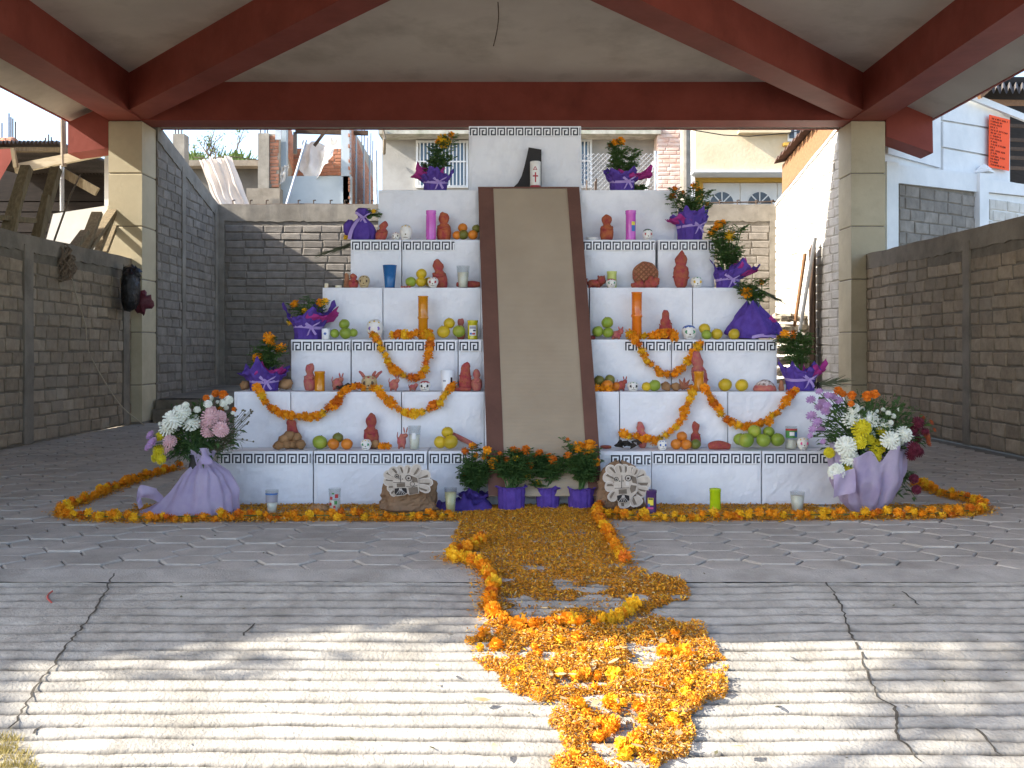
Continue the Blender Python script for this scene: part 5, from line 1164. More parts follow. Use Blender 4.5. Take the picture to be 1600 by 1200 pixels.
# sugared bun
p, s = spot(1, 1195, .1); t = thing('sugared_bun', p, 'domed pink bun with dark crust and white sugar, second step', 'bread')
m = MB(); m.lathe([(17.5*s,0),(18*s,.012),(16*s,.03),(11*s,.052),(5*s,.065),(0,.067)], 18, c=p, sy=.8, fn=lambda q,i,k: q*(1+.06*nz(q.x*40,q.y*40,q.z*40))); m.build('bun', BREAD['pink'], t, smooth=True)
m = MB(); M_CRUST = mat('dark_crust', '#5a3424', '#e0d4cc', rough=.8, scale=45, detail=2, bump=.4, bscale=80)
m.lathe([(15*s,.034),(13.5*s,.046),(10*s,.059),(5*s,.070),(0,.073)], 16, c=p, sy=.8, fn=lambda q,i,k: q*(1+.05*nz(q.x*60,q.y*60,q.z*60)), cap=False); m.build('sugar_crust', M_CRUST, t, smooth=True)
# dried star bread
p, s = spot(1, 1068, .09); t = thing('dried_star', p, 'brown dried star of curling points beside the amber candle', 'dried bread')
for i, a in enumerate((.3, .9, 1.5, 2.1, 2.7)):
    m = MB(); d = Vector((math.cos(a), -.2, math.sin(a))); m.tube([p+Vector((0,0,.02)), p+Vector((0,0,.02))+d*.03, p+Vector((0,0,.02))+d*.06+Vector((0,0,.006))], [.017,.012,.003], 6); m.build('point', BREAD['tan'], t, smooth=True)
# dark dried things
M_POD = mat('dried_pod', '#3a322a', '#241f1a', rough=.8, scale=20, bump=.5, bscale=40)
def pods(k, px, w, label, off, n=9, h=.03):
    p, s = spot(k, px, off); t = thing('dried_pods', p, label, 'dried pods'); rr = random.Random(int(px))
    for i in range(n):
        m = MB(); c = p+Vector((rr.uniform(-.4,.4)*w*s, rr.uniform(-.03,.03), .012+rr.random()*h)); a = rr.uniform(0, 6.28); L = rr.uniform(.25,.45)*w*s
        d = Vector((math.cos(a), math.sin(a)*.4, rr.uniform(-.1,.25))); m.tube([c-d*L*.5, c+Vector((0,0,.01)), c+d*L*.5], [.003, .012, .003], 6); m.build('pod', M_POD, t, smooth=True)
pods(1, 540, 38, 'black dried pods between the amber candle and horned skull', .08)
pods(0, 980, 44, 'dark dried leaves bundled under the marigold string', .1, 16, .035)
pods(1, 1278, 16, 'dark dried stalk bundle beside the purple pot, second step', .1, 8)

# ---- sugar skulls
M_SUGAR = mat('white_sugar', '#ece9e2', '#dedad0', rough=.6, scale=30, bump=.15, bscale=120, sss=.1)
M_SUGART = mat('amaranth_tan', '#c9b48a', '#b39a6c', rough=.75, scale=40, bump=.4, bscale=160)
ICE = {k: mat('icing_'+k, v, rough=.45) for k, v in {'purple':'#7d62b0', 'green':'#3f8a5f', 'pink':'#e25a8e', 'red':'#a82a35', 'black':'#2c2626', 'blue':'#3f62a8', 'white':'#e8e2d8', 'yellow':'#d6b030', 'dark':'#54422f'}.items()}
def skull(k, px, w, h, label, eye='black', trim='red', body=None, off=.07, horns=False, base=None, cap_=None):
    p, s = base if base else spot(k, px, off); r = w*s/2; hh = h*s; b = body or M_SUGAR
    t = thing('sugar_skull', p, label, 'sugar skull', 'sugar skulls on the altar')
    def shape(q, i, kk):
        z = q.z/hh; q = Vector(q)
        f = 1.0
        if z < .42: f = .74+.26*(z/.42)**1.3
        q.x *= f; q.y = q.y*(1.05 if z > .42 else .92)
        if q.y < 0 and z < .5: q.y -= r*.06
        return q
    m = MB(); n = 12; prof = [(0,.0),(r*.72,.005*hh),(r*.86,.08*hh),(r*.92,.2*hh),(r*.95,.34*hh),(r,.5*hh),(r*.99,.64*hh),(r*.9,.78*hh),(r*.7,.9*hh),(r*.4,.975*hh),(0,hh)]
    m.lathe(prof, 20, c=p, fn=shape, cap=False); m.build('cranium', b, t, smooth=True)
    fy = lambda x, z: -math.sqrt(max(.05, 1-(x/.98)**2))*r*(1.03 if z > .42 else .98)*(1 if z > .35 else .95)
    def blob(x, z, rx, rz, name, mtl, dep=.25):
        q = MB(); q.ball(p+Vector((x*r, fy(x, z)*(.96 if z < .8 else .72), z*hh)), 1, 10, 6, (rx*r, dep*r*.35, rz*r)); q.build(name, mtl, t, smooth=True)
    for sx in (-1, 1): blob(sx*.42, .53, .27, .25, 'eye', ICE[eye])
    blob(0, .36, .11, .12, 'nose', ICE['dark'])
    blob(0, .17, .42, .05, 'mouth', ICE['dark'])
    for x, z in ((-.5,.82),(0,.88),(.5,.82)): blob(x, z, .14, .12, 'icing_dot', ICE[trim])
    if cap_:
        q = MB(); q.lathe([(r*.93,.76*hh),(r*.74,.90*hh),(r*.42,.99*hh),(0,1.03*hh)], 16, c=p, cap=False); q.build('icing_cap', ICE[cap_], t, smooth=True)
    if horns:
        for sx in (-1, .6, 1.2):
            q = MB(); q.tube([p+Vector((sx*r*.6, .01, hh*.85)), p+Vector((sx*r*.95, .01, hh*1.12)), p+Vector((sx*r*1.3, .01, hh*1.28))], [r*.22, r*.2, r*.12], 7); q.build('horn', BREAD['pink'], t, smooth=True)
    return t
skull(4, 618.5, 13, 13, 'tiny white skull beside the larger one, fifth step', 'black', 'red')
skull(4, 634.5, 20, 25, 'white skull with pale ringed eyes and yellow crown', 'white', 'yellow')
skull(4, 1012, 17, 18, 'small skull with dark hair beside the labelled pink candle', 'red', 'green', cap_='black')
skull(3, 569, 18, 20, 'tan amaranth skull beside the small red figure', 'dark', 'dark', body=M_SUGART)
skull(3, 676.5, 17, 17, 'white skull with dark red eyes before the red figure, fourth step', 'red', 'red', off=.04)
skull(3, 955, 16, 14, 'tiny skull with red crown before the lime candle jar', 'green', 'red', off=.03, cap_='red')
skull(3, 1088.5, 19, 18, 'white skull with green icing beside the biggest bread figure', 'yellow', 'green')
skull(2, 586, 26, 32, 'largest white skull with purple eyes, third step', 'purple', 'yellow', off=.09)
skull(2, 1076.5, 23, 22, 'white skull with green eyes and blue crown, third step', 'green', 'blue', cap_='blue')
skull(1, 577, 25, 24, 'tan skull with pink horns under the marigold loops', 'dark', 'red', body=M_SUGART, horns=True, off=.1)
skull(1, 664, 18, 16, 'small white skull with red crown before the white cup', 'black', 'red', off=.05, cap_='red')
skull(1, 989, 18, 15, 'small white skull with green crown beside the red bread animal', 'black', 'green', off=.06)
skull(0, 572, 17, 17, 'small white skull with green eyes before the tall dark red figure', 'green', 'yellow', off=.07)
skull(0, 1035, 16, 16, 'small white skull with blue icing beside the tangerine pile', 'blue', 'blue', off=.06)
skull(0, 1254.5, 19, 19, 'white skull with pink eyes beside the labelled glass', 'pink', 'yellow', off=.1)

# ---- candles, glasses, tins
WAX = mat('pale_wax', '#e6dcc0', '#ddd0ae', rough=.5, scale=10, sss=.2)
CAND = {k: mat('candle_glass_'+k, a, b, rough=.16, scale=9, spec=.6, sss=.15, coat=.3) for k, (a, b) in {'pink':('#cf5fc0','#c04fb0'), 'amber':('#d08a14','#c07a0c'), 'orange':('#e07a1c','#cf6a10'), 'lime':('#b5cc1c','#a2ba14'), 'yellow':('#cdc22c','#bdb020'), 'purple':('#5c4072','#4c3462'), 'paleg':('#c3cc78','#b4be66')}.items()}
INK = {k: mat('label_'+k, v, rough=.5) for k, v in {'yellow':'#e6d24a','blue':'#3f6fb0','pink':'#d0508a','white':'#e8e6e2','black':'#26242a','red':'#b83838','green':'#4f8a48','grey':'#9a98a0','silver':'#c2c0c4'}.items()}
def patch(m, p, r, a0, a1, z0, z1, n=8):
    """a piece of label bent around a cylinder; angle 0 faces the viewer"""
    vs = []
    for i in range(n+1):
        a = -math.pi/2+a0+(a1-a0)*i/n; vs += [p+Vector((math.cos(a)*r, math.sin(a)*r, z0)), p+Vector((math.cos(a)*r, math.sin(a)*r, z1))]
    return m.add(vs, [(2*i, 2*i+2, 2*i+3, 2*i+1) for i in range(n)])
def candle(k, px, w, h, c, label, off=.09, base=None, lab=None, knot=False, tall=False):
    p, s = base if base else spot(k, px, off); r, hh = w*s/2, h*s
    t = thing('glass_candle', p, label, 'candle', 'candles on the altar'); m = MB()
    if knot: prof = [(r*.86,0),(r*.92,.02*hh),(r*.9,.46*hh),(r*1.04,.485*hh),(r*1.04,.515*hh),(r*.93,.54*hh),(r*.95,.97*hh),(r,.975*hh),(r,hh),(r*.86,hh),(r*.84,.96*hh)]
    else: prof = [(r*.92,0),(r*.98,.03*hh),(r*.93,.08*hh),(r*.93,.86*hh),(r,.9*hh),(r*.98,.95*hh),(r,.985*hh),(r,hh),(r*.87,hh),(r*.85,.93*hh)]
    m.lathe(prof, 20, c=p, cap=True); m.build('glass_jar', CAND[c], t, smooth=True)
    if not knot and tall:
        for i in range(10):
            a = 6.283*i/10; q = MB(); q.tube([p+Vector((math.cos(a)*r*.93, math.sin(a)*r*.93, z_*hh)) for z_ in (.1, .84)], r*.06, 5); q.build('rib', CAND[c], t)
    q = MB(); q.lathe([(r*.5, .945*hh), (r*.3, .955*hh), (0, .96*hh)], 10, c=p, cap=False); q.build('wax', WAX, t)
    q = MB(); q.tube([p+Vector((0,0,.94*hh)), p+Vector((.001,0,.995*hh))], .0012, 4); q.build('wick', ICE['dark'], t)
    if lab:
        for (cc, a0, a1, z0, z1) in lab:
            q = MB(); patch(q, p, r*1.012 if cc in ('white','yellow') else r*1.03, a0, a1, z0*hh, z1*hh); q.build('label', INK[cc], t)
    return t
candle(4, 673.5, 16, 47, 'pink', 'first tall pink glass candle, plain, beside the rust bread figure', .08, tall=True)
candle(4, 985.5, 17, 47, 'pink', 'tall pink glass candle with a small label, fifth step', .08, lab=[('yellow',.05,.75,.5,.62),('blue',.05,.75,.3,.5)])
candle(3, 956, 16, 27, 'paleg', 'pale lime candle jar behind the tiny skull, fourth step', .13)
candle(2, 661, 16.5, 68, 'amber', 'tallest amber glass candle, third step', .1, knot=True)
candle(2, 995, 17, 74, 'orange', 'tallest orange glass candle, third step', .1, knot=True)
candle(2, 738.5, 17, 30, 'yellow', 'yellow candle tin with a printed label at the mat edge', .08, lab=[('white',-.6,.75,.2,.72),('grey',-.5,.65,.55,.68),('blue',-.5,-.1,.25,.35),('red',-.05,.5,.25,.34),('black',.1,.6,.42,.5)])
candle(1, 499.5, 17, 31, 'amber', 'short amber candle beside the pink bread figure, second step', .08)
candle(1, 1092, 16.5, 31, 'amber', 'short amber candle before the tall slanting bread figure', .05)
def thin_glass(name, tint):
    m = bpy.data.materials.new(name); m.use_nodes = True; t = m.node_tree; N = t.nodes; L = t.links; N.clear()
    o = N.new('ShaderNodeOutputMaterial'); mx = N.new('ShaderNodeMixShader'); tr = N.new('ShaderNodeBsdfTransparent'); gl = N.new('ShaderNodeBsdfGlossy'); fr = N.new('ShaderNodeLayerWeight'); rp = N.new('ShaderNodeMapRange')
    tr.inputs[0].default_value = (*lin(tint), 1); gl.inputs['Roughness'].default_value = .05; fr.inputs[0].default_value = .35; rp.inputs[3].default_value = .02; rp.inputs[4].default_value = .26
    L.new(fr.outputs['Facing'], rp.inputs[0]); L.new(rp.outputs[0], mx.inputs[0]); L.new(tr.outputs[0], mx.inputs[1]); L.new(gl.outputs[0], mx.inputs[2]); L.new(mx.outputs[0], o.inputs[0]); return m
M_TUMB = thin_glass('tumbler_glass', '#fafcfc')
M_MILK = mat('milk', '#ebe6d4', '#e2dcc8', rough=.35, scale=10, sss=.2)
M_BLUE = mat('blue_plastic', '#2f6fa8', '#28629a', rough=.2, scale=5, spec=.6, thin=.15)
def tumbler(k, px, w, h, label, fill=.7, off=.07, base=None, mtl=None, taper=.68, lab=(), rim=False, liquid=None):
    p, s = base if base else spot(k, px, off); r, hh = w*s/2, h*s; t = thing('tumbler', p, label, 'glass', 'glasses on the altar'); m = MB(); b = r*taper; th = .0018
    prof = [(b,0),(b*1.02,.01*hh),(r,hh),(r-th,hh),(b*1.0-th,.03*hh),(0.0001,.03*hh)]
    m.lathe(prof, 22, c=p, cap=False); m.add([p+Vector((b*math.cos(6.283*i/22), b*math.sin(6.283*i/22), 0)) for i in range(22)], [tuple(range(21,-1,-1))])
    m.build('glass_wall', mtl or M_TUMB, t, smooth=True)
    if fill:
        q = MB(); rr = lambda z_: b+(r-b)*z_-th*1.35; q.lathe([(rr(.04),.036*hh),(rr(fill*.5),fill*.5*hh),(rr(fill),fill*hh)], 20, c=p); q.build('milk', liquid or M_MILK, t, smooth=True)
    for i in range(8 if not mtl else 0):
        pass
    for (cc, a0, a1, z0, z1) in lab:
        q = MB(); zc = (z0+z1)/2; patch(q, p, (b+(r-b)*zc)*1.03, a0, a1, z0*hh, z1*hh); q.build('print', INK[cc], t)
    return t
tumbler(3, 609, 22, 36, 'blue plastic tumbler, fourth step', 0, .08, mtl=M_BLUE)
tumbler(3, 723.5, 21, 35, 'glass of milk standing before the red bread stick, fourth step', .7, .07)
tumbler(1, 699, 21, 33, 'white paper cup with dark print, second step', 0, .09, mtl=M_PAPERS, taper=.72, lab=[('grey',-.8,-.2,.45,.52),('black',.6,1.05,.3,.8)])
tumbler(0, 647.5, 21, 37, 'glass of milk with a small white label, bottom step', .62, .1, lab=[('white',-.35,.3,.45,.72),('black',-.2,.0,.5,.6)])
tumbler(0, 1236, 18.5, 36, 'straight glass with a colourful wrap label, bottom step', .4, .12, taper=.95, lab=[('red',-1.3,1.3,.82,.9),('green',-1.3,1.3,.5,.82),('white',-.5,.3,.6,.76),('blue',.4,.9,.55,.75)])
tumbler(0, 424.5, 21, 37, 'floor glass with a pink and blue printed band', .48, base=fspot(425, 802.5), lab=[('grey',-1.3,1.3,.5,.9),('pink',-1.1,1.0,.56,.74),('blue',-1.2,1.2,.82,.88)])
tumbler(0, 523, 20, 37, 'floor glass printed with red and green fruit', .5, base=fspot(523, 800), taper=.8, lab=[('red',-.7,-.2,.55,.68),('red',.2,.75,.62,.78),('red',-.9,-.4,.3,.42),('green',.1,.6,.35,.5),('green',-.3,.1,.78,.84),('red',-.1,.3,.2,.3)])
tumbler(0, 704, 20.5, 39, 'tapered floor glass of yellow atole before the purple heap', .82, base=fspot(704, 801), taper=.7, liquid=mat('atole', '#d6cfa0', '#cbc392', rough=.4, scale=9, sss=.2))
tumbler(0, 1246, 23, 31, 'wide rimmed floor glass beside the large bouquet', .8, base=fspot(1246, 799), taper=.72)
candle(0, 1017, 18, 35, 'purple', 'purple floor candle with a yellow label beside the tilted head cutout', base=fspot(1017.5, 800.5), lab=[('yellow',-.75,.25,.35,.68),('blue',-.7,-.35,.28,.42),('pink',-.75,.25,.18,.27),('black',-.6,.15,.6,.66)])
candle(0, 1117.5, 18.5, 34, 'lime', 'bright lime green floor candle', base=fspot(1117.5, 797.5))
# tiny white stubs and plate
for px, r, h, lab in ((510,3,7,'thin white candle stub at the end of the fourth step'), (529,5,4,'low white candle stub beside the tan bread stick')):
    p, s = spot(3, px, .06); m = MB(); m.lathe([(r*s,0),(r*s,h*s),(r*.8*s,h*s*1.05),(0,h*s)], 12, c=p, cap=False); tag(m.build('candle_stub', WAX, smooth=True), lab, 'candle')
p, s = spot(4, 925, .06); m = MB(); m.lathe([(7*s,0),(10*s,3*s),(10*s,4*s),(8*s,3*s),(0,2.4*s)], 18, c=p, cap=False); tag(m.build('white_saucer', M_SUGAR, smooth=True), 'small white saucer at the mat edge, fifth step', 'saucer')
p, s = spot(2, 509, .04); m = MB(); m.lathe([(6*s,0),(6.4*s,17*s),(5*s,17*s),(4.6*s,3*s)], 14, c=p, cap=True); q_ = m.build('paper_cup', M_PAPERS, smooth=True); tag(q_, 'small white cup with a blue star beside the purple pot', 'cup')
m = MB(); c = p+Vector((0,-6.5*s,9*s)); m.prism([c+Vector((math.sin(i*.6283)*(3.2 if i % 2 == 0 else 1.3)*s, 0, math.cos(i*.6283)*(3.2 if i % 2 == 0 else 1.3)*s)) for i in range(10)], (0,-.001,0)); m.build('blue_star', ICE['blue'], q_)
# candle with the cross and the black sheet at the top
p, s = spot(5, 836.5, .08); p = p+Vector((0,0,.009)); t = thing('cross_candle', p, 'thick white candle with red cross at the altar top', 'candle'); r, hh = 8.3*s, 45*s
m = MB(); m.lathe([(r,0),(r,.985*hh),(r*.93,hh),(0,.99*hh)], 22, c=p, cap=False); m.build('wax', M_SUGAR, t, smooth=True)
M_REDI = ICE['red']; m = MB(); rr = r*1.015
m2 = MB(); patch(m2, p, rr, -1.3, 1.3, .09*hh, .16*hh); m2.build('red_band', M_REDI, t)
m2 = MB(); patch(m2, p, rr, -.12, .12, .26*hh, .60*hh, 3); patch(m2, p, rr+.0006, -.5, .5, .45*hh, .50*hh, 5); m2.build('red_cross', M_REDI, t)
m2 = MB()
def pc(a, z): return p+Vector((math.sin(a)*rr*1.01, -math.cos(a)*rr*1.01, z*hh))
for (a0, z0, a1, z1) in ((-.4,.68,-.05,.8), (-.05,.8,.3,.68), (-.32,.70,.22,.70)): m2.tube([pc(a0,z0), pc((a0+a1)/2,(z0+z1)/2), pc(a1,z1)], .0022, 5)
m2.build('alpha_sign', M_REDI, t)
for px, z in ((0,1.0),): m2 = MB(); m2.tube([p+Vector((0,0,hh*.98)), p+Vector((.002,0,hh*1.04))], .0015, 5); m2.build('wick', ICE['dark'], t)
pts = [(826,231),(846,234.5),(846,293),(802,293.5),(809,287),(815,276),(819,262),(823,245)]
m = MB(); d = TD[5]+.17; m.prism([at(x, y, d)+Vector((0, 0, .004)) for x, y in pts], (0, .012, 0)); tag(m.build('black_sheet', mat('black_card', '#2c2724', '#241f1d', rough=.6, scale=6)), 'curved black card standing behind the cross candle', 'card')
# ---------------------------------------------------------------- potted marigolds in crepe paper
M_PURP = mat('purple_crepe', '#6a4fac', '#593f97', rough=.8, scale=18, bump=.7, bscale=45, thin=.25, bdist=.012)
M_PURPD = mat('dark_purple_crepe', '#533f92', '#44337b', rough=.75, scale=14, bump=.5, bscale=60, thin=.15, bdist=.008)
M_PINK = mat('pink_crepe', '#bb3f90', '#a53380', rough=.75, scale=14, bump=.5, bscale=70, thin=.2, bdist=.008)
M_LIL = mat('lilac_ribbon', '#b8a0d6', '#ab92cc', rough=.7, scale=16, thin=.2)
M_POT = mat('black_pot', '#2a2725', rough=.6)
def leafblade(m, p, d, L, w, droop=.3):
    d = d.normalized(); s_ = d.cross(Vector((0,0,1)));
    if s_.length < .05: s_ = Vector((1,0,0))
    s_.normalize(); q = p+d*L*.55+Vector((0,0,0)); e = p+d*L-Vector((0,0,L*droop))
    m.add([p, q+s_*w, e, q-s_*w], [(0,1,2,3)])
def foliage(t, base, flowers, spread, top, n, seed, mtl=None, floor_leaf=.35, lw=1.0):
    """stems rise from the pot to the flowers; feathery leaflets sit in pairs along them"""
    rr = random.Random(seed); st = MB(); lf = MB(); tips = [f for f in flowers]
    n = int(n*1.7); k = max(9, n//26)
    ends = [Vector(f) for f in tips]
    while len(ends) < k:
        a = rr.uniform(0, 6.28); r_ = spread*math.sqrt(rr.random()); ends.append(Vector((base.x+math.cos(a)*r_, base.y+math.sin(a)*r_*.6, base.z+top*rr.uniform(.45,.97))))
    for e in ends:
        b = base+Vector((rr.uniform(-.25,.25)*spread, rr.uniform(-.2,.2)*spread, 0)); mid = b.lerp(e, .5)+Vector((rr.uniform(-.15,.15)*spread, rr.uniform(-.1,.1)*spread, top*.06))
        path = smoothpath([b, mid, e], 6); st.tube(path, [.0035]*(len(path)-1)+[.002], 4, cap=False)
        for i in range(n//k):
            u_ = floor_leaf+(1-floor_leaf)*rr.random()**.8; j = min(len(path)-2, int(u_*(len(path)-1))); p = path[j].lerp(path[j+1], rr.random()); a = rr.uniform(0, 6.28)
            d = Vector((math.cos(a), math.sin(a)*.8, rr.uniform(-.1,.7))).normalized(); L = rr.uniform(.028,.055)*lw
            for q in range(4):
                f = (q+1)/4; pp = p+d*L*f
                for sg in (-1, 1):
                    s_ = d.cross(Vector((0,0,1))); s_.normalize(); leafblade(lf, pp, d*.8+s_*sg*.9+Vector((0,0,rr.uniform(-.3,.3))), L*.55*rr.uniform(.7,1.2), .0062*lw)
            leafblade(lf, p+d*L, d, L*.5, .006*lw)
    st.build('stems', M_GREEN, t); lf.build('foliage', mtl or M_GREEN, t)
def wrap(t, p, r0, r1, hp, hf, rf, seed, mtl, name='paper_wrap', peaks=9, lean=(0,0), jag=.6, inner=False, ang=None, skirt=0.0):
    """crumpled paper: gathered round the pot, flaring above the ribbon into uneven pointed lobes"""
    rr = random.Random(seed); NA = 84; prm = [rr.uniform(0, 6.28) for _ in range(6)]; m = MB(); n = max(3, peaks*2//3)
    lobes = [(6.283*(i+rr.uniform(-.35,.35))/n, rr.uniform(.25, 1.1), rr.uniform(.3, .75), rr.uniform(.5, 1.25)) for i in range(n)]
    def fn(u_, v_):
        a = 6.283*u_; ruff = .05*math.sin(a*13+prm[0])+.04*math.sin(a*21+prm[1]); ca, sa = math.cos(a), math.sin(a)
        if v_ <= .4:
            w = v_/.4; z = hp*w; r_ = (r0+(r1-r0)*w)*(1+ruff*.5+.07*nz(ca*2.5+seed, sa*2.5, w*2)); c = Vector((0,0,0))
        else:
            w = (v_-.4)/.6; up = .28; fl = .35
            for (la, lh, lw, lr) in lobes:
                da = (a-la+math.pi) % 6.2832-math.pi; g_ = math.exp(-abs(da)/lw*1.6); up += jag*1.1*lh*g_; fl = max(fl, lr*g_)
            up = min(up, 1.25); bend = w*w*(.35+.3*math.sin(prm[3]+a*2))
            z = hp+hf*up*(w-.18*bend); r_ = r1*(1+ruff)+(rf-r1)*(.35+.75*fl)*(w**.8)
            cr_ = nz(ca*3+seed, sa*3, w*2.2)*.16+nz(ca*7, sa*7+seed, w*5)*.08; r_ *= 1+cr_*(.3+w); z += hf*.12*nz(ca*5, sa*5, w*4+seed)*w
            c = Vector((lean[0]*w, lean[1]*w, 0))
        return p+c+Vector((ca*r_, sa*r_*.85, max(z, 0)+.002))
    m.grid(fn, NA, 20, wrap=True); return m.build(name, mtl, t, smooth=True)
def ribbon(t, p, r, z, w=.018, tails=True, seed=0, side=.4):
    rr = random.Random(seed); m = MB()
    m.grid(lambda u_, v_: p+Vector((math.cos(6.283*u_)*r*1.05, math.sin(6.283*u_)*r*.85*1.06, z+w*(v_-.5)+.006*math.sin(6.283*u_*2+seed))), 40, 3, wrap=True); rb = m.build('ribbon', M_LIL, t, smooth=True)
    if tails:
        kx = p+Vector((r*math.sin(side), -r*.85*math.cos(side)-.006, z))
        for dx, dz in ((-.05,.035),(.055,.03),(-.025,-.055),(.03,-.05)):
            q = MB(); q.grid(lambda u_, v_: kx+Vector((dx*u_+(v_-.5)*.016*(1-abs(dx)*6), -.006-.012*math.sin(math.pi*u_), dz*u_+(v_-.5)*.018*abs(dx)*16)), 6, 2); q.build('bow_loop', M_LIL, rb, smooth=True)
def potted(k, px, hw, hp, hf, rf, label, flowers, top, spread, seed, off=.11, pink=None, base=None, leaf=150, rib=True, mtl=None, lean=(0,0), peaks=9, jag=.6, side=.4):
    p, s = base if base else spot(k, px, off); r = hw*s; t = thing('potted_marigold', p, label, 'potted flower', 'potted marigolds in crepe paper')
    m = MB(); m.lathe([(r*.72,.001),(r*.86,hp*s*1.05),(r*.8,hp*s*1.05),(0.001,hp*s*.95)], 18, c=p, sy=.85, cap=False); m.build('pot', M_POT, t, smooth=True)
    wrap(t, p, r*.95, r*1.0, hp*s, hf*s, rf*s, seed, mtl or M_PURP, lean=lean, peaks=peaks, jag=jag)
    if pink is not None: wrap(t, p+Vector((0,0,.004)), r*.7, r*.8, hp*s, hf*s*1.06, rf*s*.85, seed+5, M_PINK, 'inner_wrap', 4, lean=(lean[0]+pink*s, lean[1]), jag=.7)
    if rib: ribbon(t, p, r, hp*s, seed=seed, side=side)
    fp = []
    for f in flowers:
        x, y, r_ = f[:3]; d = p.y+R.uniform(-.03,.02); q = at(x, y, d); fp.append(q)
        c = f[3] if len(f) > 3 else None
        head(t, q, r_*s*1.05, c, (R.uniform(.3,1.3), R.uniform(-.4,.4), R.uniform(0,6.28)))
    if leaf: foliage(t, p+Vector((0,0,hp*s)), [q-Vector((0,0,.012)) for q in fp], spread*s, top*s, leaf, seed)
    return t
potted(5, 680, 18, 14, 33, 32, 'purple potted marigold with the biggest bloom, left of the topmost box', [(693,221,12,1),(705,211,6.5,0),(684,222,5,0)], 55, 24, 1, pink=-14, leaf=150)
potted(5, 972, 19, 15, 32, 36, 'purple potted marigold with pink paper, right of the topmost box', [(961,223,8,0),(970,221,7,0),(955,227,5,2)], 62, 21, 2, pink=22, leaf=170)
potted(4, 1078, 20, 22, 34, 32, 'bushy potted marigold in purple at the end of the fifth step', [(1055,295,5.5,2),(1085,291,7.5,0),(1067,301,3.5,2),(1051,306,5,2),(1104,319,4.5,0),(1092,296,4,0)], 62, 30, 4, pink=-14, leaf=190, side=.6)
potted(3, 1137, 18, 13, 36, 40, 'tall potted marigold in purple at the end of the fourth step', [(1123,352,9,0),(1112,365,7,0),(1140,369,9,1),(1117,357,6,0),(1130,347,5,0)], 86, 26, 5, pink=10, leaf=230, lean=(.05,0), side=.2)
potted(2, 482, 22, 19, 42, 40, 'low potted marigold in purple and pink at the end of the third step', [(461,476,8,0),(476,487,6,1),(455,502,7.5,1),(500,473,7,0),(508,471,6.5,1)], 48, 26, 6, pink=18, leaf=60, jag=.9, peaks=7)
potted(1, 413, 22, 15, 40, 44, 'potted marigold in purple with pink heart at the end of the second step', [(420,528,10,0),(403,560,9.5,0),(439,544,8.5,0),(424,539,7,0),(434,549,5,2)], 78, 26, 8, pink=4, leaf=130, jag=.8, peaks=7)
potted(1, 1250, 22, 18, 36, 34, 'potted marigold in purple beside the dry palm, second step', [(1226,523,8.5,0),(1240,523,8.5,2),(1217,528,5,0)], 84, 26, 9, pink=16, leaf=190, off=.13)
# the big cone of paper, third step
p, s = spot(2, 1180, .12); t = thing('potted_marigold', p, 'marigold in one large purple paper cone, third step', 'potted flower', 'potted marigolds in crepe paper')
rr = random.Random(4); m = MB()
def cone(u_, v_):
    a = 6.283*u_; prof = np.interp(v_, [0,.12,.4,.75,1], [30,34,30,17,7]); ruff = 1+.10*math.sin(a*5+1+v_)+.08*math.sin(a*9+v_*4)+.22*nz(math.cos(a)*3, math.sin(a)*3, v_*3)+.10*nz(math.cos(a)*8, math.sin(a)*8, v_*8); x = math.cos(a)*prof*ruff*1.15
    return p+Vector((x*s+(-.02*v_), math.sin(a)*prof*ruff*s*.75, (2+54*v_+5*math.sin(a*3)*v_)*s))
m.grid(cone, 90, 28, wrap=True); m.build('paper_wrap', M_PURP, t, smooth=True)
wrap(t, p+Vector((.09,0,.02)), 8*s, 9*s, 18*s, 22*s, 14*s, 33, M_PINK, 'inner_wrap', 4)
m = MB(); m.grid(lambda u_, v_: p+Vector(((-12+48*u_)*s, -.78*34*s*math.sqrt(max(.02,1-((-12+48*u_)/42)**2))-.012, (3+3*u_+5*(v_-.5)+2*math.sin(u_*5))*s)), 16, 2); m.build('ribbon', M_LIL, t, smooth=True)
fp = []
for x, y, r_ in ((1167,457,9),(1190,441,4.5)): q = at(x, y, p.y-.02); fp.append(q); head(t, q, r_*s, 0, (1,0,0))
foliage(t, p+Vector((0,0,50*s)), fp, 26*s, 42*s, 120, 44)
# purple bundle tied at the neck, fifth step
p, s = spot(4, 566, .12); t = thing('purple_bundle', p, 'purple paper bundle tied at the neck, end of the fifth step', 'potted flower')
m = MB(); m.lathe([(14*s,0),(19*s,4*s),(21*s,14*s),(18*s,24*s),(10*s,33*s),(5.5*s,37*s),(8*s,42*s),(11*s,47*s),(6*s,52*s),(2*s,50*s)], 36, c=p, sy=.75, fn=lambda q,i,k: Vector((q.x,q.y,q.z))*1+Vector((q.x,q.y,0))*(.08*math.sin(k*1.7)+.05*math.sin(k*.9+i)), cap=True); m.build('paper_wrap', M_PURP, t, smooth=True)
m = MB(); m.ball(p+Vector((-20*s,.01,21*s)), 11*s, 12, 8, (.9,.6,1.2), lump=.3); m.build('paper_lobe', M_PURP, t, smooth=True)
ribbon(t, p+Vector((0,0,0)), 6.4*s, 36.5*s, .014, True, 3, .3)
m = MB(); m.grid(lambda u_, v_: p+Vector(((-4-13*math.sin(u_*1.5)+6*(v_-.5))*s, -.75*21.5*s*(.35+.65*math.sin(min(1.57,u_*2)))-.004, (35-33*u_)*s)), 10, 2); m.build('ribbon_tail', M_LIL, t, smooth=True)
for x, y, r_ in ((540,371,4.5),(584,330,4)): head(t, at(x, y, p.y-.01), r_*s, 1)
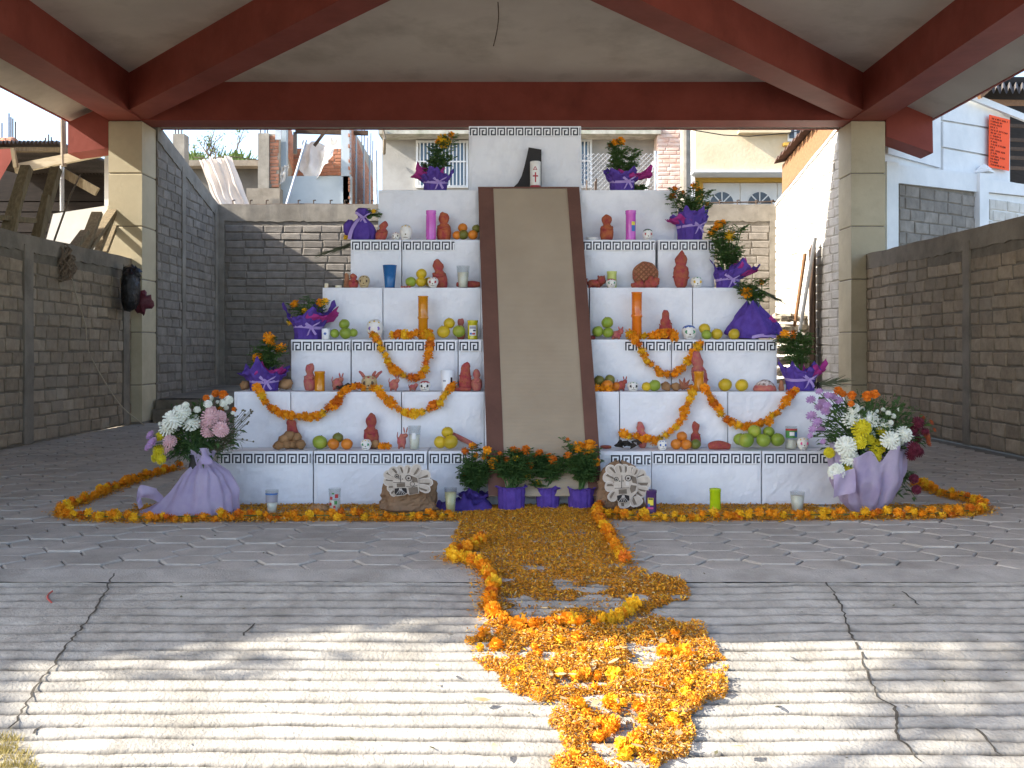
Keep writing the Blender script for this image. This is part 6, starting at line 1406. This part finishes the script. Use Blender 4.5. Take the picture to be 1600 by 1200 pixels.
foliage(t, p+Vector((10*s,.03,36*s)), [], 9*s, 14*s, 30, 7)
# little plant behind the second top pot
p, s = spot(5, 997, .14); t = thing('seedling', p, 'tiny marigold seedling beside the pink paper on the top step', 'plant'); foliage(t, p, [], 8*s, 11*s, 40, 3); head(t, p+Vector((0,0,9*s)), 3*s, 1)
# floor pots before the mat
potted(0, 799, 21, 32, 9, 25, 'floor marigold pot in crumpled purple paper, second from the glass of atole', [(771,724,8.5,0),(792,720,7,2),(781,709,5.5,2),(802,702,6,2),(810,705,6,2),(822,703,8,2),(825,727,9,2),(806,716,6,1),(818,730,6,2),(824,744,5,1)], 56, 30, 20, base=fspot(799, 795), rib=False, leaf=330, jag=.5, peaks=7)
potted(0, 856, 18, 28, 10, 22, 'smallest floor marigold pot, in purple paper before the mat', [(843,707,6.5,2),(858,713,6.5,2),(864,718,8,2),(840,755,6.5,1),(836,712,4,2)], 52, 28, 21, base=fspot(856, 793), rib=False, leaf=300, jag=.6, peaks=6)
potted(0, 908, 20, 29, 8, 23, 'floor marigold pot with two big orange blooms at the mat foot', [(904,699,12,0),(921,698,11.5,0),(888,713,7,2),(931,722,7,0),(915,712,5,2),(887,687,4,2)], 60, 21, 22, base=fspot(908, 794), rib=False, leaf=300, jag=.4, peaks=7)
t = potted(0, 742, 17, 14, 26, 34, 'floor marigold in a fallen open dark purple wrap', [(738,697,6.5,0),(726,705,6.5,2),(761,703,7,0),(757,714,8,0),(743,712,5.5,0),(727,740,6,2)], 62, 24, 23, base=fspot(742, 793), rib=False, leaf=300, mtl=M_PURPD, jag=.9, peaks=5)
p, s = fspot(735, 795); m = MB()
def heap(u_, v_):
    x = (-55+90*u_)*s; e = math.sin(math.pi*u_)**.5; y = (-.10+.22*v_); h = e*(.05+.07*nz(u_*5, v_*3, 2)+.07*max(0,nz(u_*9, v_*6, 5)))*math.sin(math.pi*min(1, v_*1.02))
    return p+Vector((x, y, max(.003, h+.005)))
m.grid(heap, 40, 16); m.build('fallen_wrap', M_PURPD, t, smooth=True)

# ---------------------------------------------------------------- two bouquets in lilac tulle
FL = {'white': mat('white_mum', '#eeeee2', '#dfe2cf', rough=.7, scale=40, thin=.1), 'pink': mat('pink_mum', '#dfb9b8', '#d3a6a8', rough=.7, scale=40, thin=.1), 'lilac': mat('lilac_daisy', '#b590b8', '#9f7aa6', rough=.7, scale=40, thin=.1),
      'yellow': mat('yellow_mum', '#d9cb2a', '#c6b41c', rough=.7, scale=40, thin=.1), 'orange': M_MARI[2], 'red': mat('dark_red_mum', '#6b1f33', '#541726', rough=.7, scale=40, thin=.1), 'rust': mat('rust_daisy', '#9a4a20', '#7f3a18', rough=.7, scale=40)}
MUMS = [mum(i) for i in range(3)]; DAI = [daisy(i) for i in range(3)]
FM = {}
for c in FL:
    src = DAI if c in ('lilac', 'rust') else RUF if c == 'orange' else MUMS
    FM[c] = [src[i].mesh('flower', FL[c]) for i in range(3)]
M_TULLE = mat('lilac_tulle', '#d8cbe2', '#c8b7d8', rough=.85, scale=10, thin=.5, bump=.5, bscale=22, bdist=.02)
def bouquet(p, s, label, flowers, cen, rad, seed, nleaf, name='flower_bouquet'):
    t = thing(name, p, label, 'bouquet'); rr = random.Random(seed); st = MB(); lf = MB(); neck = p+Vector((0,0,.36))
    for (x, y, r_, c) in flowers:
        dd = p.y+rr.uniform(-.10, .03)-(.05 if r_ > 9 else 0); q = at(x, y, dd); ax = (q-(neck-Vector((0,.05,.12)))).normalized()
        rot = ax.lerp(Vector((0,-1,.2)), .55).normalized().to_track_quat('Z', 'Y').to_euler()
        place('flower', rr.choice(FM[c]), t, q-p, rot, (r_*s*1.08,)*3)
        st.tube(smoothpath([neck+Vector((rr.uniform(-.04,.04), rr.uniform(-.03,.03), -.06)), neck.lerp(q, .5)+Vector((0,.02,.02)), q-ax*.01], 4), .003, 4, cap=False)
        for _ in range(3):
            pp = neck.lerp(q, rr.uniform(.35,.9)); leafblade(lf, pp, Vector((rr.uniform(-1,1), rr.uniform(-1,.4), rr.uniform(-.2,.8))), rr.uniform(.04,.08), rr.uniform(.01,.017))
    for _ in range(nleaf):
        d = Vector((rr.gauss(0,1), rr.gauss(0,1), rr.gauss(0,1))).normalized()*rr.random()**.5; pp = cen+Vector((d.x*rad[0], d.y*rad[1]+.03, d.z*rad[2])); L = rr.uniform(.035,.075)
        dirn = (pp-neck).normalized()+Vector((rr.uniform(-.8,.8), rr.uniform(-.8,.8), rr.uniform(-.5,.6)))
        if rr.random() < .5: leafblade(lf, pp, dirn, L, rr.uniform(.008,.016))
        else:
            dn = dirn.normalized()
            for q in range(5): leafblade(lf, pp+dn*L*.2*q, dn+Vector((rr.uniform(-1,1), rr.uniform(-1,1), rr.uniform(-.6,.6))), L*.45, .0035)
        if rr.random() < .25: st.tube([neck+Vector((rr.uniform(-.05,.05), 0, 0)), pp], .0022, 3, cap=False)
    st.build('stems', M_GREEN2, t); lf.build('foliage', M_GREEN2, t)
    return t
pL, sL = fspot(306, 801)
fl_left = [(298,660,13.5,'white'),(262,668,12.5,'white'),(270,656,14,'white'),(284,645,12,'white'),(328,652,12,'pink'),(345,671,11,'pink'),(325,673,10,'pink'),(343,651,10,'pink'),(330,642,8,'pink'),(334,662,9,'pink'),(350,660,8,'pink'),(318,662,7,'pink'),
           (238,692,10,'lilac'),(265,690,10,'pink'),(262,702,9,'pink'),(235,680,8,'lilac'),(232,698,8,'lilac'),(243,686,7,'lilac'),(263,716,5,'lilac'),(280,708,5,'lilac'),(250,682,7,'yellow'),(248,704,9,'yellow'),(252,718,7.5,'yellow'),(243,715,7,'yellow'),(277,686,5,'yellow'),
           (330,622,4.5,'white'),(325,631,6,'white'),(357,625,6.5,'white'),(349,631,5,'white'),(353,637,4,'white'),(290,633,5,'white'),(275,638,4,'white'),(250,662,3,'white'),(308,640,5,'white'),(364,645,3,'white'),(340,628,3,'white'),(347,626,3,'white'),
           (337,615,6,'orange'),(349,617,7,'orange'),(322,622,5,'orange'),(343,641,6,'orange'),(366,640,4,'orange')]
t = bouquet(pL, sL, 'bouquet of white and pink mums tied in lilac tulle', fl_left, at(312, 680, pL.y), (.22,.12,.17), 5, 520)
m = MB(); rr = random.Random(9)
for i in range(26):
    e = at(rr.uniform(362,396), rr.uniform(640,690), pL.y-.02); b = at(rr.uniform(325,350), 705, pL.y); path = smoothpath([b, b.lerp(e,.5)+Vector((.02,0,.03)), e], 4); m.tube(path, .0013, 3, cap=False); m.ball(e, .006, 5, 4)
m.build('dry_sprigs', mat('dry_sprig', '#6f6a52', '#4f4a3a', rough=.9, scale=20), t)
m = MB(); m.lathe([(.05,.003),(.06,.15),(.035,.3),(.04,.34)], 16, c=pL); m.build('vase', M_POT, t, smooth=True)
def skirtL(u_, v_):
    a = 6.283*u_; ca, sa = math.cos(a), math.sin(a); w = v_; k_ = [0,.1,.4,.7,.88,1]
    pl = math.sin(a*9+2.5*w+2*nz(ca*2, sa*2, w*2))*.5+math.sin(a*17+1.3+3*w)*.3+nz(ca*6, sa*6, w*3)*.8
    rr_ = np.interp(w, k_, [.185,.205,.205,.15,.05,.075]); rl_ = np.interp(w, k_, [.27,.255,.165,.10,.045,.075]); f_ = .5+.5*ca
    r_ = (rl_*(1-f_)+rr_*f_)*(1+(.07+.05*w)*pl)
    z = np.interp(w, k_, [.006,.022,.13,.23,.29,.36])*(1+.10*nz(ca*3, sa*3, 9+w*3))
    tail = max(0, -ca)**6*max(0, 1-w*2.2)**1.5*.10
    return pL+Vector((.035+ca*r_-tail, sa*r_*.7, max(.004, z+.02*math.sin(a*5+1)*(1-w)*w*3)))
m = MB(); m.grid(skirtL, 150, 30, wrap=True); m.build('tulle_wrap', M_TULLE, t, smooth=True)
m = MB(); tp = smoothpath([at(250,775,pL.y-.02), at(236,770,pL.y-.05), at(222,768,pL.y-.08), at(217,776,pL.y-.1), at(218,789,pL.y-.1)], 5)
m.grid(lambda u_, v_: tp[min(len(tp)-1,int(u_*(len(tp)-1)))]+Vector((.015*math.sin(v_*5), .02*math.sin(v_*4+u_*6), (v_-.5)*.085*(1.1-u_*.55))), len(tp)-1, 6); m.build('tulle_tail', M_TULLE, t, smooth=True)
m = MB(); m.grid(lambda u_, v_: at(323,725,pL.y-.10)+Vector(((.028+.012*math.sin(v_*7))*math.cos(6.283*u_)*(1.1-.5*v_)-.02*v_, .02*math.sin(6.283*u_), .09*v_)), 14, 8, wrap=True); m.build('tulle_tuft', M_TULLE, t, smooth=True)

pR, sR = fspot(1352, 800)
fl_right = [(1330,655,13,'white'),(1358,655,14,'white'),(1381,665,12,'white'),(1353,678,12.5,'white'),(1322,697,15,'white'),(1328,718,13.5,'white'),(1391,688,13.5,'white'),(1403,683,12.5,'white'),(1413,678,12,'white'),(1307,737,11.5,'white'),(1334,638,8,'white'),(1345,640,6,'white'),(1352,706,8,'white'),(1394,706,7,'white'),
            (1346,669,14,'yellow'),(1380,673,10,'yellow'),(1343,691,10,'yellow'),(1370,698,12,'yellow'),(1369,713,8,'yellow'),(1296,707,8,'yellow'),(1322,736,10,'yellow'),(1358,686,8,'yellow'),
            (1280,612,6.5,'lilac'),(1267,625,8,'lilac'),(1280,636,8,'lilac'),(1292,634,7.5,'lilac'),(1268,650,9,'lilac'),(1290,643,8,'lilac'),(1277,660,8.5,'lilac'),(1270,671,7,'lilac'),(1283,671,7.5,'lilac'),(1286,690,5,'lilac'),(1300,620,8,'lilac'),(1310,626,7.5,'lilac'),(1293,618,6.5,'lilac'),(1266,681,5,'lilac'),(1284,628,7,'lilac'),
            (1355,619,8,'orange'),(1367,616,7,'orange'),(1331,618,7,'orange'),(1310,611,7,'orange'),(1330,631,5,'orange'),(1318,616,5,'orange'),
            (1435,660,9,'red'),(1428,672,9,'red'),(1428,700,10,'red'),(1420,690,9,'red'),(1445,675,7,'red'),(1424,710,9,'red'),(1436,706,8,'red'),(1432,686,8,'red'),(1448,682,8,'rust'),(1450,692,7,'rust'),(1441,652,6,'rust'),(1455,660,5,'rust'),(1460,672,4,'rust'),
            (1388,645,4,'white'),(1396,650,4,'white'),(1380,640,3.5,'white'),(1405,640,3,'white'),(1392,660,4,'white'),(1370,642,3,'white')]
t = bouquet(pR, sR, 'large bouquet of white, yellow, lilac and dark red flowers in lilac tulle', fl_right, at(1362, 672, pR.y), (.31,.15,.21), 6, 900)
m = MB(); m.lathe([(.045,.003),(.06,.15),(.055,.3),(.06,.36)], 16, c=pR); m.build('vase', M_POT, t, smooth=True)
def skirtR(u_, v_):
    a = 6.283*u_; ca, sa = math.cos(a), math.sin(a)
    front = max(0, -sa); w = v_
    r_ = np.interp(w, [0,.15,.5,.8,1], [.075,.13,.185,.2,.215])*(1+(.05+.09*w)*math.sin(a*7+3*w+nz(ca*2,sa*2,w)*2)+.05*math.sin(a*13+.5+w*2)+.12*nz(ca*4,sa*4,w*3))
    top = .37-.13*front**3*math.exp(-((ca-.12)/.22)**2)+.05*math.sin(a*4+1)+.05*max(0,ca)
    return pR+Vector((ca*r_*1.08+.02*w, sa*r_*.7, .006+top*w))
m = MB(); m.grid(skirtR, 130, 26, wrap=True); m.build('tulle_wrap', M_TULLE, t, smooth=True)
m = MB(); m.grid(lambda u_, v_: at(1302+34*u_, 742+36*v_-10*u_, pR.y-.17)+Vector((0,-.015*math.sin(u_*6+v_*3),0)), 10, 8); m.build('tulle_fold', M_TULLE, t, smooth=True)
m = MB(); rr = random.Random(12)
for i in range(14):
    e = at(rr.uniform(1400,1436), rr.uniform(735,785), pR.y+.03); b = at(1392, rr.uniform(735,755), pR.y+.05); m.tube(smoothpath([b, b.lerp(e,.5)+Vector((0,0,.03)), e], 4), .002, 3, cap=False)
    for _ in range(3): leafblade(m, b.lerp(e, rr.uniform(.4,1)), Vector((rr.uniform(-1,1), rr.uniform(-1,1), rr.uniform(-.5,.5))), .05, .012)
m.build('hanging_leaves', M_GREEN2, t)
for x, y in ((1432,765),(1428,748)): place('flower', FM['red'][0], t, at(x, y, pR.y)-pR, (1.2,0,0), (.028,)*3)

# ---------------------------------------------------------------- dry palm fronds tucked behind the steps
M_FROND = mat('dry_frond', '#5c5f47', '#474a36', rough=.85, scale=20)
def frond(base, tip, n, w, label, seed):
    rr = random.Random(seed); m = MB(); base, tip = Vector(base), Vector(tip); ax = tip-base
    m.tube([base, base.lerp(tip,.5)+Vector((0,0,.01)), tip], [.006,.004,.002], 5)
    for i in range(n):
        u_ = i/n; p = base+ax*u_*.7; e = p+ax*rr.uniform(.3,.45)+Vector((0, rr.uniform(-.04,.04), rr.uniform(-w,w)))
        s_ = Vector((0,.2,1)).normalized()*.004; m.add([p-s_, p+s_, e], [(0,1,2)])
    tag(m.build('palm_frond', M_FROND), label, 'palm frond', 'dry palm fronds')
frond(at(560,378,7.3), at(492,402,7.1), 40, .035, 'dry palm frond sticking out beyond the fifth step box', 1)
frond(at(1180,449,7.05), at(1229,476,6.95), 40, .03, 'dry palm frond sticking out behind the purple cone', 2)
frond(at(1262,604,6.52), at(1330,594,6.45), 46, .045, 'dry palm frond lying at the end of the second step', 3)

# ---------------------------------------------------------------- feathered head cutouts on brown paper bags
M_KRAFT = mat('kraft_paper', '#94765a', '#80644a', rough=.85, scale=5, bump=.6, bscale=14, bdist=.03)
M_CARD = mat('cut_card', '#d8d0c6', '#cfc6ba', rough=.7, scale=20)
M_STONEP = mat('stone_print', '#d2c6b6', '#b5a898', rough=.75, scale=22)
M_SHADP = mat('brown_print', '#85786a', '#6a5e51', rough=.75, scale=18)
M_BLK = mat('black_print', '#2f2b2a', rough=.7)
def cutout(px0, py0, label, feathers, face, extra, yb, tilt, dist):
    """coordinates come as crop pixels at 12.635 per photo pixel"""
    K = 12.635; d0 = dist
    def P(x, y, o=0.0): q = at(px0+x/K, py0+y/K, d0); return q+Vector((0, -o+(yb-q.z)*tilt, 0))
    cen = P(620, 700); t = thing('serpent_head_cutout', Vector((cen.x, cen.y, 0)), label, 'cutout', 'card cutouts of a feathered head')
    def petal(x0, y0, x1, y1, w, k=1.0):
        a = Vector((x0, y0)); b = Vector((x1, y1)); d = (b-a); L = d.length; d /= L; s_ = Vector((-d.y, d.x)); pts = []
        for u_, ww in ((0,.30),(.35,.46),(.7,.5),(.9,.36),(1.0,.12)): pts.append(a+d*L*u_+s_*w*ww*k)
        for u_, ww in ((1.0,.12),(.9,.36),(.7,.5),(.35,.46),(0,.30)): pts.append(a+d*L*u_-s_*w*ww*k)
        return pts, a, b, d, s_, L
    for i, (x0, y0, x1, y1, w) in enumerate(feathers):
        o_ = .004*(i % 3); pts, a, b, d, s_, L = petal(x0, y0, x1, y1, w*1.35)
        m = MB(); m.prism([P(q.x, q.y, o_) for q in pts], (0,.003,0)); f_ = m.build('feather', M_CARD, t)
        pts, *_ = petal(x0, y0, x0+(x1-x0)*.92, y0+(y1-y0)*.93, w*1.12); m = MB(); m.prism([P(q.x, q.y, o_+.0012) for q in pts], (0,.0008,0)); m.build('feather_print', M_STONEP, f_)
        m = MB(); h = [a+s_*w*.05, a+d*L*.8+s_*w*.05, a+d*L*.72+s_*w*.34, a+d*L*.3+s_*w*.34]; m.prism([P(q.x, q.y, o_+.0022) for q in h], (0,.0008,0)); m.build('feather_shade', M_SHADP, f_)
    m = MB(); m.prism([P(x, y, .014) for x, y in face], (0,.003,0)); fc = m.build('face', M_STONEP, t)
    for (kind, geo, mtl) in extra:
        m = MB(); o_ = .0155
        if kind == 'poly': m.prism([P(x, y, o_) for x, y in geo], (0,.001,0)); nm = 'face_print'
        elif kind == 'ring':
            (x, y, r_, w) = geo; n = 20; m.add([P(x+math.cos(6.283*i/n)*q, y+math.sin(6.283*i/n)*q, .0165) for i in range(n) for q in (r_, r_-w)], [(2*i, 2*((i+1)%n), 2*((i+1)%n)+1, 2*i+1) for i in range(n)]); nm = 'eye_ring'
        elif kind == 'dot': (x, y, r_) = geo; m.prism([P(x+math.cos(6.283*i/12)*r_, y+math.sin(6.283*i/12)*r_, .0175) for i in range(12)], (0,.001,0)); nm = 'eye_dot'
        elif kind == 'line': m.tube([P(x, y, .0165) for x, y in geo], .0014, 4); nm = 'line_print'
        m.build(nm, mtl, fc)
    return t
def paperbag(cx_, y0, w, h, label, seed):
    p, s = fspot(cx_, y0); p.y += .05; m = MB(); N = 44
    def fn(u_, v_):
        a = 6.283*u_; prof = np.interp(v_, [0,.06,.3,.65,.9,1], [.8,.98,.97,.86,.6,.12]); q = Vector((math.cos(a), math.sin(a), v_*2))
        k = 1+.30*nz(q.x*1.9+seed, q.y*1.9, q.z*1.4)+.22*abs(nz(q.x*4+seed, q.y*4, q.z*3.2))+.10*abs(nz(q.x*9+seed, q.y*9, q.z*8))
        return p+Vector((math.cos(a)*prof*w*.5*s*k, math.sin(a)*prof*.085*k, v_*h*s*(1+.06*math.sin(a*3+seed))+.004))
    m.grid(fn, N, 18, wrap=True); tag(m.build('paper_bag', M_KRAFT), label, 'paper bag', 'brown paper bags'); return p
pb1 = paperbag(637, 801, 86, 66, 'crumpled brown paper bag beneath the upright head cutout', 2.0)
pb2 = paperbag(968, 797, 66, 72, 'crumpled brown paper bag behind the tilted head cutout', 7.0)
fe1 = [(400,470,185,445,150),(400,380,200,290,140),(460,330,330,180,150),(560,320,500,135,120),(650,320,690,125,120),(760,340,900,120,150),(860,400,1110,290,170),(870,480,1165,480,140),(860,560,1110,640,130),(420,590,250,600,120),(430,640,330,745,110)]
fa1 = [(395,300),(560,285),(740,300),(880,370),(890,700),(690,735),(660,700),(600,735),(440,760),(380,620),(370,480)]
teeth = [('poly', [(410,600),(520,580),(640,590),(655,680),(600,725),(440,735),(405,690)], M_BLK)]+[('line', [(520,600),(x, 715)], M_CARD) for x in (440,490,540,590,640)]+[('ring', (525,610,30,9), M_CARD)]
ex1 = [('ring', (460,350,44,12), M_BLK), ('dot', (460,352,17), M_BLK), ('ring', (690,385,64,14), M_BLK), ('ring', (690,388,40,10), M_CARD), ('dot', (690,390,20), M_BLK), ('poly', [(740,340),(850,380),(870,480),(760,460),(755,400)], M_SHADP), ('line', [(535,330),(530,475)], M_BLK), ('dot', (500,400,10), M_BLK), ('dot', (570,405,10), M_BLK), ('line', [(385,475),(620,480)], M_BLK),
       ('poly', [(450,495),(615,490),(620,565),(455,575)], M_SHADP), ('poly', [(680,590),(860,560),(880,695),(700,725)], M_SHADP), ('line', [(640,560),(760,570),(860,530)], M_BLK), ('ring', (760,505,48,10), M_BLK)]+teeth
cutout(585, 715, 'upright card cutout of a feathered serpent head on a paper bag', fe1, fa1, ex1, .12, .25, pb1.y-.135)
fe2 = [(370,430,150,330,170),(400,330,215,150,150),(480,310,430,105,140),(570,300,560,110,130),(680,300,700,140,120),(740,330,800,180,110),(790,370,980,270,150),(810,470,1090,470,200),(820,590,1040,640,110),(800,640,970,760,130),(370,560,180,560,160),(400,650,290,850,150),(560,800,590,1005,190),(760,760,850,960,200)]
fa2 = [(350,290),(480,270),(720,285),(800,370),(830,560),(820,660),(700,780),(690,870),(450,890),(390,740),(355,590)]
ex2 = [('ring', (400,405,44,12), M_BLK), ('dot', (400,410,17), M_BLK), ('ring', (635,385,66,14), M_BLK), ('ring', (632,388,42,10), M_CARD), ('dot', (632,390,20), M_BLK), ('poly', [(690,330),(790,370),(810,500),(720,480),(700,400)], M_SHADP), ('line', [(508,330),(505,585)], M_BLK), ('dot', (468,445,12), M_BLK), ('dot', (535,440,12), M_BLK), ('line', [(370,590),(660,580)], M_BLK), ('poly', [(580,450),(660,440),(650,540),(590,530)], M_CARD),
       ('poly', [(450,615),(610,605),(615,700),(455,705)], M_SHADP), ('poly', [(690,520),(800,540),(780,640),(700,690),(670,600)], M_SHADP), ('line', [(690,800),(760,720),(830,640)], M_CARD),
       ('poly', [(420,740),(540,710),(660,740),(670,830),(600,875),(470,870),(430,830)], M_BLK)]+[('line', [(545,735),(x, 865)], M_CARD) for x in (450,500,545,590,645)]+[('ring', (545,750,30,9), M_CARD)]
cutout(930, 715, 'tilted card cutout of a feathered serpent head beside the purple candle', fe2, fa2, ex2, .05, .2, pb2.y-.12)
